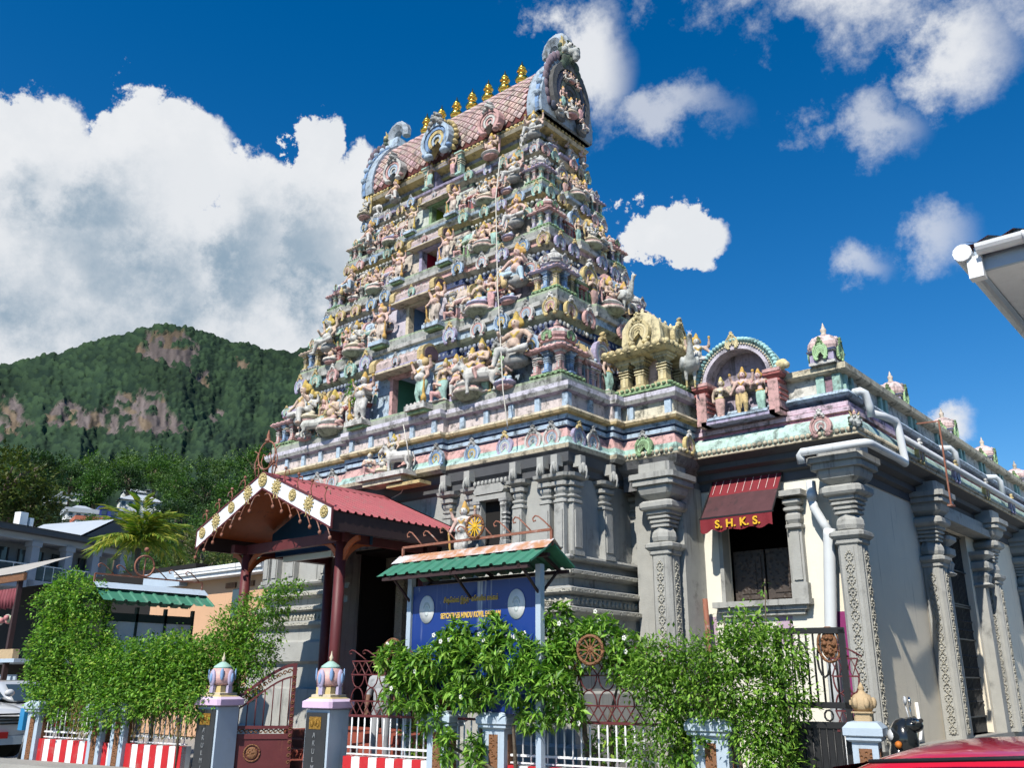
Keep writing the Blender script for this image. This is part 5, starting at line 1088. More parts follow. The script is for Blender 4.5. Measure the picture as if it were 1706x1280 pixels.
MT['goldpaint'] = mat('gold_relief_paint', (.50, .40, .18), .6, .25, 20, .15, (.3, .22, .1), 12, 0, .4, 60)
RS, RBg = rosette(False).mesh('rosette_small', 'goldpaint'), rosette(True).mesh('rosette_big', 'goldpaint')
for s in (-1, 1):
    for k, t in enumerate((.22, .47, .71, .93)):
        inst('gold_rosette', RBg if k % 2 == 0 else RS, porch, (PX+s*HWP*t, PY0-.035, RZ-.06-(RZ-EZ)*t), rot=(R(90), R(0), 0), sc=.82)
inst('gold_rosette', RS, porch, (PX, PY0-.036, RZ-.06), rot=(R(90), 0, 0), sc=1.0)
for s in (-1, 1):
    for k in range(7):
        t0, t1 = .04+k*.14, .04+(k+1)*.14; q = MB(); pts = []
        for j in range(9):
            u = j/8; t = t0+(t1-t0)*u; pts.append((PX+s*HWP*t, PY0-.02, RZ-.26-(RZ-EZ)*t-.16*(1-math.sin(math.pi*(.12+.88*u)))*(1 if u > .5 else .55)-.0))
        q.tube(pts, .012, 5); e = pts[-1]; q.ball((e[0], e[1], e[2]-.03), (.035, .03, .04), nu=8, nv=6); part('scroll_trim', q, 'rust', porch)
# scrolls and wheel standing on the gable
for s in (-1, 1):
    for k in range(5):
        t = .12+.2*k; x = PX+s*HWP*t; z = RZ+.1-(RZ-EZ)*t; q = MB(); q.tube([(x, PY0, z), (x-s*.04, PY0, z+.12), (x, PY0, z+.22), (x+s*.10, PY0, z+.20), (x+s*.12, PY0, z+.12)], .011, 5); q.ball((x-s*.01, PY0, z+.26), .032, nu=7, nv=5); part('gable_scroll', q, 'rust', porch)
q = MB(); pts = [(PX+.27*math.cos(2*math.pi*k/24), PY0, RZ+.42+.27*math.sin(2*math.pi*k/24)) for k in range(25)]; q.tube(pts, .016, 6)
for s in (-1, 1):
    q.tube([(PX+s*.05, PY0, RZ+.12), (PX+s*.16, PY0, RZ+.3), (PX+s*.10, PY0, RZ+.45), (PX+s*.03, PY0, RZ+.40)], .012, 5); q.tube([(PX+s*.3, PY0, RZ+.02), (PX+s*.36, PY0, RZ+.3), (PX+s*.28, PY0, RZ+.5), (PX+s*.40, PY0, RZ+.55)], .012, 5)
q.lathe([(.05, .0), (.06, .04), (.03, .08), (.035, .12), (.004, .24)], (PX, PY0, RZ+.68), 8); part('ring_ornament', q, 'rust', porch)
for s in (-1, 1):
    for (yy) in (10.35, 12.4):
        x = PX+s*1.46
        q = MB(); q.tube([(x, yy, .1), (x, yy, 4.1)], .10, 12); po = part('porch_post', q, 'maroon', porch)
        q = MB(); q.tube([(x, yy, .1), (x, yy, .35)], .14, 12); part('post_base', q, 'concrete', po)
    for (a, b_) in (((PX+s*1.46, 10.35), (PX+s*.9, 10.35)), ((PX+s*1.46, 10.35), (PX+s*1.46, 11.0)), ((PX+s*1.46, 10.35), (PX+s*1.95, 10.35))):
        q = MB(); pts = []
        for j in range(9):
            u = j/8; pts.append((a[0]+(b_[0]-a[0])*(1-math.cos(u*math.pi/2)), a[1]+(b_[1]-a[1])*(1-math.cos(u*math.pi/2)), 3.35+.62*math.sin(u*math.pi/2)))
        for p0, p1 in zip(pts, pts[1:]): q.bar(p0, p1, .05, .09)
        part('curved_brace', q, 'orangewood' if b_[0] != a[0] or True else 'maroon', porch)
q = MB(); q.box(PX-1.6, PX+1.6, 10.29, 10.41, 3.93, 4.12); part('tie_beam', q, 'maroon', porch)
for s in (-1, 1): q = MB(); q.box(PX+s*1.46-.06, PX+s*1.46+.06, 10.0, 12.7, 3.94, 4.10); part('side_beam', q, 'maroon', porch)
q = MB(); q.box(PX-.9, PX+.6, 10.8, 10.9, 3.80, 3.90); part('lamp_batten', q, 'pvc', porch)
st_ = thing('entrance_steps', (PX, 11.4, 0), 'red tiled steps leading up to the dark temple doorway', 'steps')
for k in range(4):
    q = MB(); q.box(PX-1.25+.0*k, PX+2.3, 10.35+.35*k, 13.0, .1+.14*k, .1+.14*(k+1)); part('step', q, 'brick', st_)
# ------------------------------------------------------------------ notice board with green roof
nb_ = thing('notice_board', (-9.36, 10, 0), 'blue temple notice board with gold lettering under a small green metal roof', 'sign')
q = MB(); q.box(-10.60, -8.12, 9.98, 10.03, 1.15, 2.98); board = part('board', q, 'blueboard', nb_)
for x in (-10.66, -8.06): q = MB(); q.box(x-.045, x+.045, 9.95, 10.04, 0.1, 3.15); part('board_post', q, 'palegrey', nb_)
def green_roof(x0, x1, yc, zr, hw, drop, parent, ori=0):
    """corrugated double-pitch roof along local x"""
    for s in (-1, 1):
        m = MB(); prof_ = []; x = x0
        while x < x1-.02:
            for dx, h in ((0, 0), (.16, 0), (.18, .03), (.225, .03), (.245, 0)): prof_.append((min(x+dx, x1), h))
            x += .245
        n = len(prof_); vs = [(xx, yc+s*hw*t, zr-drop*t+h) for t in (0.08, 1) for xx, h in prof_]
        if ori: vs = [(ori+(v[1]-yc), v[0], v[2]) for v in vs]
        m.add(vs, [(i, i+1, n+i+1, n+i) for i in range(n-1)]); part('roof_sheet', m, 'greenroof', parent)
green_roof(-10.95, -7.82, 10.0, 3.42, .50, .30, nb_)
q = MB(); q.add([(-10.98, 9.82, 3.35), (-7.80, 9.82, 3.35), (-7.80, 10.0, 3.49), (-10.98, 10.0, 3.49), (-10.98, 10.18, 3.35), (-7.80, 10.18, 3.35)], [(0, 1, 2, 3), (3, 2, 5, 4)]); part('ridge_flashing', q, 'rustflash', nb_)
for (y, z) in ((9.56, 3.10), (10.44, 3.10), (10.0, 3.30)): q = MB(); q.box(-10.85, -7.9, y-.03, y+.03, z-.05, z); part('roof_purlin', q, 'darkwood', nb_)
for x in (-10.66, -9.36, -8.06):
    for s in (-1, 1): q = MB(); q.bar((x, 10, 3.32), (x, 10+s*.48, 3.08), .04); q.bar((x, 10+s*.03, 2.75), (x, 10+s*.40, 3.08), .03); part('roof_bracket', q, 'darkwood', nb_)
def scrolls(m, p0, p1, n, h, r=.012):
    a = Vector(p0); b = Vector(p1)
    for k in range(n):
        c = a.lerp(b, (k+.5)/n); s = 1 if k % 2 else -1; d = (b-a).normalized()*s
        pts = [c-d*.13+Vector((0, 0, .01)), c+Vector((0, 0, h*.55)), c+d*.10+Vector((0, 0, h*.9)), c+d*.16+Vector((0, 0, h*.98)), c+d*.205+Vector((0, 0, h*.82)), c+d*.19+Vector((0, 0, h*.62)), c+d*.15+Vector((0, 0, h*.66))]
        m.tube(pts, r, 5)
q = MB(); q.bar((-10.9, 10, 3.62), (-7.85, 10, 3.62), .035); q.bar((-10.9, 10, 3.62), (-10.9, 10, 3.4), .035); q.bar((-7.85, 10, 3.62), (-7.85, 10, 3.4), .035); part('top_rail', q, 'rust', nb_)
for k in range(8):
    q = MB(); x = -10.8+k*.375; scrolls(q, (x, 10, 3.63), (x+.375, 10, 3.63), 1, .22 if k % 2 else .24); part('rail_scroll', q, 'rust', nb_)
def wheel_parts(parent, c, r, spokes=12, rot=(R(90), 0, 0), big=False):
    rim = MB(); rim.tube([(r*math.cos(2*math.pi*k/28), r*math.sin(2*math.pi*k/28), 0) for k in range(29)], r*.13, 7); o = inst('wheel_rim', rim.mesh('wheel_rim', 'carvebrown'), parent, c, rot=rot)
    sp = MB()
    for k in range(spokes): a = 2*math.pi*k/spokes; sp.bar((0, 0, 0), (r*.95*math.cos(a), r*.95*math.sin(a), 0), r*.10, r*.08)
    sp.ball((0, 0, 0), (r*.2, r*.2, r*.14), nu=10, nv=6); linst('wheel_spokes', sp.mesh('wheel_spokes', 'yellowletter' if big else 'carvebrown'), o)
wheel_parts(nb_, (-9.30, 9.97, 3.80), .17, 12, big=True)
text('board_heading', 'சீஷெல்ஸ் இந்து கோவில் சங்கம்', (-9.37, 9.975, 2.70), .105, 'goldletter', board, sx=.58)
text('board_lettering', 'SEYCHELLES HINDU KOVIL SANGAM', (-9.37, 9.975, 2.47), .112, 'goldletter', board, bold=.003, sx=.63)
text('board_small_lettering', 'னும்', (-8.60, 9.975, 2.12), .14, 'white', board, bold=.003)
for x in (-10.28, -8.47):
    q = MB(); q.lathe([(.16, -.004), (.16, .004)], n=28, col=WHT); o = inst('white_oval', q.mesh('white_oval', 'white'), board, (x, 9.972, 2.62), rot=(R(90), 0, 0), sc=(1.0, 1.3, 1.0))
    q = MB()
    for k in range(7): a = R(30+20*k); q.ball((.07*math.cos(a), .09*math.sin(a)-.02, .005), (.014, .02, .003), (.45, .5, .5), 6, 4)
    q.ball((0, -.02, .005), (.05, .07, .003), (.55, .6, .6), 8, 5); linst('oval_emblem', q.mesh('oval_emblem', 'paint'), o)
MT['framegreen'] = mat('dark_green_frame', (.03, .05, .045), .6, .1, 4)
# second board seen side-on at the left end of the yard
nb2 = thing('white_notice_board', (-18, 9.5, 0), 'blank white three-panel notice board with green roof beside the creeper column', 'sign')
for k in range(3): q = MB(); q.box(-18.03, -17.99, 8.72+.62*k, 9.31+.62*k, 1.4, 2.66); part('white_panel', q, 'white', nb2)
q = MB()
for y in (8.69, 9.32, 9.94, 10.56): q.box(-18.06, -17.97, y-.025, y+.025, .1, 2.95)
q.box(-18.06, -17.97, 8.7, 10.55, 2.66, 2.82); part('board_frame', q, 'framegreen', nb2)
green_roof(8.35, 10.75, 10.0, 3.32, .5, .30, nb2, -18.0)
q = MB(); q.add([(-18.2, 8.33, 3.27), (-18.2, 10.77, 3.27), (-18, 10.77, 3.40), (-18, 8.33, 3.40), (-17.8, 8.33, 3.27), (-17.8, 10.77, 3.27)], [(0, 1, 2, 3), (3, 2, 5, 4)]); part('ridge_flashing', q, 'palegrey', nb2)
q = MB(); q.bar((-18, 8.35, 3.55), (-18, 10.7, 3.55), .03); q.bar((-18, 10.7, 3.55), (-18, 10.7, 3.3), .03); q.bar((-18, 8.35, 3.55), (-18, 8.35, 3.3), .03); part('top_rail', q, 'rust', nb2)
for k in range(6):
    if k in (2,): continue
    q = MB(); scrolls(q, (-18, 8.4+k*.38, 3.56), (-18, 8.78+k*.38, 3.56), 1, .2); part('rail_scroll', q, 'rust', nb2)
q = MB(); q.tube([(-18, 9.35+.21*math.cos(2*math.pi*k/20), 3.78+.21*math.sin(2*math.pi*k/20)) for k in range(21)], .022, 6); q.bar((-18, 9.35, 3.56), (-18, 9.35, 4.0), .02); q.ball((-18, 9.35, 4.12), .05); part('ring_ornament', q, 'rust', nb2)
tag(inst('guardian_statue', FM['guard_w'], None, (-11.92, 12.42, 3.74), R(10), .98), 'white plaster guardian statue standing on the tower ledge behind the blue notice board', 'statue')
# ------------------------------------------------------------------ street fence
def fmat(x, z=0): return Matrix.Translation((x, FY(x), z)) @ Matrix.Rotation(FA, 4, 'Z')
def fobj(name, mb, m, parent, x, kind=None): # mesh given in fence space (x along fence, -y to the street)
    o = bpy.data.objects.new(name, mb.mesh(name, m) if isinstance(mb, MB) else mb); COL.objects.link(o); o.parent = parent
    if kind: o['kind'] = kind
    return o
def fthing(name, x, label, cat, group=None):
    o = thing(name, (x, FY(x), 0), label, cat, group); o.rotation_euler = (0, 0, FA); PW[o.name] = fmat(x); return o
def small_pillar(x, label, pot=False, wide=.17):
    t = fthing('fence_pillar', x, label, 'pillar', 'pale blue fence pillars'); w_ = wide
    q = MB(); q.box(-w_, w_, -w_, w_, 0, .98); fobj('shaft', q, 'palegrey', t, x)
    q = MB(); q.sq([(w_+.02, .95), (w_+.05, .97), (w_+.05, 1.0)]); q.sq([(w_+.02, .99), (w_+.075, 1.02), (w_+.075, 1.10), (w_+.02, 1.16), (w_-.02, 1.17)]); fobj('cap', q, 'palegrey', t, x)
    for a in (0, 90): q = MB(); q.box(-.07, .07, -w_-.008, -w_+.01, .12, .88); o = fobj('carved_inset', q, 'carvebrown', t, x); o.rotation_euler = (0, 0, R(a))
    if pot:
        q = MB(); q.sq([(.12, 1.17), (.12, 1.27), (.15, 1.28), (.15, 1.30)], oct_=.8); q.lathe([(.12, 1.30), (.155, 1.36), (.16, 1.44), (.12, 1.52), (.05, 1.56), (.035, 1.60), (.05, 1.62), (.005, 1.70)], n=12); 
        for k in range(6): a = R(60*k); q.ball((.15*math.cos(a), .15*math.sin(a), 1.42), (.05, .05, .08), nu=6, nv=5)
        o = fobj('pot_finial', q, 'carvebrown' if pot == 1 else MT['sandpot'], t, x); o.scale = (.8, .8, .8); o.location = (0, 0, 1.17*.2)
    return t
MT['sandpot'] = mat('sand_coloured_pot', (.46, .34, .20), .75, .15, 8, .2, (.2, .15, .1), 5, .2, .4, 50)
small_pillar(-18.84, 'pale blue fence pillar at the far left end of the street fence'); small_pillar(-17.04, 'pale blue fence pillar under the left hedge, second from the left end'); small_pillar(-16.45, 'short-gapped pale blue fence pillar half covered by the left hedge')
small_pillar(-9.79, 'left one of the pair of pale blue pillars under the leafy bush', 1); small_pillar(-8.88, 'right one of the pair of pale blue pillars under the leafy bush', 1); small_pillar(-5.86, 'pale blue fence pillar with carved brown insets beside the black gate', 2, .22); small_pillar(-4.12, 'pale blue fence pillar with sand coloured pot behind the scooter', 2, .14)
def kerb_wall(x0, x1, label):
    t = fthing('striped_base_wall', x0, label, 'wall', 'red and white striped fence bases'); Lw = (x1-x0)/math.cos(FA); n = max(1, round(Lw/.16))
    q = MB(); q.box(0, Lw, -.09, .11, 0, .485); fobj('wall', q, 'white', t, x0)
    me = None
    for k in range(n):
        if k % 2 == 0:
            if me is None: q = MB(); q.box(0, Lw/n, -.096, .0, 0, .49); me = q.mesh('red_stripe', 'redstripe')
            o = fobj('red_stripe', me, 'redstripe', t, x0); o.location = (k*Lw/n, 0, 0)
    return t
kerb_wall(-18.68, -17.2, 'red and white striped base wall at the far left below the hedge'); kerb_wall(-16.9, -16.6, 'narrow red and white striped base between two pillars under the hedge'); kerb_wall(-16.28, -14.9, 'red and white striped base wall left of the gate pillar'); kerb_wall(-11.5, -9.95, 'red and white striped base wall right of the open gate'); kerb_wall(-8.70, -6.1, 'red and white striped base wall under the lattice right of the notice board')
def railing(x0, x1, label, lattice=True, top=1.06):
    t = fthing('fence_railing', x0, label, 'railing', 'railings of the street fence'); Lw = (x1-x0)/math.cos(FA); n = round(Lw/.125)
    bq = MB(); bq.tube([(0, 0, .5), (0, 0, top)], .012, 6); bm = bq.mesh('bar', 'white')
    for k in range(n): o = fobj('bar', bm, 'white', t, x0); o.location = ((k+.5)*Lw/n, 0, 0)
    q = MB(); q.box(0, Lw, -.018, .018, .60, .63); q.box(0, Lw, -.018, .018, .51, .53); fobj('bottom_rail', q, 'white', t, x0)
    q = MB(); q.box(0, Lw, -.018, .018, top-.015, top+.02); fobj('mid_rail', q, 'maroon', t, x0)
    if lattice:
        nn = max(2, round(Lw/.26)); s = Lw/nn
        q = MB(); q.tube([(-s*.5, 0, 0), (0, 0, .20), (s*.5, 0, 0)], .011, 5, sm=False); zz = q.mesh('diagonal', 'maroon')
        q = MB(); q.tube([(s*.45*math.cos(R(a)), 0, .19*math.sin(R(a))) for a in range(0, 181, 20)], .011, 5); ar = q.mesh('arc', 'maroon')
        for k in range(nn):
            for (z, me, fl) in ((top+.02, zz, 1), (top+.22, ar, 1), (top+.60, ar, -1), (top+.80, zz, -1)):
                o = fobj('lattice_piece', me, 'maroon', t, x0); o.location = ((k+.5)*s, 0, z); o.scale = (1, 1, fl)
            o = fobj('lattice_piece', zz, 'maroon', t, x0); o.location = ((k+.5)*s, 0, top+.22); o.scale = (1, 1, -1); o = fobj('lattice_piece', zz, 'maroon', t, x0); o.location = ((k+.5)*s, 0, top+.60)
            q = MB(); q.tube([(0, 0, top+.40), (0, 0, top+.42)], .05, 8)
        q = MB(); q.box(0, Lw, -.014, .014, top+.205, top+.225); q.box(0, Lw, -.014, .014, top+.59, top+.61); q.box(0, Lw, -.014, .014, top+.79, top+.81); fobj('lattice_rail', q, 'maroon', t, x0, 'stuff')
        for k in range(nn):
            q = MB(); scrolls(q, (k*s, 0, top+.81), ((k+1)*s, 0, top+.81), 1, .16, .011); fobj('top_scroll', q, 'maroon', t, x0)
    return t
railing(-18.68, -17.2, 'white bar railing at the far left end under the hedge', False); railing(-16.28, -14.9, 'white bar railing behind the dry hanging stems left of the gate', False)
railing(-11.5, -9.95, 'white bars with maroon lattice in front of the standing man'); railing(-8.70, -6.1, 'white bars with maroon lattice and wheel right of the notice board'); railing(-9.62, -9.05, 'narrow white bar railing between the paired pillars', False)
wt = fthing('wheel_ornament', -7.30, 'rust brown spoked wheel standing on the lattice fence among leaves', 'ornament'); wheel_parts(wt, (-7.30, FY(-7.36)-.30, 1.98), .18, 12, (R(90), 0, FA))
wt = fthing('small_wheel_ornament', -10.75, 'small rusty wheel on the lattice above the standing man', 'ornament'); wheel_parts(wt, (-10.72, FY(-10.75)-.03, 2.02), .16, 10, (R(90), 0, FA))
# gate pillars
MT['slabletter'] = mat('dull_metal_lettering', (.28, .29, .30), .4, .3, 20, metal=.4)
def gate_pillar(x, label, facex):
    t = fthing('gate_pillar', x, label, 'pillar', 'domed gate pillars'); w_ = .29
    q = MB(); q.box(-w_, w_, -w_, w_, 0, 1.14); fobj('shaft', q, 'palegrey', t, x)
    q = MB(); q.box(-w_+.03, w_-.05, -w_-.03, -w_, .12, 1.10); sl_ = fobj('black_slab', q, 'blackmarble', t, x)
    q = MB(); q.box(-.17, .12, -w_-.04, -w_-.03, .86, 1.04)
    for (a, b_) in ((-.1, .94), (-.02, .96), (.05, .94)): q.ball((a, -w_-.045, b_), (.035, .01, .05), nu=6, nv=5)
    fobj('gold_relief', q, 'goldpanel', t, x)
    for k, ch in enumerate('அருள்மிகு'[:5] if False else 'ARULMI'):
        c = text('slab_letter', ch, (0, 0, 0), .105, 'slabletter', None, ext=.008); c.parent = t; c.matrix_parent_inverse = Matrix(); c.location = (-.03, -w_-.035, .74-.115*k); c.rotation_euler = (R(90), 0, 0)
    q = MB(); q.sq([(.25, 1.14), (.38, 1.17), (.38, 1.26), (.30, 1.30), (.28, 1.32)], col=[LIL, (.62, .45, .62), (.62, .50, .66), YEL], oct_=.86); fobj('lilac_cap', q, 'paint', t, x)
    q = MB(); q.sq([(.24, 1.32), (.24, 1.36), (.18, 1.37), (.18, 1.47)], col=[CRM, CRM, YEL]); q.lathe([(.17, 1.47), (.25, 1.52), (.27, 1.60), (.25, 1.70), (.19, 1.76)], n=12, col=[PNK, PNK, (.66, .40, .36), PNK]); q.lathe([(.20, 1.76), (.18, 1.79), (.09, 1.84), (.05, 1.86)], n=12, col=MNT); q.lathe([(.04, 1.86), (.03, 1.89), (.045, 1.92), (.02, 1.95), (.004, 2.02)], n=8, col=CRM); fobj('dome', q, 'paint', t, x)
    for k in range(4):
        q = MB(); a = R(90*k); q.ball((0, -.26, 1.60), (.085, .05, .14), LIL, 10, 8); q.ball((0, -.30, 1.60), (.04, .03, .08), BLU, 8, 6); q.box(-.05, .05, -.27, -.2, 1.36, 1.48, LIL); o = fobj('dome_panel', q, 'paint', t, x); o.rotation_euler = (0, 0, a)
    t.scale = (.80, .80, 1); PW[t.name] = fmat(x) @ Matrix.Diagonal((.80, .80, 1, 1))
    for k in range(4):
        q = MB(); q.ball((0, -.27, 1.66), (.04, .02, .10), BLU, 8, 6); o = fobj('blue_diamond', q, 'paint', t, x); o.rotation_euler = (0, 0, R(45+90*k))
    return t
gate_pillar(-14.24, 'left domed gate pillar with black lettered slab, overgrown by the hedge', 1); gate_pillar(-11.92, 'right domed gate pillar with black lettered slab, clear of leaves', 1)
# open gate leaf
ga, gb_ = Vector((-14.35, FY(-14.35)+.05, 0)), Vector((-13.55, FY(-14.35)+1.05, 0)); gd_ = gb_-ga; GL = gd_.length
gate = thing('gate_leaf', ga, 'open ornate maroon iron gate leaf with scrolled top', 'gate'); gate.rotation_euler = (0, 0, math.atan2(gd_.y, gd_.x)); PW[gate.name] = Matrix.Translation(ga) @ Matrix.Rotation(math.atan2(gd_.y, gd_.x), 4, 'Z')
def gtop(u): return 1.18+.65*(3*u*u-2*u**3)
q = MB(); q.box(0, .07, -.03, .03, .12, gtop(0)); q.box(GL-.07, GL, -.03, .03, .12, gtop(1)); q.box(0, GL, -.03, .03, .12, .17); q.box(0, GL, -.03, .03, .62, .70); q.box(0, GL, -.03, .03, .78, .83)
for k in range(12): q.bar((GL*k/12, 0, gtop(k/12)), (GL*(k+1)/12, 0, gtop((k+1)/12)), .05, .05); q.bar((GL*k/12, 0, gtop(k/12)-.2), (GL*(k+1)/12, 0, gtop((k+1)/12)-.2), .03, .03)
linst('gate_frame', q.mesh('gate_frame', 'maroon'), gate)
q = MB(); q.box(.07, GL-.07, -.012, .012, .17, .62); pn_ = linst('gate_panel', q.mesh('gate_panel', 'maroon'), gate)
q = MB(); q.tube([(GL/2+.13*math.cos(2*math.pi*k/20), -.02, .40+.13*math.sin(2*math.pi*k/20)) for k in range(21)], .014, 6); q.ball((GL/2, -.02, .40), (.10, .02, .10), nu=12, nv=6); linst('round_emblem', q.mesh('round_emblem', 'carvebrown'), pn_)
for k in range(9): u = (k+.7)/9.4; q = MB(); q.tube([(GL*u, 0, .83), (GL*u, 0, gtop(u)-.2)], .011, 6); linst('gate_bar', q.mesh('gate_bar', 'maroon'), gate)
q = MB(); q.tube([(.035*math.cos(a*.6)*(1-a/14), 0, .035*math.sin(a*.6)*(1-a/14)) for a in range(12)], .009, 4); SCR = q.mesh('gate_scroll', 'carvebrown')
for k in range(16):
    u = (k+.5)/16
    for (z) in (gtop(u)-.10, .74): linst('gate_scroll', SCR, gate, (GL*u, 0, z), 0, 1.2)
for k in range(14):
    for x in (.035, GL-.035):
        z = .25+k*.105
        if z < gtop(x/GL): linst('gate_scroll', SCR, gate, (x, -.035, z), 0, 1.0)
# black gate at the right
bgt = fthing('black_gate', -5.04, 'tall black iron gate leaf half covered by creeper right of the fence', 'gate'); BL = .82
q = MB(); q.box(0, .07, -.03, .03, .1, 2.2); q.box(BL-.07, BL, -.03, .03, .1, 2.2)
for z in (.12, 1.08, 1.30, 2.15): q.box(0, BL, -.03, .03, z, z+.07)
fobj('gate_frame', q, 'black', bgt, 0); q = MB(); q.box(.07, BL-.07, -.01, .01, .19, 1.08); fobj('gate_panel', q, 'black', bgt, 0)
for k in range(8): q = MB(); q.tube([(.12+k*.082, 0, 1.37), (.12+k*.082, 0, 2.15)], .013, 6); fobj('gate_bar', q, 'black', bgt, 0)
for k in range(9): q = MB(); q.tube([(.10+k*.082, -.015, .19), (.10+k*.082, -.015, 1.08)], .012, 6); fobj('gate_bar', q, 'black', bgt, 0)
for x in (.3, .55):
    q = MB(); q.tube([(x+.07*math.cos(R(a)), 0, 1.85+.2*math.sin(R(a))) for a in range(0, 361, 30)], .014, 5); q.tube([(x+.05*math.cos(R(a)), 0, 1.22+.06*math.sin(R(a))) for a in range(0, 361, 40)], .012, 5); fobj('gate_scroll', q, 'black', bgt, 0)
railing(-4.42, -4.12, 'narrow white bar and maroon lattice panel beside the black gate')
q = MB(); q.ball((0, 0, 0), (.10, .025, .17), nu=12, nv=8); q.tube([(.13*math.cos(R(a)), -.0, .2*math.sin(R(a))) for a in range(0, 361, 20)], .018, 6)
for k in range(6): q.ball((.05*math.cos(k), -.025, .09*math.sin(k)), .03, nu=6, nv=5)
o = solo('oval_crest', q, 'carvebrown', 'rust brown oval crest on the maroon lattice beside the black gate', 'ornament'); o.location = (-4.42, FY(-4.42), 2.02); o.rotation_euler = (0, 0, FA)
# ------------------------------------------------------------------ foliage tools
nr = np.random.default_rng(11)
def fast_mesh(name, V, F, C, m, sm=False):
    """V (n,3), F (k,3) triangles, C (k,3) face colours"""
    me = bpy.data.meshes.new(name); me.vertices.add(len(V)); me.vertices.foreach_set('co', np.asarray(V, np.float32).ravel())
    k = len(F); me.loops.add(3*k); me.loops.foreach_set('vertex_index', np.asarray(F, np.int32).ravel()); me.polygons.add(k)
    me.polygons.foreach_set('loop_start', np.arange(0, 3*k, 3, dtype=np.int32)); me.polygons.foreach_set('loop_total', np.full(k, 3, np.int32))
    me.update(calc_edges=True); me.polygons.foreach_set('use_smooth', np.full(k, sm, dtype=bool))
    cc = np.ones((k, 4), np.float32); cc[:, :3] = C; at = me.attributes.new('Col', 'FLOAT_COLOR', 'CORNER'); at.data.foreach_set('color', np.repeat(cc, 3, axis=0).ravel())
    me.materials.append(MT[m] if isinstance(m, str) else m); me.validate(); return me
def unit(a): return a/np.maximum(np.linalg.norm(a, axis=-1, keepdims=True), 1e-9)
def leaves(P, D, size, width, cols, name, m, curl=.15):
    """one leaf per point P growing along D"""
    n = len(P); P = np.asarray(P, float); D = unit(np.asarray(D, float)); up = np.tile([0, 0, 1.0], (n, 1)) + nr.normal(0, .35, (n, 3)); S = unit(np.cross(D, up)); Nn = np.cross(S, D)
    l = (size*nr.uniform(.6, 1.25, n))[:, None]; wd = l*width
    V = np.stack([P, P+D*l*.42+S*wd*.5, P+D*l*.48-Nn*l*.05, P+D*l*.42-S*wd*.5, P+D*l-Nn*l*curl], 1).reshape(-1, 3)
    b = (np.arange(n)*5)[:, None]; F = (b[:, None, :]+np.array([[0, 3, 2], [0, 2, 1], [1, 2, 4], [2, 3, 4]])[None]).reshape(-1, 3)
    C = np.repeat(np.asarray(cols), 4, axis=0); return fast_mesh(name, V, F, C, m)
def pick(cols, n, var=.18):
    c = np.array(cols)[nr.integers(0, len(cols), n)]; return c*nr.uniform(1-var, 1+var, (n, 1))
def ell_points(c, r, n, shell=.55):
    d = unit(nr.normal(0, 1, (n, 3))); t = shell+(1-shell)*nr.random((n, 1))**.6; return np.asarray(c)+d*np.asarray(r)*t, d
def clumpy(blobs, n, per, spread):
    """clumps of points on a union of ellipsoids"""
    vol = np.array([r[0]*r[2]+r[0]*r[1]+r[1]*r[2] for _, r in blobs]); k = nr.multinomial(n, vol/vol.sum()); P = []; D = []
    for (c, r), q in zip(blobs, k):
        p, d = ell_points(c, r, q); pp = np.repeat(p, per, 0)+nr.normal(0, spread, (q*per, 3)); P.append(pp); D.append(unit(np.repeat(d, per, 0)+nr.normal(0, .6, (q*per, 3))))
    return np.concatenate(P), np.concatenate(D)
GREENS = [(.055, .13, .022), (.075, .17, .028), (.10, .21, .035), (.045, .10, .022), (.13, .23, .04)]
# trees: four crowns shared by every copy
def crown_mesh(name, cols, flat=.75, ncl=70, per=48, sp=.085, ls=.10):
    P = []; D = []
    for k in range(ncl):
        d = unit(nr.normal(0, 1, 3)); d[2] = d[2]*.95+.08; r = nr.uniform(.40, .95); c = d*np.array([r, r, r*flat])
        tone = 1
        q = c+nr.normal(0, sp*1.35, (per, 3))*np.array([1, 1, .7]); P.append(q); D.append(unit(d+nr.normal(0, .7, (per, 3))+np.array([0, 0, .25])))
    P = np.concatenate(P); D = np.concatenate(D); ct = np.repeat(nr.uniform(.65, 1.3, ncl), per)[:, None]
    return leaves(P, D, ls, .55, pick(cols, len(P), .2)*ct, name, 'treeleaf')
CROWN = [crown_mesh('crown_olive', [(.055, .085, .018), (.08, .11, .022), (.10, .12, .028)]), crown_mesh('crown_dark', [(.03, .065, .020), (.045, .09, .025), (.03, .07, .03)]), crown_mesh('crown_bright', [(.07, .14, .03), (.09, .18, .035), (.05, .12, .03)]), crown_mesh('crown_pale', [(.16, .17, .06), (.12, .16, .05), (.08, .13, .03)])]
def trunk_mesh():
    m = MB(); m.tube([(0, 0, -1.9), (.02, 0, -1.2), (0, .02, -.5), (.03, 0, .2)], [.11, .085, .07, .03], 8)
    for k in range(6): a = k*1.05; m.tube([(0, 0, -.75+.12*k), (.22*math.cos(a), .22*math.sin(a), -.35+.12*k), (.5*math.cos(a), .5*math.sin(a), -.1+.1*k)], [.05, .035, .012], 6)
    return m
TRK = trunk_mesh().mesh('tree_trunk', 'bark')
def tree(px, py, pr, D, kind, label, group):
    c = atD(px, py, D); r = pr*D/FPX*1.35; t = thing('tree', (c[0], c[1], c[2]-2.0*r), label, 'tree', group)
    o = inst('crown', CROWN[kind], t, tuple(c), nr.uniform(0, 6), (r, r, r*nr.uniform(.85, 1.1))); o['kind'] = 'stuff'; inst('trunk', TRK, t, tuple(c), nr.uniform(0, 6), r); return t
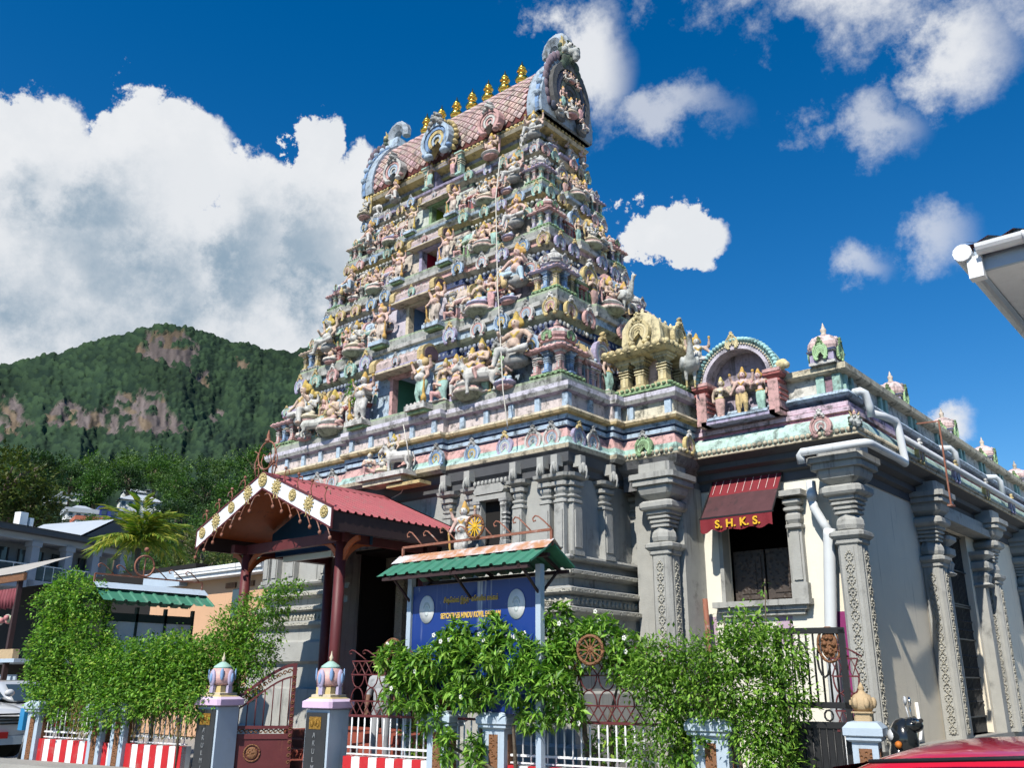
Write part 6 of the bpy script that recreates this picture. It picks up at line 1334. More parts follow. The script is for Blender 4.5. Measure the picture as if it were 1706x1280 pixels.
# ------------------------------------------------------------------ forested mountain
def azel(px, py): d = ray(px, py); return math.degrees(math.atan2(d[0], d[1])), math.degrees(math.atan2(d[2], math.hypot(d[0], d[1])))
skyl = [(-420, 720), (-200, 650), (-60, 622), (0, 611), (60, 600), (140, 580), (200, 560), (240, 549), (275, 545), (330, 553), (370, 568), (420, 578), (470, 591), (490, 590), (520, 582), (570, 620), (650, 700), (800, 800), (1000, 900)]
SA = sorted(azel(*p) for p in skyl); sa = np.array([a for a, e in SA]); se = np.array([e for a, e in SA])
a0, a1 = azel(-420, 900)[0], azel(1000, 900)[0]; v0, v1 = azel(-40, 800)[0], azel(560, 800)[0]
AZ = np.concatenate([np.arange(a0, v0, .35), np.arange(v0, v1, .065), np.arange(v1, a1, .5)])
TT = np.concatenate([np.linspace(0, .22, 24)[:-1], np.linspace(.22, .93, 330), np.linspace(.935, 1.12, 14)])
A, Tt = np.meshgrid(AZ, TT, indexing='ij')
def vnoise(x, y, seed):
    xi = np.floor(x).astype(np.int64); yi = np.floor(y).astype(np.int64); fx = x-xi; fy = y-yi; fx = fx*fx*(3-2*fx); fy = fy*fy*(3-2*fy)
    def h(i, j):
        n = (i*374761393+j*668265263+seed*1442695041) & 0x7fffffff; n = (n ^ (n >> 13))*1274126177 & 0x7fffffff; return ((n ^ (n >> 16)) & 0xffff)/65535.0
    return (h(xi, yi)*(1-fx)+h(xi+1, yi)*fx)*(1-fy)+(h(xi, yi+1)*(1-fx)+h(xi+1, yi+1)*fx)*fy
def fb(x, y, o, seed): return sum(vnoise(x*2**k, y*2**k, seed+k)*.5**k for k in range(o))/sum(.5**k for k in range(o))
Rr = 130+1450*np.clip(Tt/.93, 0, None)**1.25
E_sky = np.interp(A, sa, se)+.35*(fb(A*1.7, A*0, 4, 3)-.5)
sh_ = np.clip(Tt/.93, 0, 1)
El = 2.0+(E_sky-2.0)*(.30*sh_+.70*sh_**.8)
El = El+(2.6*(fb(A*.55, Tt*6, 4, 17)-.5)+.9*(fb(A*1.3, Tt*13, 3, 29)-.5))*np.sin(np.pi*np.clip(sh_, 0, 1))
back = np.clip((Tt-.93)/.19, 0, 1); 
Zt = EYE+Rr*np.tan(np.radians(El))*(1-.45*back)
Xt = Rr*np.sin(np.radians(A)); Yt = Rr*np.cos(np.radians(A))
# rock faces
pv = np.stack([Xt, Yt, Zt-EYE], -1); zz = pv@FWD; PXX = 853+FPX*(pv@RT)/zz; PYY = 640-FPX*(pv@UP)/zz
def inpoly(px, py, poly):
    ins = np.zeros(px.shape, bool); n = len(poly)
    for i in range(n):
        x1, y1 = poly[i]; x2, y2 = poly[(i+1) % n]; c = ((y1 > py) != (y2 > py)) & (px < (x2-x1)*(py-y1)/(y2-y1+1e-9)+x1); ins ^= c
    return ins
jx = PXX+26*(fb(PXX*.06, PYY*.06, 3, 41)-.5)+10*(fb(PXX*.2, PYY*.2, 2, 5)-.5); jy = PYY+26*(fb(PXX*.06, PYY*.06, 3, 57)-.5)+10*(fb(PXX*.2, PYY*.2, 2, 9)-.5)
rock = np.zeros(A.shape, bool)
for poly in ([(75, 708), (84, 676), (105, 668), (150, 690), (190, 682), (196, 656), (240, 655), (272, 658), (275, 682), (300, 698), (322, 716), (270, 724), (200, 722), (120, 712)], [(-60, 668), (30, 664), (42, 690), (52, 716), (30, 738), (-60, 742)], [(222, 588), (240, 562), (290, 553), (332, 572), (326, 600), (318, 626), (285, 618), (275, 602), (240, 598)], [(328, 630), (345, 622), (348, 646), (336, 645)], [(348, 690), (376, 688), (373, 707), (352, 707)], [(395, 600), (410, 590), (415, 620), (400, 625)]):
    rock |= inpoly(jx, jy, poly)
rock &= fb(PXX*.09, PYY*.09, 3, 77) < .60
# tree crowns as domes
gx_, gy_ = A/.27+.6*fb(A*3, El*3, 2, 5), El/.19+.6*fb(A*3, El*3, 2, 6); ix = np.floor(gx_).astype(np.int64); iy = np.floor(gy_).astype(np.int64); bestd = np.full(A.shape, 9.0); cid = np.zeros(A.shape)
def hs(i, j, s): n = (i*73856093 ^ j*19349663 ^ s*83492791) & 0x7fffffff; n = (n*1103515245+12345) & 0x7fffffff; return ((n >> 8) & 0xffff)/65535.0
for di in (-1, 0, 1):
    for dj in (-1, 0, 1):
        cx_, cy_ = ix+di+.15+.7*hs(ix+di, iy+dj, 1), iy+dj+.15+.7*hs(ix+di, iy+dj, 2); d = (gx_-cx_)**2+(gy_-cy_)**2; w_ = d < bestd; bestd = np.where(w_, d, bestd); cid = np.where(w_, hs(ix+di, iy+dj, 3), cid)
domeh = np.sqrt(np.clip(1-bestd/.62, 0, 1))*Rr*(.0016+.0034*cid)+Rr*.0012*fb(A*9, El*9, 2, 8)
Zt = Zt+np.where(rock, -1.0+5*fb(PXX*.10, PYY*.10, 4, 91), domeh)
n1_, n2_ = A.shape; idx = np.arange(n1_*n2_).reshape(n1_, n2_)
q4 = np.stack([idx[:-1, :-1], idx[1:, :-1], idx[1:, 1:], idx[:-1, 1:]], -1).reshape(-1, 4); F = np.concatenate([q4[:, [0, 1, 2]], q4[:, [0, 2, 3]]])
forest = np.stack([.010+.020*cid, .022+.034*cid, .014+.012*cid], -1)
big = fb(PXX*.012, PYY*.02, 3, 101)[..., None]; forest = forest*(.55+.9*big)
st_k = fb(PXX*.22, PYY*.03, 4, 64)[..., None]; rc = np.array([.135, .112, .105])*(.25+1.2*st_k); rc = np.where((fb(PXX*.05, PYY*.05, 2, 8)[..., None] > .66), rc*np.array([1.2, 1.1, .8]), rc)
top = np.clip((640-PYY)/70, 0, 1)[..., None]; rc = rc*(1-.35*top)  # upper rock darkened: shade on the summit put into the colour
VC = np.where(rock[..., None], rc, forest).reshape(-1, 3)
MT['hill'] = mat('hill_forest_and_rock', None, .95, .3, .35, 0, bump=.5, bscale=.9, spec=.1)
hm_ = fast_mesh('hills', np.stack([Xt, Yt, Zt], -1).reshape(-1, 3), F, VC[F].mean(1), 'hill', True)
o = bpy.data.objects.new('hills', hm_); COL.objects.link(o); o['kind'] = 'structure'
# ------------------------------------------------------------------ trees between town and mountain
SPOT = [(8, 815, 62, 95, 0, 'large olive tree at the left edge above the grey house'), (50, 848, 40, 97, 0, 'olive tree just right of the large one at the left edge'), (100, 886, 15, 100, 1, 'dark tree behind the left end of the grey house roof'), (58, 785, 38, 130, 1, 'dark tree crown rising behind the olive trees at the left edge'),
        (300, 905, 34, 78, 1, 'dark tree right of the palm behind the beige house'), (335, 935, 42, 55, 3, 'pale flowering tree beside the porch roof left side'), (392, 935, 36, 58, 2, 'bright green tree under the porch fascia'), (365, 885, 40, 105, 2, 'bright green tree above the pale flowering tree'),
        (300, 862, 30, 120, 1, 'dark round tree above the hillside road wall'), (256, 893, 18, 108, 2, 'green tree behind the blue painted hillside wall'), (200, 880, 11, 120, 0, 'small olive tree below the white hillside villa'), (150, 878, 16, 104, 2, 'small green tree beside the chimney of the grey house'),
        (345, 828, 36, 160, 1, 'dark tree right of the white hillside villa'), (300, 818, 26, 180, 2, 'green tree directly right of the villa roof'), (395, 830, 38, 140, 2, 'green tree left of the tower base on the slope'), (160, 818, 30, 185, 2, 'green tree above the flat hillside roofs'), (118, 800, 24, 190, 1, 'dark tree left of the flat hillside roofs'), (215, 800, 22, 200, 1, 'dark tree above the white hillside villa'),
        (440, 880, 40, 100, 1, 'dark tree seen behind the porch posts'), (425, 780, 34, 190, 2, 'green tree beside the ring ornament of the porch'), (196, 900, 18, 92, 1, 'dark tree behind the palm left side'), (270, 925, 30, 62, 2, 'bright tree right behind the palm fronds'), (-50, 850, 45, 92, 0, 'olive tree cut by the left picture edge'), (260, 790, 26, 210, 2, 'pale green tree high above the hillside villa'), (480, 900, 40, 80, 2, 'green tree behind the left tower wall')]
for s_ in SPOT: tree(*s_[:5], s_[5], 'trees below the mountain')
# the wood between the hillside houses, one mass
P = []; D = []; TN = []
for k in range(170):
    px = rnd.uniform(-40, 500); py = rnd.uniform(770, 955 if px > 215 else 880)
    Dd = 60+(955-py)*.95+rnd.uniform(-8, 8)+(18 if px < 215 else 0); pr = rnd.uniform(16, 30)
    if any(a-pr*1.2 < px < b_+pr*1.2 and py > t_-4 and py-pr*1.35 < u_ for a, b_, t_, u_ in ((82, 132, 822, 838), (118, 195, 840, 864), (190, 262, 815, 862))): continue
    c = atD(px, py, Dd); r = pr*Dd/FPX*1.25
    for j in range(16):
        d = unit(nr.normal(0, 1, 3)); d[2] = d[2]*.8+.1; cc = c+d*r*nr.uniform(.4, .95); m_ = 26; P.append(cc+nr.normal(0, r*.13, (m_, 3))); D.append(unit(d+nr.normal(0, .7, (m_, 3)))*1.0); TN.append(np.concatenate([np.full((m_, 1), r), np.tile(np.array(rnd.choice([(.07, .14, .03), (.05, .10, .03), (.11, .19, .04), (.09, .15, .045)]))*rnd.uniform(.7, 1.3), (m_, 1))], 1))
P = np.concatenate(P); D = np.concatenate(D); TN = np.concatenate(TN)
lm_ = leaves(P, D, 1.0*TN[:, 0]*.15, .6, TN[:, 1:]*nr.uniform(.8, 1.2, (len(P), 1)), 'hillside_wood', 'treeleaf')
wd_ = bpy.data.objects.new('hillside_wood', lm_); COL.objects.link(wd_); wd_['kind'] = 'stuff'; tag(wd_, 'mass of green trees covering the lower hillside between the houses', 'wood')
# coconut palm
pc = atD(232, 905, 50); palm = thing('palm_tree', (pc[0], pc[1], 0), 'yellow green coconut palm in front of the grey balcony house', 'palm')
q = MB(); q.tube([(pc[0], pc[1], 0), (pc[0]+.1, pc[1], pc[2]*.6), (pc[0], pc[1], pc[2]-.3)], [.2, .16, .14], 10); part('trunk', q, 'bark', palm)
def frond_mesh(seed):
    r_ = np.random.default_rng(seed); pts = []; L_ = 2.6
    for k in range(13): t = k/12; pts.append(np.array([L_*t*(1-.18*t), 0, .95*t-1.75*t*t]))
    P = []; D = []
    for k in range(1, 13):
        for s in (-1, 1):
            for j in range(2):
                tt = pts[k]*(1-j*.5)+pts[k-1]*(j*.5); P.append(tt); D.append(np.array([.55, s*.75, -.35-.25*r_.random()]))
    P = np.array(P); D = np.array(D); return leaves(P, D, .95, .13, pick([(.20, .27, .035), (.13, .22, .03), (.34, .34, .05)], len(P), .2), 'frond%d' % seed, 'leaf2', .25)
FR = [frond_mesh(k) for k in range(3)]
for k in range(22): o = inst('frond', FR[k % 3], palm, tuple(pc), rot=(0, R(rnd.uniform(-80, 5)), R(k*137.5)), sc=rnd.uniform(.8, 1.05)); o['kind'] = 'stuff'
# ------------------------------------------------------------------ houses
MT['greyroof'] = mat('grey_metal_roof', (.40, .44, .48), .5, .08, .5); MT['darkgrey'] = mat('dark_grey_fascia', (.06, .065, .075), .6, .1, 1); MT['bluewall'] = mat('bluish_grey_wall', (.30, .33, .38), .8, .06, .6); MT['housewhite'] = mat('white_house_wall', (.68, .69, .68), .8, .05, .3); MT['orangeroof'] = mat('orange_roof', (.45, .14, .08), .7, .1, .5); MT['navywall'] = mat('blue_painted_wall', (.03, .05, .22), .7, .1, .5)
MT['beige'] = mat('peach_beige_wall', lin('c79f7e'), .85, .05, 1.2, .06, (.3, .22, .15), .9, .15, .15, 30); MT['oldroof'] = mat('old_pale_roof_sheet', lin('a8a39a'), .7, .12, .8, .2, (.25, .2, .15), .6, .2, .2, 12)
def gplace(root_loc, ang): return Matrix.Translation(root_loc) @ Matrix.Rotation(ang, 4, 'Z')
class House:
    def __init__(s, name, loc, ang, label, cat='house', group=None):
        s.o = thing(name, loc, label, cat, group); s.o.rotation_euler = (0, 0, ang); s.M = gplace(loc, ang)
    def add(s, name, mb, m, parent=None, kind=None):
        o = bpy.data.objects.new(name, mb.mesh(name, m)); COL.objects.link(o); o.parent = parent or s.o
        if kind: o['kind'] = kind
        return o
# grey balcony house: facade runs back to the right; local x along facade, -y faces the viewer
ang = R(90+40.7-22.7); ux, uy = math.cos(ang), math.sin(ang); h0 = atD(-60, 960, 62)
def plen(px):
    best = None
    for l in np.arange(0, 60, .1):
        p = np.array([h0[0]+ux*l, h0[1]+uy*l, h0[2]])-CAM; x = 853+FPX*(p@RT)/(p@FWD)
        if best is None or abs(x-px) < best[0]: best = (abs(x-px), l)
    return best[1]
g = House('balcony_house', (h0[0], h0[1], 0), ang, 'two-storey grey house with columned balcony and low gabled roof', 'house')
zb = h0[2]-.05; Lh = plen(205); q = MB(); q.box(0, Lh, 1.9, 9, 0, zb+3.0); g.add('wall', q, 'bluewall')
q = MB(); q.box(-.3, Lh+.2, -.15, 2.0, zb-.25, zb+.25); g.add('balcony_slab', q, 'bluewall')
for px in (-40, 47, 105, 150, 195): l = plen(px); q = MB(); q.box(l-.28, l+.28, -.15, .4, zb-.25 if px != 47 else zb-2, zb+2.7); q.box(l-.38, l+.38, -.2, .45, zb+2.3, zb+2.6); g.add('column', q, 'bluewall')
q = MB(); q.box(-.3, Lh+.2, -.12, 2, zb+2.62, zb+3.0); g.add('beam', q, 'bluewall')
q = MB(); q.box(-.8, Lh+.8, -.8, 9.5, zb+3.0, zb+3.35); g.add('fascia', q, 'darkgrey')
l0, l1 = plen(118), plen(202); lm = plen(160); q = MB(); q.prism([(l0-.3, zb+3.3), (l1+.4, zb+3.3), (lm+.1, zb+4.75)], -.75, -.2, 'Y'); g.add('gable', q, 'darkgrey'); q = MB(); q.add([(l0-.6, -.8, zb+3.34), (lm+.1, -.8, zb+4.9), (lm+.1, 6, zb+4.9), (l0-.6, 6, zb+3.34), (l1+.8, -.8, zb+3.34), (l1+.8, 6, zb+3.34)], [(0, 1, 2, 3), (1, 4, 5, 2)]); g.add('gable_roof', q, 'greyroof')
q = MB(); q.add([(-.9, -.9, zb+3.36), (l0+1.5, -.9, zb+3.36), (l0+1.5, 4, zb+4.2), (-.9, 4, zb+4.2)], [(0, 1, 2, 3)]); g.add('roof', q, 'greyroof')
for i_, (pa, pb_) in enumerate(((-35, 40), (55, 98), (112, 142), (156, 188))):
    la, lb = plen(pa), plen(pb_); q = MB(); n = 3
    q.box(la+.1, lb-.1, 1.82, 1.9, zb+.25, zb+2.3); o = g.add('window', q, 'glass')
    for k in range(n+1): x = la+.1+(lb-la-.2)*k/n; q = MB(); q.box(x-.04, x+.04, 1.76, 1.84, zb+.25, zb+2.3); g.add('window_bar', q, 'darkgrey', o)
    for k in range(4): q = MB(); x = la+(lb-la)*k/3; q.box(x-.025, x+.025, -.05, 0, zb+.25, zb+1.2); g.add('baluster_post', q, 'pvc')
    q = MB(); q.box(la-.2, lb+.2, -.06, 0, zb+1.15, zb+1.22); g.add('balcony_rail', q, 'pvc'); q = MB(); q.box(la, lb, -.04, -.02, zb+.3, zb+1.1); g.add('glass_panel', q, 'glass')
q = MB(); q.box(plen(112)-.3, plen(112)+.3, 5, 5.6, zb+3.4, zb+5.3); q.box(plen(112)+.5, plen(112)+.8, 5, 5.5, zb+3.4, zb+5.0); g.add('chimney', q, 'housewhite')
# hillside houses
def villa(px0, px1, pt, pb_, D, label, roofm='greyroof', wallm='housewhite', hip=True, rows=1, roof_h=.45, group='houses on the hillside'):
    c = atD((px0+px1)/2, pb_, D); s = D/FPX*1.08; w_ = (px1-px0)*s; h_ = (pb_-pt)*s*1.02; yawc = math.atan2(c[1], c[0])-math.pi/2
    g = House('hillside_house', (c[0], c[1], c[2]-1), yawc+R(8), label, 'house', group); dp = max(4, w_*.5)
    wh = h_*(1-roof_h); q = MB(); q.box(-w_/2, w_/2, 0, dp, .6, 1+wh); g.add('wall', q, wallm)
    rz = 1+wh; e = .06*w_; q = MB(); hx = w_/2+e
    if hip: q.add([(-hx, -e, rz), (hx, -e, rz), (hx, dp+e, rz), (-hx, dp+e, rz), (-w_*.18, dp*.5, rz+h_*roof_h), (w_*.18, dp*.5, rz+h_*roof_h)], [(0, 1, 5, 4), (1, 2, 5), (2, 3, 4, 5), (3, 0, 4)])
    else: q.box(-hx, hx, -e, dp+e, rz, rz+h_*roof_h)
    g.add('roof', q, roofm)
    for r_ in range(rows):
        zc = wh*(r_+.5)/rows+1; n = max(2, int((px1-px0)/9))
        for k in range(n): x = -w_/2+w_*(k+.5)/n; q = MB(); q.box(x-w_/n*.27, x+w_/n*.27, -.08, .02, zc-wh/rows*.28, zc+wh/rows*.28); g.add('window', q, 'glass')
    return g
villa(206, 262, 826, 848, 190, 'white hillside villa with grey hipped roof and long verandah', rows=1, roof_h=.5); villa(209, 239, 815, 828, 205, 'upper storey block of the white hillside villa', rows=1, roof_h=.5); villa(243, 260, 815, 822, 215, 'small pale roofed house right above the villa', rows=1)
villa(82, 108, 828, 836, 185, 'flat white roofed house far left on the hillside', hip=False, roof_h=.4); villa(105, 132, 823, 832, 200, 'pale flat roofed house right of the flat white one', hip=False, roof_h=.35)
villa(118, 168, 851, 863, 140, 'white long house above the hillside road', hip=False, roof_h=.5); villa(122, 152, 842, 853, 150, 'small gabled house above the long white one', roof_h=.7); villa(130, 162, 864, 878, 120, 'house with orange roof below the long white one', 'orangeroof', roof_h=.4, hip=False)
villa(168, 192, 848, 862, 140, 'blue painted building beside the hillside road', 'navywall', 'navywall', False, 1, .2); villa(190, 242, 852, 862, 142, 'long pale retaining wall house right of the blue building', 'greyroof', 'housewhite', False, 1, .3); villa(165, 192, 882, 900, 85, 'grey roofed house peeking over the balcony house gable', roof_h=.5)
# beige house behind the yard
bz = onY(350, 955, 14.6); g = House('beige_house', (bz[0], 14.6, 0), 0, 'peach beige house with white gutter behind the left porch post', 'house'); zt = bz[2]
xl, xr_ = onY(240, 960, 14.6)[0]-bz[0], onY(440, 950, 14.6)[0]-bz[0]; xm = onY(296, 962, 14.6)[0]-bz[0]
q = MB(); q.box(xl, xr_, .35, 8, 0, zt-.05); g.add('wall', q, 'beige'); q = MB(); q.box(xm, xr_, -.12, .02, zt-.02, zt+.12); q.box(xm, xr_, -.14, -.10, zt+.05, zt+.16); g.add('gutter', q, 'white')
q = MB(); q.add([(xm-.1, -.1, zt+.14), (xr_, -.1, zt+.14), (xr_, 6, zt+.6), (xm-.1, 6, zt+.6)], [(0, 1, 2, 3)]); g.add('roof', q, 'oldroof'); q = MB(); q.box(xm, xr_, -.05, .35, zt-.14, zt-.02); g.add('soffit', q, 'white')
q = MB(); q.box(xl-.2, xm, .1, 6, zt-.25, zt+.22); g.add('flat_roof_edge', q, 'palegrey')
for x in (.4, 1.3): q = MB(); q.box(x, x+.5, .30, .36, zt-.45, zt-.3); g.add('wall_vent', q, 'carvebrown')
q = MB(); q.box(xm+2.6, xm+3.0, .30, .4, zt-1.3, zt-.5); g.add('window', q, 'glass')
# market shop at far left
sx0, sx1 = onY(-60, 1000, 13.4)[0], onY(240, 970, 13.4)[0]; g = House('market_shop', (sx0, 13.4, 0), 0, 'open market shop with old roof and hanging dark red cloths at the left edge', 'shop')
zr_ = onY(40, 962, 13.4)[2]; Ls = sx1-sx0; xa = onY(78, 962, 13.4)[0]-sx0
q = MB(); q.add([(-2, -.8, zr_), (xa, -.8, zr_-.02), (xa-1.5, 1.4, zr_+.85), (-2, 1.4, zr_+.85)], [(0, 1, 2, 3)]); g.add('roof', q, 'oldroof'); q = MB(); q.box(-2, xa, -.75, -.65, zr_-.28, zr_-.03); g.add('fascia', q, 'carvebrown')
q = MB(); q.box(-2, Ls, 1.6, 2, 0, zr_); g.add('back_wall', q, 'dark');
zbal = onY(30, 1090, 13.4)[2]; q = MB(); q.box(-2, onY(58, 1090, 13.4)[0]-sx0, -.7, -.5, zbal-.18, zbal+.12); g.add('balcony_edge', q, MT['sandpot']); q = MB(); q.box(-2, onY(62, 1090, 13.4)[0]-sx0, -.7, 1.6, zbal-.30, zbal-.18); g.add('floor_slab', q, 'palegrey')
xs_ = onY(15, 1000, 13.4)[0]-sx0; xe_ = onY(60, 1000, 13.4)[0]-sx0; zc1 = onY(40, 985, 13.4)[2]; zc0 = onY(40, 1018, 13.4)[2]
MT['cloth'] = mat('dark_red_cloth', lin('7c4048'), .9, .2, 6, .3, (.3, .16, .16), 5, .2, .2, 20)
for k in range(9):
    x = xs_+(xe_-xs_)*k/9; q = MB(); q.tube([(x+.09, -.6, zc1), (x+.09, -.6, (zc1+zc0)/2), (x+.10, -.6, zc0+.1*rnd.random())], [.06, .10, .05], 7); g.add('hanging_cloth', q, 'cloth')
zf = onY(30, 1035, 13.4)[2]
for k in range(12):
    x = -1+(xe_+1.2)*k/12; q = MB(); [q.ball((x+rnd.uniform(-.1, .1), -.62+rnd.uniform(-.1, .1), zf+rnd.uniform(-.1, .1)), .1, rnd.choice([(.5, .5, .42), (.4, .45, .3), (.5, .2, .2)]), 6, 4) for _ in range(5)]; g.add('hanging_flowers', q, 'paint')
for k in range(16): x = -1+k*.25; q = MB(); q.bar((x, -.62, zbal+.1), (x+.25, -.62, zf-.15), .02); q.bar((x+.25, -.62, zbal+.1), (x, -.62, zf-.15), .02); g.add('lattice_rail', q, 'black')
for x in (-.5, xe_-.1): q = MB(); q.box(x-.08, x+.08, -.65, -.5, 0, zr_-.1); g.add('post', q, 'darkwood')
q = MB(); zp = onY(15, 1135, 13.4)[2]; q.box(onY(0, 1135, 13.2)[0]-sx0, onY(30, 1135, 13.2)[0]-sx0, -.3, -.25, zp-.2, zp+.2); g.add('poster', q, 'palegrey')
# green roof peak beyond
gp = atD(402, 930, 30); q = MB(); q.add([(gp[0]-1.6, gp[1], gp[2]-.6), (gp[0]+1.2, gp[1]+.6, gp[2]-.5), (gp[0], gp[1]+1.4, gp[2]+.5), (gp[0]-.6, gp[1]+2.5, gp[2]-.5)], [(0, 1, 2), (0, 2, 3), (1, 3, 2), (0, 3, 1)]); solo('green_roof_peak', q, 'greenroof', 'green pyramid roof peeking out behind the left porch post', 'roof')
# roof corner of the house on the right
ec = atD(1607, 447, 8.2); g = House('eave_house', (ec[0], ec[1], 0), 0, 'house roof corner with white gutters entering at the right picture edge', 'house'); z = ec[2]
q = MB(); q.box(.75, 6, .75, 12, 0, z+.2); g.add('wall', q, 'cream'); q = MB(); q.box(.12, 7, .12, 12, z-.02, z+.01); g.add('soffit', q, 'white')
q = MB(); q.box(.08, 7, .08, .12, z-.03, z+.2); q.box(.08, .12, .12, 12, z-.03, z+.2); g.add('fascia', q, 'palegrey')
def half_gutter(p0, p1, r):
    m = MB(); a = Vector(p0); b = Vector(p1); d = (b-a).normalized(); sd = Vector((-d.y, d.x, 0)); vs = []; K = 9
    for t in (a, b):
        for rr in (r, r*.86):
            for k in range(K): an = math.pi+math.pi*k/(K-1); vs.append(t+sd*rr*math.cos(an)+Vector((0, 0, rr*math.sin(an))))
    fs = []
    for k in range(K-1): fs += [(k, k+1, 2*K+k+1, 2*K+k), (K+k, 3*K+k, 3*K+k+1, K+k+1), (k, K+k, K+k+1, k+1), (2*K+k, 2*K+k+1, 3*K+k+1, 3*K+k)]
    fs += [(0, 2*K, 3*K, K), (K-1, 2*K-1, 4*K-1, 3*K-1)]; m.add(vs, fs); return m
g.add('gutter', half_gutter((.12, -.0, z+.17), (7, -.0, z+.17), .08), 'white'); g.add('gutter', half_gutter((0, .0, z+.15), (0, 12, z+.15), .08), 'pvc')
q = MB(); q.tube([(0, -.005, z+.15), (0, .005, z+.15)], .08, 12); g.add('gutter_end', q, 'white'); q = MB(); q.box(.02, .14, .02, .13, z-.1, z+.1); g.add('corner_bracket', q, 'white')
for k in range(8): q = MB(); q.tube([(.5+k*.7, -.0+.085*math.cos(a), z+.17+.085*math.sin(a)) for a in np.linspace(math.pi, 2*math.pi, 8)], .012, 5); g.add('gutter_strap', q, 'white')
q = MB(); n = 60; vs = []; 
for t in (0, 1):
    for k in range(n): vs.append((.02+k*.1, .02+t*5, z+.24+t*1.8+.02*math.cos(k*math.pi)))
q.add(vs, [(k, k+1, n+k+1, n+k) for k in range(n-1)]); g.add('roof', q, 'maroon')
q = MB(); q.add([(.02, .02, z+.22), (.02, 12, z+.22), (5, 12, z+2.0), (5, 5, z+2.0)], [(0, 1, 2, 3)]); g.add('side_roof', q, 'maroon')
# ------------------------------------------------------------------ creepers, hedges and bushes
def plant(name, loc, label, blobs, n, per, spread, size, width, cols, m, curl=.15, cat='plant', stems=(), stemr=.02):
    t = thing(name, loc, label, cat); P, D = clumpy(blobs, n, per, spread); D = unit(D+np.array([0, 0, -.1])); o = part('foliage', leaves(P, D, size, width, pick(cols, len(P), .22), name+'_leaves', m, curl), m, t, 'stuff')
    for s in stems: q = MB(); k = len(s); q.tube(s, [stemr*(1-.6*i/(k-1)) for i in range(k)], 6); part('stem', q, 'bark', t)
    return t
CG = [(.10, .24, .03), (.15, .32, .035), (.22, .42, .05), (.07, .17, .02), (.14, .29, .05), (.28, .40, .06)]
def fpt(px, py, dy=0.0):
    d = ray(px, py); t = (8.46+dy+.2*17.1)/(d[1]-.2*d[0]); return CAM+d*t
b = []
for (px, py, rx, rz) in ((118, 985, .42, .40), (92, 1010, .36, .4), (150, 1000, .34, .38), (110, 1050, .55, .5), (150, 1060, .40, .5), (80, 1080, .42, .5), (105, 1120, .5, .5), (75, 1130, .35, .4), (130, 1150, .45, .45), (165, 1090, .3, .4), (118, 1185, .4, .35), (88, 1170, .3, .3)):
    b.append((fpt(px, py, .1), (rx, .42, rz)))
c = fpt(110, 1150, .1); plant('creeper_column', (c[0], c[1], 0), 'tall clipped creeper column at the left end of the fence', b, 3000, 7, .055, .068, .62, CG, 'leaf2', stems=[[(c[0], c[1], 0), (c[0]+.05, c[1], 1.5), (c[0], c[1], 3.2)]], stemr=.06)
b = []
for px in range(165, 340, 14):
    top = 1096-26*math.sin((px-165)/190*math.pi*.9)-(10 if px > 280 else 0)+rnd.uniform(-7, 7)
    for k in range(4):
        py = top+18+k*27
        if py < 1205-(10 if px > 330 else 0): b.append((fpt(px+rnd.uniform(-6, 6), py, -.05-.04*k), (rnd.uniform(.28, .40), .34, rnd.uniform(.22, .30))))
for (px, py) in ((345, 1085), (365, 1100), (350, 1125), (385, 1110), (375, 1140), (400, 1085)): b.append((fpt(px, py, .62), (.34, .3, .28)))
c = fpt(260, 1150); plant('fence_hedge', (c[0], c[1], 0), 'bright green creeper hedge spilling over the left fence', b, 4000, 7, .055, .068, .62, CG, 'leaf2', stems=[[(c[0]+d_, c[1]+.1, 0), (c[0]+d_*1.1, c[1]-.0, .9), (c[0]+d_*1.2, c[1], 1.6)] for d_ in (-1.6, -.8, 0, .8)], stemr=.03)
# dry hanging stems under the hedge
t = thing('dry_creeper_stems', tuple(fpt(270, 1240, -.15)), 'dry brown creeper stems hanging over the white railing below the hedge', 'plant')
P = []; D = []
for k in range(900):
    px = rnd.choice([rnd.uniform(215, 330), rnd.uniform(115, 165)]); py = rnd.uniform(1165, 1228); P.append(fpt(px, py, -.14-rnd.random()*.08)); D.append((rnd.uniform(-.4, .4), rnd.uniform(-.5, 0), -1))
part('dry_leaves', leaves(np.array(P), np.array(D), .07, .3, pick([(.22, .15, .05), (.30, .22, .08), (.14, .09, .04), (.10, .14, .03)], len(P)), 'dry_leaves', 'leaf2'), 'leaf2', t, 'stuff')
for k in range(14): a = fpt(225+k*8, 1165, -.12); e = fpt(222+k*8+rnd.uniform(-8, 8), 1232, -.14); q = MB(); q.tube([a, (a+e)/2+np.array([.03, -.03, 0]), e], .008, 4); part('stem', q, 'bark', t)
b = []
for (px, py, rx, rz) in ((392, 1072, .34, .32), (352, 1085, .25, .25), (395, 1040, .34, .35), (420, 1020, .30, .3), (440, 1055, .32, .35), (400, 1095, .4, .35), (430, 1100, .3, .3), (455, 1010, .22, .22), (410, 1135, .25, .3), (372, 1050, .2, .22), (470, 990, .16, .12), (485, 978, .12, .08)):
    b.append((fpt(px, py, .55), (rx, .35, rz)))
c = fpt(395, 1100, .55); plant('porch_creeper', (c[0], c[1], 0), 'loose climbing creeper round the left porch post', b, 1600, 6, .06, .072, .45, CG, 'leaf2', stems=[[(c[0], c[1], .1), (c[0]+.1, c[1], 1.4), (c[0]+.25, c[1], 2.4), (c[0]+.6, c[1], 3.0)], [(c[0]-.2, c[1], .1), (c[0]-.1, c[1], 1.3), (c[0]+.1, c[1], 2.7)]], stemr=.03)
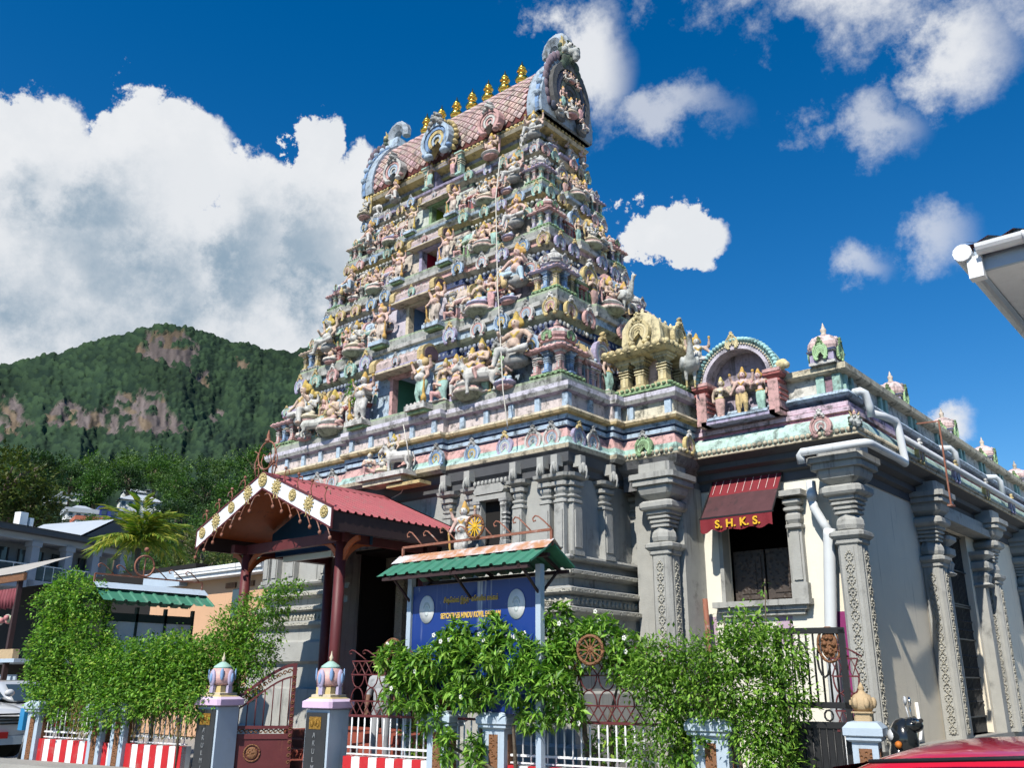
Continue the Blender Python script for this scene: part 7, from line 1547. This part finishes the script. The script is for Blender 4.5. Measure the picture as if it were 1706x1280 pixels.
def whorl_bush(name, label, spots, n, size, cols, width=.30, per=9, flowers=0, dy=-.3, stems=3, hang=.0):
    bl = [(fpt(px, py+(16 if name == 'flowering_bush' else 4), dy+d_), (rx, ry, rz*.9)) for (px, py, rx, ry, rz, d_) in spots]; c = bl[0][0]; t = thing(name, (c[0], c[1], 0), label, 'bush')
    vol = np.array([r[0]*r[2]+r[1]*r[2] for _, r in bl]); k = nr.multinomial(n, vol/vol.sum()); P = []; D = []; FP = []
    for (cc, r), q in zip(bl, k):
        p, d = ell_points(cc, r, q, .5); d = unit(d+np.array([0, -.15, .55])+nr.normal(0, .3, d.shape))
        for a, ax in zip(p, d):
            s = unit(np.cross(ax, nr.normal(0, 1, 3))); u = np.cross(ax, s)
            for j in range(per):
                an = j*2.4+nr.random(); D.append(ax*nr.uniform(.05, .75)+(s*math.cos(an)+u*math.sin(an))+np.array([0, 0, -hang])); P.append(a+ax*nr.uniform(-.04, .05))
            if flowers and nr.random() < flowers: FP.append(a+ax*.07)
    P = np.array(P); part('foliage', leaves(P, np.array(D), size, width, pick(cols, len(P), .25), name+'_leaves', 'leaf', .22), 'leaf', t, 'stuff')
    if FP:
        q = MB()
        for f_ in FP:
            for j in range(5): q.ball((f_[0]+.022*math.cos(j*1.26), f_[1]-.01, f_[2]+.022*math.sin(j*1.26)), (.016, .008, .016), (.75, .75, .68), 5, 4)
        part('blossoms', q, 'paint', t, 'stuff')
    for (cc, r), i in zip(bl, range(len(bl))):
        if i % max(1, len(bl)//stems) == 0: q = MB(); q.tube([(c[0]+.1*i, c[1]+.25, .1), ((c[0]+cc[0])/2, (c[1]+cc[1])/2+.15, cc[2]*.55), tuple(cc)], [.035, .022, .008], 6); part('stem', q, 'bark', t)
    return t
BG = [(.10, .24, .03), (.16, .34, .04), (.24, .44, .06), (.07, .17, .02), (.13, .28, .03), (.26, .42, .06)]
whorl_bush('flowering_bush', 'large glossy leaved flowering bush in front of the blue notice board', [(790, 1090, .42, .35, .34, 0), (730, 1085, .35, .3, .3, 0), (845, 1075, .40, .35, .38, 0), (690, 1100, .30, .28, .28, .05), (655, 1085, .22, .25, .26, .1), (760, 1050, .3, .25, .25, .05), (900, 1090, .36, .3, .3, 0), (870, 1130, .36, .3, .26, 0), (780, 1140, .42, .3, .22, 0), (700, 1150, .34, .3, .22, .05), (930, 1130, .3, .3, .26, 0), (820, 1030, .2, .18, .2, .1), (660, 1140, .25, .25, .25, .1), (720, 1180, .2, .2, .2, .1), (890, 1180, .25, .25, .22, .05), (950, 1170, .22, .2, .2, .05), (745, 1230, .12, .1, .25, -.05), (790, 1240, .12, .1, .3, 0)], 1050, .145, BG, .29, 9, .03)
whorl_bush('shade_bush', 'glossy bush growing right of the notice board below the stone mouldings', [(960, 1060, .35, .3, .3, .35), (1010, 1070, .32, .3, .28, .35), (930, 1030, .25, .25, .25, .35), (1000, 1040, .22, .2, .16, .35), (1045, 1075, .25, .25, .2, .4), (950, 1100, .3, .3, .25, .3), (920, 1070, .25, .25, .3, .35), (1035, 1110, .25, .2, .2, .3)], 520, .125, BG, .31, 8, .04)
b = []
for (px, py, rx, rz) in ((1100, 1100, .34, .28), (1150, 1110, .36, .3), (1205, 1095, .38, .3), (1255, 1080, .36, .3), (1300, 1090, .32, .3), (1120, 1150, .38, .3), (1180, 1160, .4, .3), (1240, 1150, .42, .32), (1300, 1160, .36, .3), (1080, 1130, .25, .25), (1110, 1195, .26, .25), (1250, 1210, .3, .26), (1290, 1215, .26, .26), (1245, 1045, .22, .16), (1275, 1250, .25, .25), (1300, 1275, .25, .25), (1120, 1240, .16, .3), (1070, 1250, .1, .2)):
    b.append((fpt(px, py, -.22), (rx, .36, rz)))
c = fpt(1220, 1180, -.2); plant('trailing_bush', (c[0], c[1], 0), 'light green small leaved creeper heaped over the fence beside the black gate', b, 3100, 6, .065, .075, .42, [(.13, .26, .035), (.19, .36, .05), (.26, .43, .06), (.08, .18, .02)], 'leaf2', .2, stems=[[(c[0]+d_, c[1]+.2, 0), (c[0]+d_, c[1]+.1, .8), (c[0]+d_*1.3, c[1], 1.6)] for d_ in (-.7, 0, .6)], stemr=.03)
# saplings in front of the hall window
for i, (px, top, lab) in enumerate(((1235, 1018, 'tall thin weed stem standing before the hall window sill'), (1268, 965, 'arching creeper shoot rising across the dark hall window'), (1200, 1030, 'thin weed stem left of the hall window sill'), (1310, 1035, 'short weed stem under the right end of the sill'))):
    a = fpt(px, 1100, .3); e = fpt(px+6, top, .3); q = MB(); t = thing('weed_stem', (a[0], a[1], .1), lab, 'plant'); mid = (a+e)/2+np.array([.04, 0, 0]); q.tube([(a[0], a[1], .1), mid, e], .008, 5); part('stem', q, 'bark', t)
    P = np.array([a+(e-a)*f for f in np.linspace(.1, 1, 26)])+nr.normal(0, .02, (26, 3)); part('foliage', leaves(P, nr.normal(0, 1, (26, 3))+[0, 0, -.3], .085, .4, pick(CG, 26), 'weed%d' % i, 'leaf2'), 'leaf2', t, 'stuff')
# ferns growing on the tower ledge and low yard plants
for i, (px, py, Y, lab) in enumerate(((586, 655, 12.55, 'small green fern sprouting on the tower ledge beside a statue'),)):
    c = onY(px, py, Y); plant('ledge_fern', tuple(c), lab, [(c, (.12, .1, .28))], 45, 5, .03, .09, .35, CG, 'leaf2')
for i, (px, py, dy, r_, lab) in enumerate(((1010, 1250, .3, .3, 'low green yard plant behind the white bars right of the paired pillars'), (700, 1225, .35, .34, 'green yard plant behind the bars beside the standing man'), (1150, 1255, -.1, .22, 'low weeds at the foot of the trailing bush'))):
    c = fpt(px, py, dy); plant('yard_plant', (c[0], c[1], .1), lab, [(c, (r_, .2, r_)), (c+np.array([.2, 0, .15]), (r_*.6, .2, r_*.6))], 90, 6, .04, .11, .4, CG, 'leaf2')
# ------------------------------------------------------------------ cars, scooter, pole and man
def carpaint(n, c): return mat(n, c, .28, .02, 2, 0, spec=.5, coat=.9, obj=True)
MT['redcar'] = carpaint('red_car_paint', (.52, .006, .02)); MT['whitecar'] = carpaint('white_car_paint', (.62, .63, .64)); MT['silvercar'] = carpaint('silver_car_paint', (.42, .44, .46)); MT['tyre'] = mat('tyre_rubber', (.015, .015, .015), .85, .1, 5); MT['chrome'] = mat('bright_metal', (.6, .6, .6), .2, .05, 5, metal=1.0); MT['redplate'] = mat('red_plate', (.4, .02, .02), .5, .1, 5); MT['lens'] = mat('lamp_lens', (.5, .52, .54), .1, .05, 5, spec=.6)
def car(name, label, M, paint, L_=4.2, W_=1.75, Hh=1.5, hood=.95, wr=.33, suv=False):
    """car along local x (front +x), ground z=0"""
    t = thing(name, M.translation, label, 'car'); t.matrix_world = M; h = Hh
    # body sections: (x, half width, lower z, belt z, roof half width, roof z)
    belt = hood+.06
    X = [(-L_/2, .70, .45, hood-.12), (-L_/2+.12, .86, .30, hood-.02), (-L_*.30, .96, .24, belt), (0, .98, .22, belt), (L_*.22, .97, .24, hood), (L_*.38, .93, .26, hood-.06), (L_/2-.14, .86, .30, hood-.18), (L_/2, .66, .42, hood-.34)]
    def loop(x, wf, zl, zt):
        w_ = W_/2*wf; return [(x, -w_*.92, zl), (x, -w_, zl+.18), (x, -w_*1.0, zt-.18), (x, -w_*.93, zt-.03), (x, -w_*.6, zt+.015), (x, 0, zt+.03), (x, w_*.6, zt+.015), (x, w_*.93, zt-.03), (x, w_, zt-.18), (x, w_, zl+.18), (x, w_*.92, zl)]
    def loft(secs, m):
        n = len(secs[0]); vs = [p for s in secs for p in s]; fs = [(i*n+j, (i+1)*n+j, (i+1)*n+(j+1) % n, i*n+(j+1) % n) for i in range(len(secs)-1) for j in range(n)]; fs += [tuple(range(n)), tuple((len(secs)-1)*n+j for j in range(n))[::-1]]; q = MB(); q.add(vs, fs, sm=True); o = linst('part', q.mesh('part', m), t); return o
    o = loft([loop(*s) for s in X], paint); o.name = 'body'
    md = o.modifiers.new('sub', 'SUBSURF'); md.levels = md.render_levels = 2
    x0, x1 = (-L_*.47, L_*.24) if suv else (-L_*.42, L_*.24)
    C_ = [(x0, .86, belt-.05, belt-.02), (x0+.25 if not suv else x0+.1, .80, belt-.05, h-.16), (x0+.75 if not suv else x0+.4, .76, belt-.05, h-.02), (0, .76, belt-.05, h), (L_*.06, .77, belt-.05, h-.06), (x1, .86, belt-.08, belt-.03)]
    def cl(x, wf, zl, zt):
        w_ = W_/2; b_ = w_*.95; tpw = w_*(wf if zt > belt+.1 else .93); return [(x, -b_, zl), (x, -tpw, zt-.05), (x, -tpw*.88, zt), (x, -tpw*.4, zt+.025), (x, tpw*.4, zt+.025), (x, tpw*.88, zt), (x, tpw, zt-.05), (x, b_, zl)]
    o = loft([cl(*s) for s in C_], paint); o.name = 'cabin'; md = o.modifiers.new('sub', 'SUBSURF'); md.levels = md.render_levels = 2
    for s in (-1, 1):
        w_ = W_/2; q = MB()
        zz0, zz1 = belt+.04, h-.17; yb, yt_ = w_*.945+.012, w_*.80+.012
        for (xa, xb, xc, xd) in ((x0+.35, -.15, -.15, x0+.55), (-.08, L_*.17, L_*.06, -.08)): q.add([(xa, s*yb, zz0), (xb, s*yb, zz0), (xc, s*yt_, zz1), (xd, s*yt_, zz1)], [(0, 1, 2, 3)])
        linst('side_window', q.mesh('side_window', 'glass'), t)
        q = MB(); q.box(-.02, .18, s*(w_+.02)-.02, s*(w_+.02)+.02, hood-.15, hood-.11); linst('door_handle', q.mesh('door_handle', paint), t)
        q = MB(); q.ball((L_*.17, s*(w_+.10), belt+.10), (.07, .11, .08), nu=10, nv=7); linst('wing_mirror', q.mesh('wing_mirror', paint), t)
        q = MB(); q.ball((L_/2-.16, s*w_*.66, hood-.30), (.14, .22, .10), nu=12, nv=8); linst('headlight', q.mesh('headlight', 'lens'), t)
        for x in (-L_*.31, L_*.31):
            q = MB(); q.tube([(x, s*(w_-.20), wr), (x, s*(w_+.01), wr)], wr, 22); wo_ = linst('wheel', q.mesh('wheel', 'tyre'), t)
            q = MB(); q.tube([(x, s*(w_-.05), wr), (x, s*(w_+.022), wr)], wr*.6, 16); linst('rim', q.mesh('rim', 'chrome'), wo_)
    q = MB(); q.add([(x1-.02, -W_*.40, belt), (x1-.02, W_*.40, belt), (L_*.075, W_*.33, h-.10), (L_*.075, -W_*.33, h-.10)], [(0, 1, 2, 3)]); q.v = [(v[0]+.03, v[1], v[2]+.012) for v in q.v]; linst('windscreen', q.mesh('windscreen', 'glass'), t)
    for s in (-1, 1):
        q = MB(); q.tube([(x0+.5, s*W_*.395, h-.045), (-.4, s*W_*.375, h-.012), (L_*.04, s*W_*.385, h-.055)], .008, 5); linst('roof_trim', q.mesh('roof_trim', 'black'), t)
    q = MB()
    for k in range(4): q.box(L_/2-.06, L_/2+.01, -W_*.26, W_*.26, hood-.42+k*.06, hood-.39+k*.06)
    linst('grille', q.mesh('grille', 'black'), t); q = MB(); q.box(L_/2-.02, L_/2+.03, -.26, .26, .42, .54); linst('number_plate', q.mesh('number_plate', 'redplate'), t); q = MB(); q.box(L_/2-.10, L_/2+.02, -W_*.44, W_*.44, .30, .46); linst('bumper', q.mesh('bumper', paint if not suv else 'palegrey'), t)
    return t
def place(x, y, deg, z=0): return Matrix.Translation((x, y, z)) @ Matrix.Rotation(R(deg), 4, 'Z')
car('white_suv', 'white sport utility car parked at the left picture edge', place(-22.55, 7.55, 8), 'whitecar', 4.6, 1.85, 1.78, 1.10, .38, True)
car('silver_car', 'silver hatchback parked behind the white utility car', place(-26.3, 10.6, 10), 'silvercar', 4.2, 1.72, 1.5, .95)
car('red_car', 'glossy red car at the bottom right, only its roof showing', place(-1.10, 4.12, 178, -.065), 'redcar', 4.1, 1.74, 1.45, .95)
# scooter
def scooter(M):
    t = thing('scooter', M.translation, 'black scooter parked in front of the hall corner column', 'scooter'); t.matrix_world = M
    def P(n, q, m): return linst(n, q.mesh(n, m), t)
    q = MB(); q.ball((.52, 0, .82), (.16, .20, .24), nu=14, nv=10); q.ball((.60, 0, .60), (.10, .24, .26), nu=12, nv=8); o = P('front_fairing', q, 'blackgloss'); q = MB(); q.ball((.64, 0, .86), (.06, .12, .08), nu=12, nv=8); linst('headlight', q.mesh('headlight', 'lens'), o)
    q = MB(); q.ball((.42, 0, .98), (.13, .16, .09), nu=12, nv=8); P('handlebar_cowl', q, 'blackgloss')
    q = MB(); q.tube([(.36, -.36, 1.04), (.42, -.2, 1.02), (.42, .2, 1.02), (.36, .36, 1.04)], .016, 7); P('handlebar', q, 'chrome')
    for s in (-1, 1):
        q = MB(); q.tube([(.36, s*.25, 1.035), (.35, s*.37, 1.045)], .024, 8); P('grip', q, 'tyre'); q = MB(); q.tube([(.42, s*.20, 1.03), (.44, s*.24, 1.18)], .008, 5); q.ball((.44, s*.26, 1.24), (.022, .075, .055), nu=12, nv=8); P('mirror', q, 'lens' if s < 0 else 'chrome')
        q = MB(); q.ball((.60, s*.20, .78), (.04, .05, .04), (.5, .15, .02), 8, 6); P('indicator', q, 'paint')
    q = MB(); q.ball((-.35, 0, .60), (.48, .17, .16), nu=14, nv=9); q.box(-.15, .35, -.15, .15, .24, .32); P('body', q, 'blackgloss'); q = MB(); q.ball((-.28, 0, .76), (.42, .15, .09), nu=14, nv=8); P('seat', q, 'tyre')
    q = MB(); q.tube([(-.8, -.1, .82), (-.86, 0, .84), (-.8, .1, .82)], .014, 6); P('grab_rail', q, 'chrome')
    for x in (.68, -.62): q = MB(); q.tube([(x, -.05, .26), (x, .05, .26)], .26, 20); o = P('wheel', q, 'tyre'); q = MB(); q.tube([(x, -.055, .26), (x, .055, .26)], .14, 14); linst('rim', q.mesh('rim', 'chrome'), o)
    q = MB(); q.ball((.68, 0, .46), (.26, .07, .10), nu=12, nv=7); P('front_mudguard', q, 'blackgloss'); q = MB(); q.tube([(.50, 0, .95), (.68, 0, .26)], .03, 8); P('fork', q, 'black')
MT['blackgloss'] = mat('black_gloss_paint', (.012, .014, .015), .2, .05, 3, spec=.5, coat=.5)
scooter(Matrix.Translation((-3.30, 11.50, .15)) @ Matrix.Rotation(R(203), 4, 'Z'))
# striped pole with blue box
q = MB(); a = np.array([-19.3, 8.0, 0]); e = np.array([-19.05, 8.05, 1.22]); t = thing('striped_pole', tuple(a), 'leaning black and white pole with blue box at the left fence end', 'pole')
for k in range(3): p0, p1 = a+(e-a)*(k/3), a+(e-a)*((k+1)/3); q = MB(); q.tube([p0, p1], .035, 8); part('pole_band', q, 'black' if k == 0 else 'white', t)
MT['bluebox'] = mat('blue_plastic', (.03, .22, .45), .4, .1, 4); q = MB(); q.box(-19.32, -19.12, 7.9, 8.02, .62, 1.02); part('blue_box', q, 'bluebox', t)
# man standing behind the lattice
SK = (.16, .085, .055); SH = (.34, .35, .36); TR = (.30, .31, .33); HR = (.012, .011, .01)
f = Fig(); hp_ = .86
f.ell((0, 0, hp_+.04), (.165, .115, .12), TR); f.cap((0, 0, hp_+.08), (0, 0, hp_+.26), .145, .15, SH); f.ell((0, -.005, hp_+.40), (.185, .12, .16), SH); f.cap((-.15, 0, hp_+.50), (.15, 0, hp_+.50), .07, .07, SH)
f.cap((0, 0, hp_+.52), (0, -.015, hp_+.64), .058, .052, SK); f.ell((0, -.02, hp_+.74), (.076, .095, .115), SK); f.ell((0, -.105, hp_+.73), (.016, .022, .026), SK); f.ell((0, .015, hp_+.79), (.083, .095, .085), HR)
f.ell((0, -.098, hp_+.672), (.028, .012, .008), (.20, .07, .06))
for s in (-1, 1):
    f.ell((.078*s, .0, hp_+.73), (.014, .026, .036), SK); f.ell((.032*s, -.10, hp_+.765), (.014, .01, .009), (.5, .48, .45))
    f.cap((.085*s, 0, hp_), (.10*s, -.02, .46), .088, .062, TR); f.cap((.10*s, -.02, .46), (.10*s, .02, .09), .06, .042, TR); f.cap((.10*s, .03, .045), (.11*s, -.14, .035), .045, .04, HR)
    f.cap((.19*s, 0, hp_+.49), (.25*s, .01, hp_+.24), .062, .054, SH); f.cap((.25*s, .01, hp_+.26), (.22*s, -.12, hp_+.06), .044, .034, SK)
    hx_ = np.array([.20*s, -.17, hp_+.0]); f.ell(hx_, (.038, .03, .05), SK)
    for k in range(4): b0_ = hx_+np.array([(-.027+.018*k), -.01, -.04]); f.cap(b0_, b0_+np.array([0, -.01, -.035-.006*(k in (1, 2))]), .0105, .010, SK); f.cap(b0_+np.array([0, -.01, -.04]), b0_+np.array([-.004*s, .012, -.07]), .0095, .008, SK)
    f.cap(hx_+np.array([-.03*s, -.015, .0]), hx_+np.array([-.045*s, -.035, -.045]), .012, .009, SK)
MT['person'] = mat('cloth_and_skin', None, .8, .08, 30, 0, bump=.15, bscale=80)
pm = f.build('person', 'person', .012, 2); pz = fpt(636, 1180, .9)
tag(inst('person', pm, None, (-12.05, 10.72, .24), R(25), 1.0), 'man in grey short sleeved shirt standing behind the maroon lattice fence', 'person')
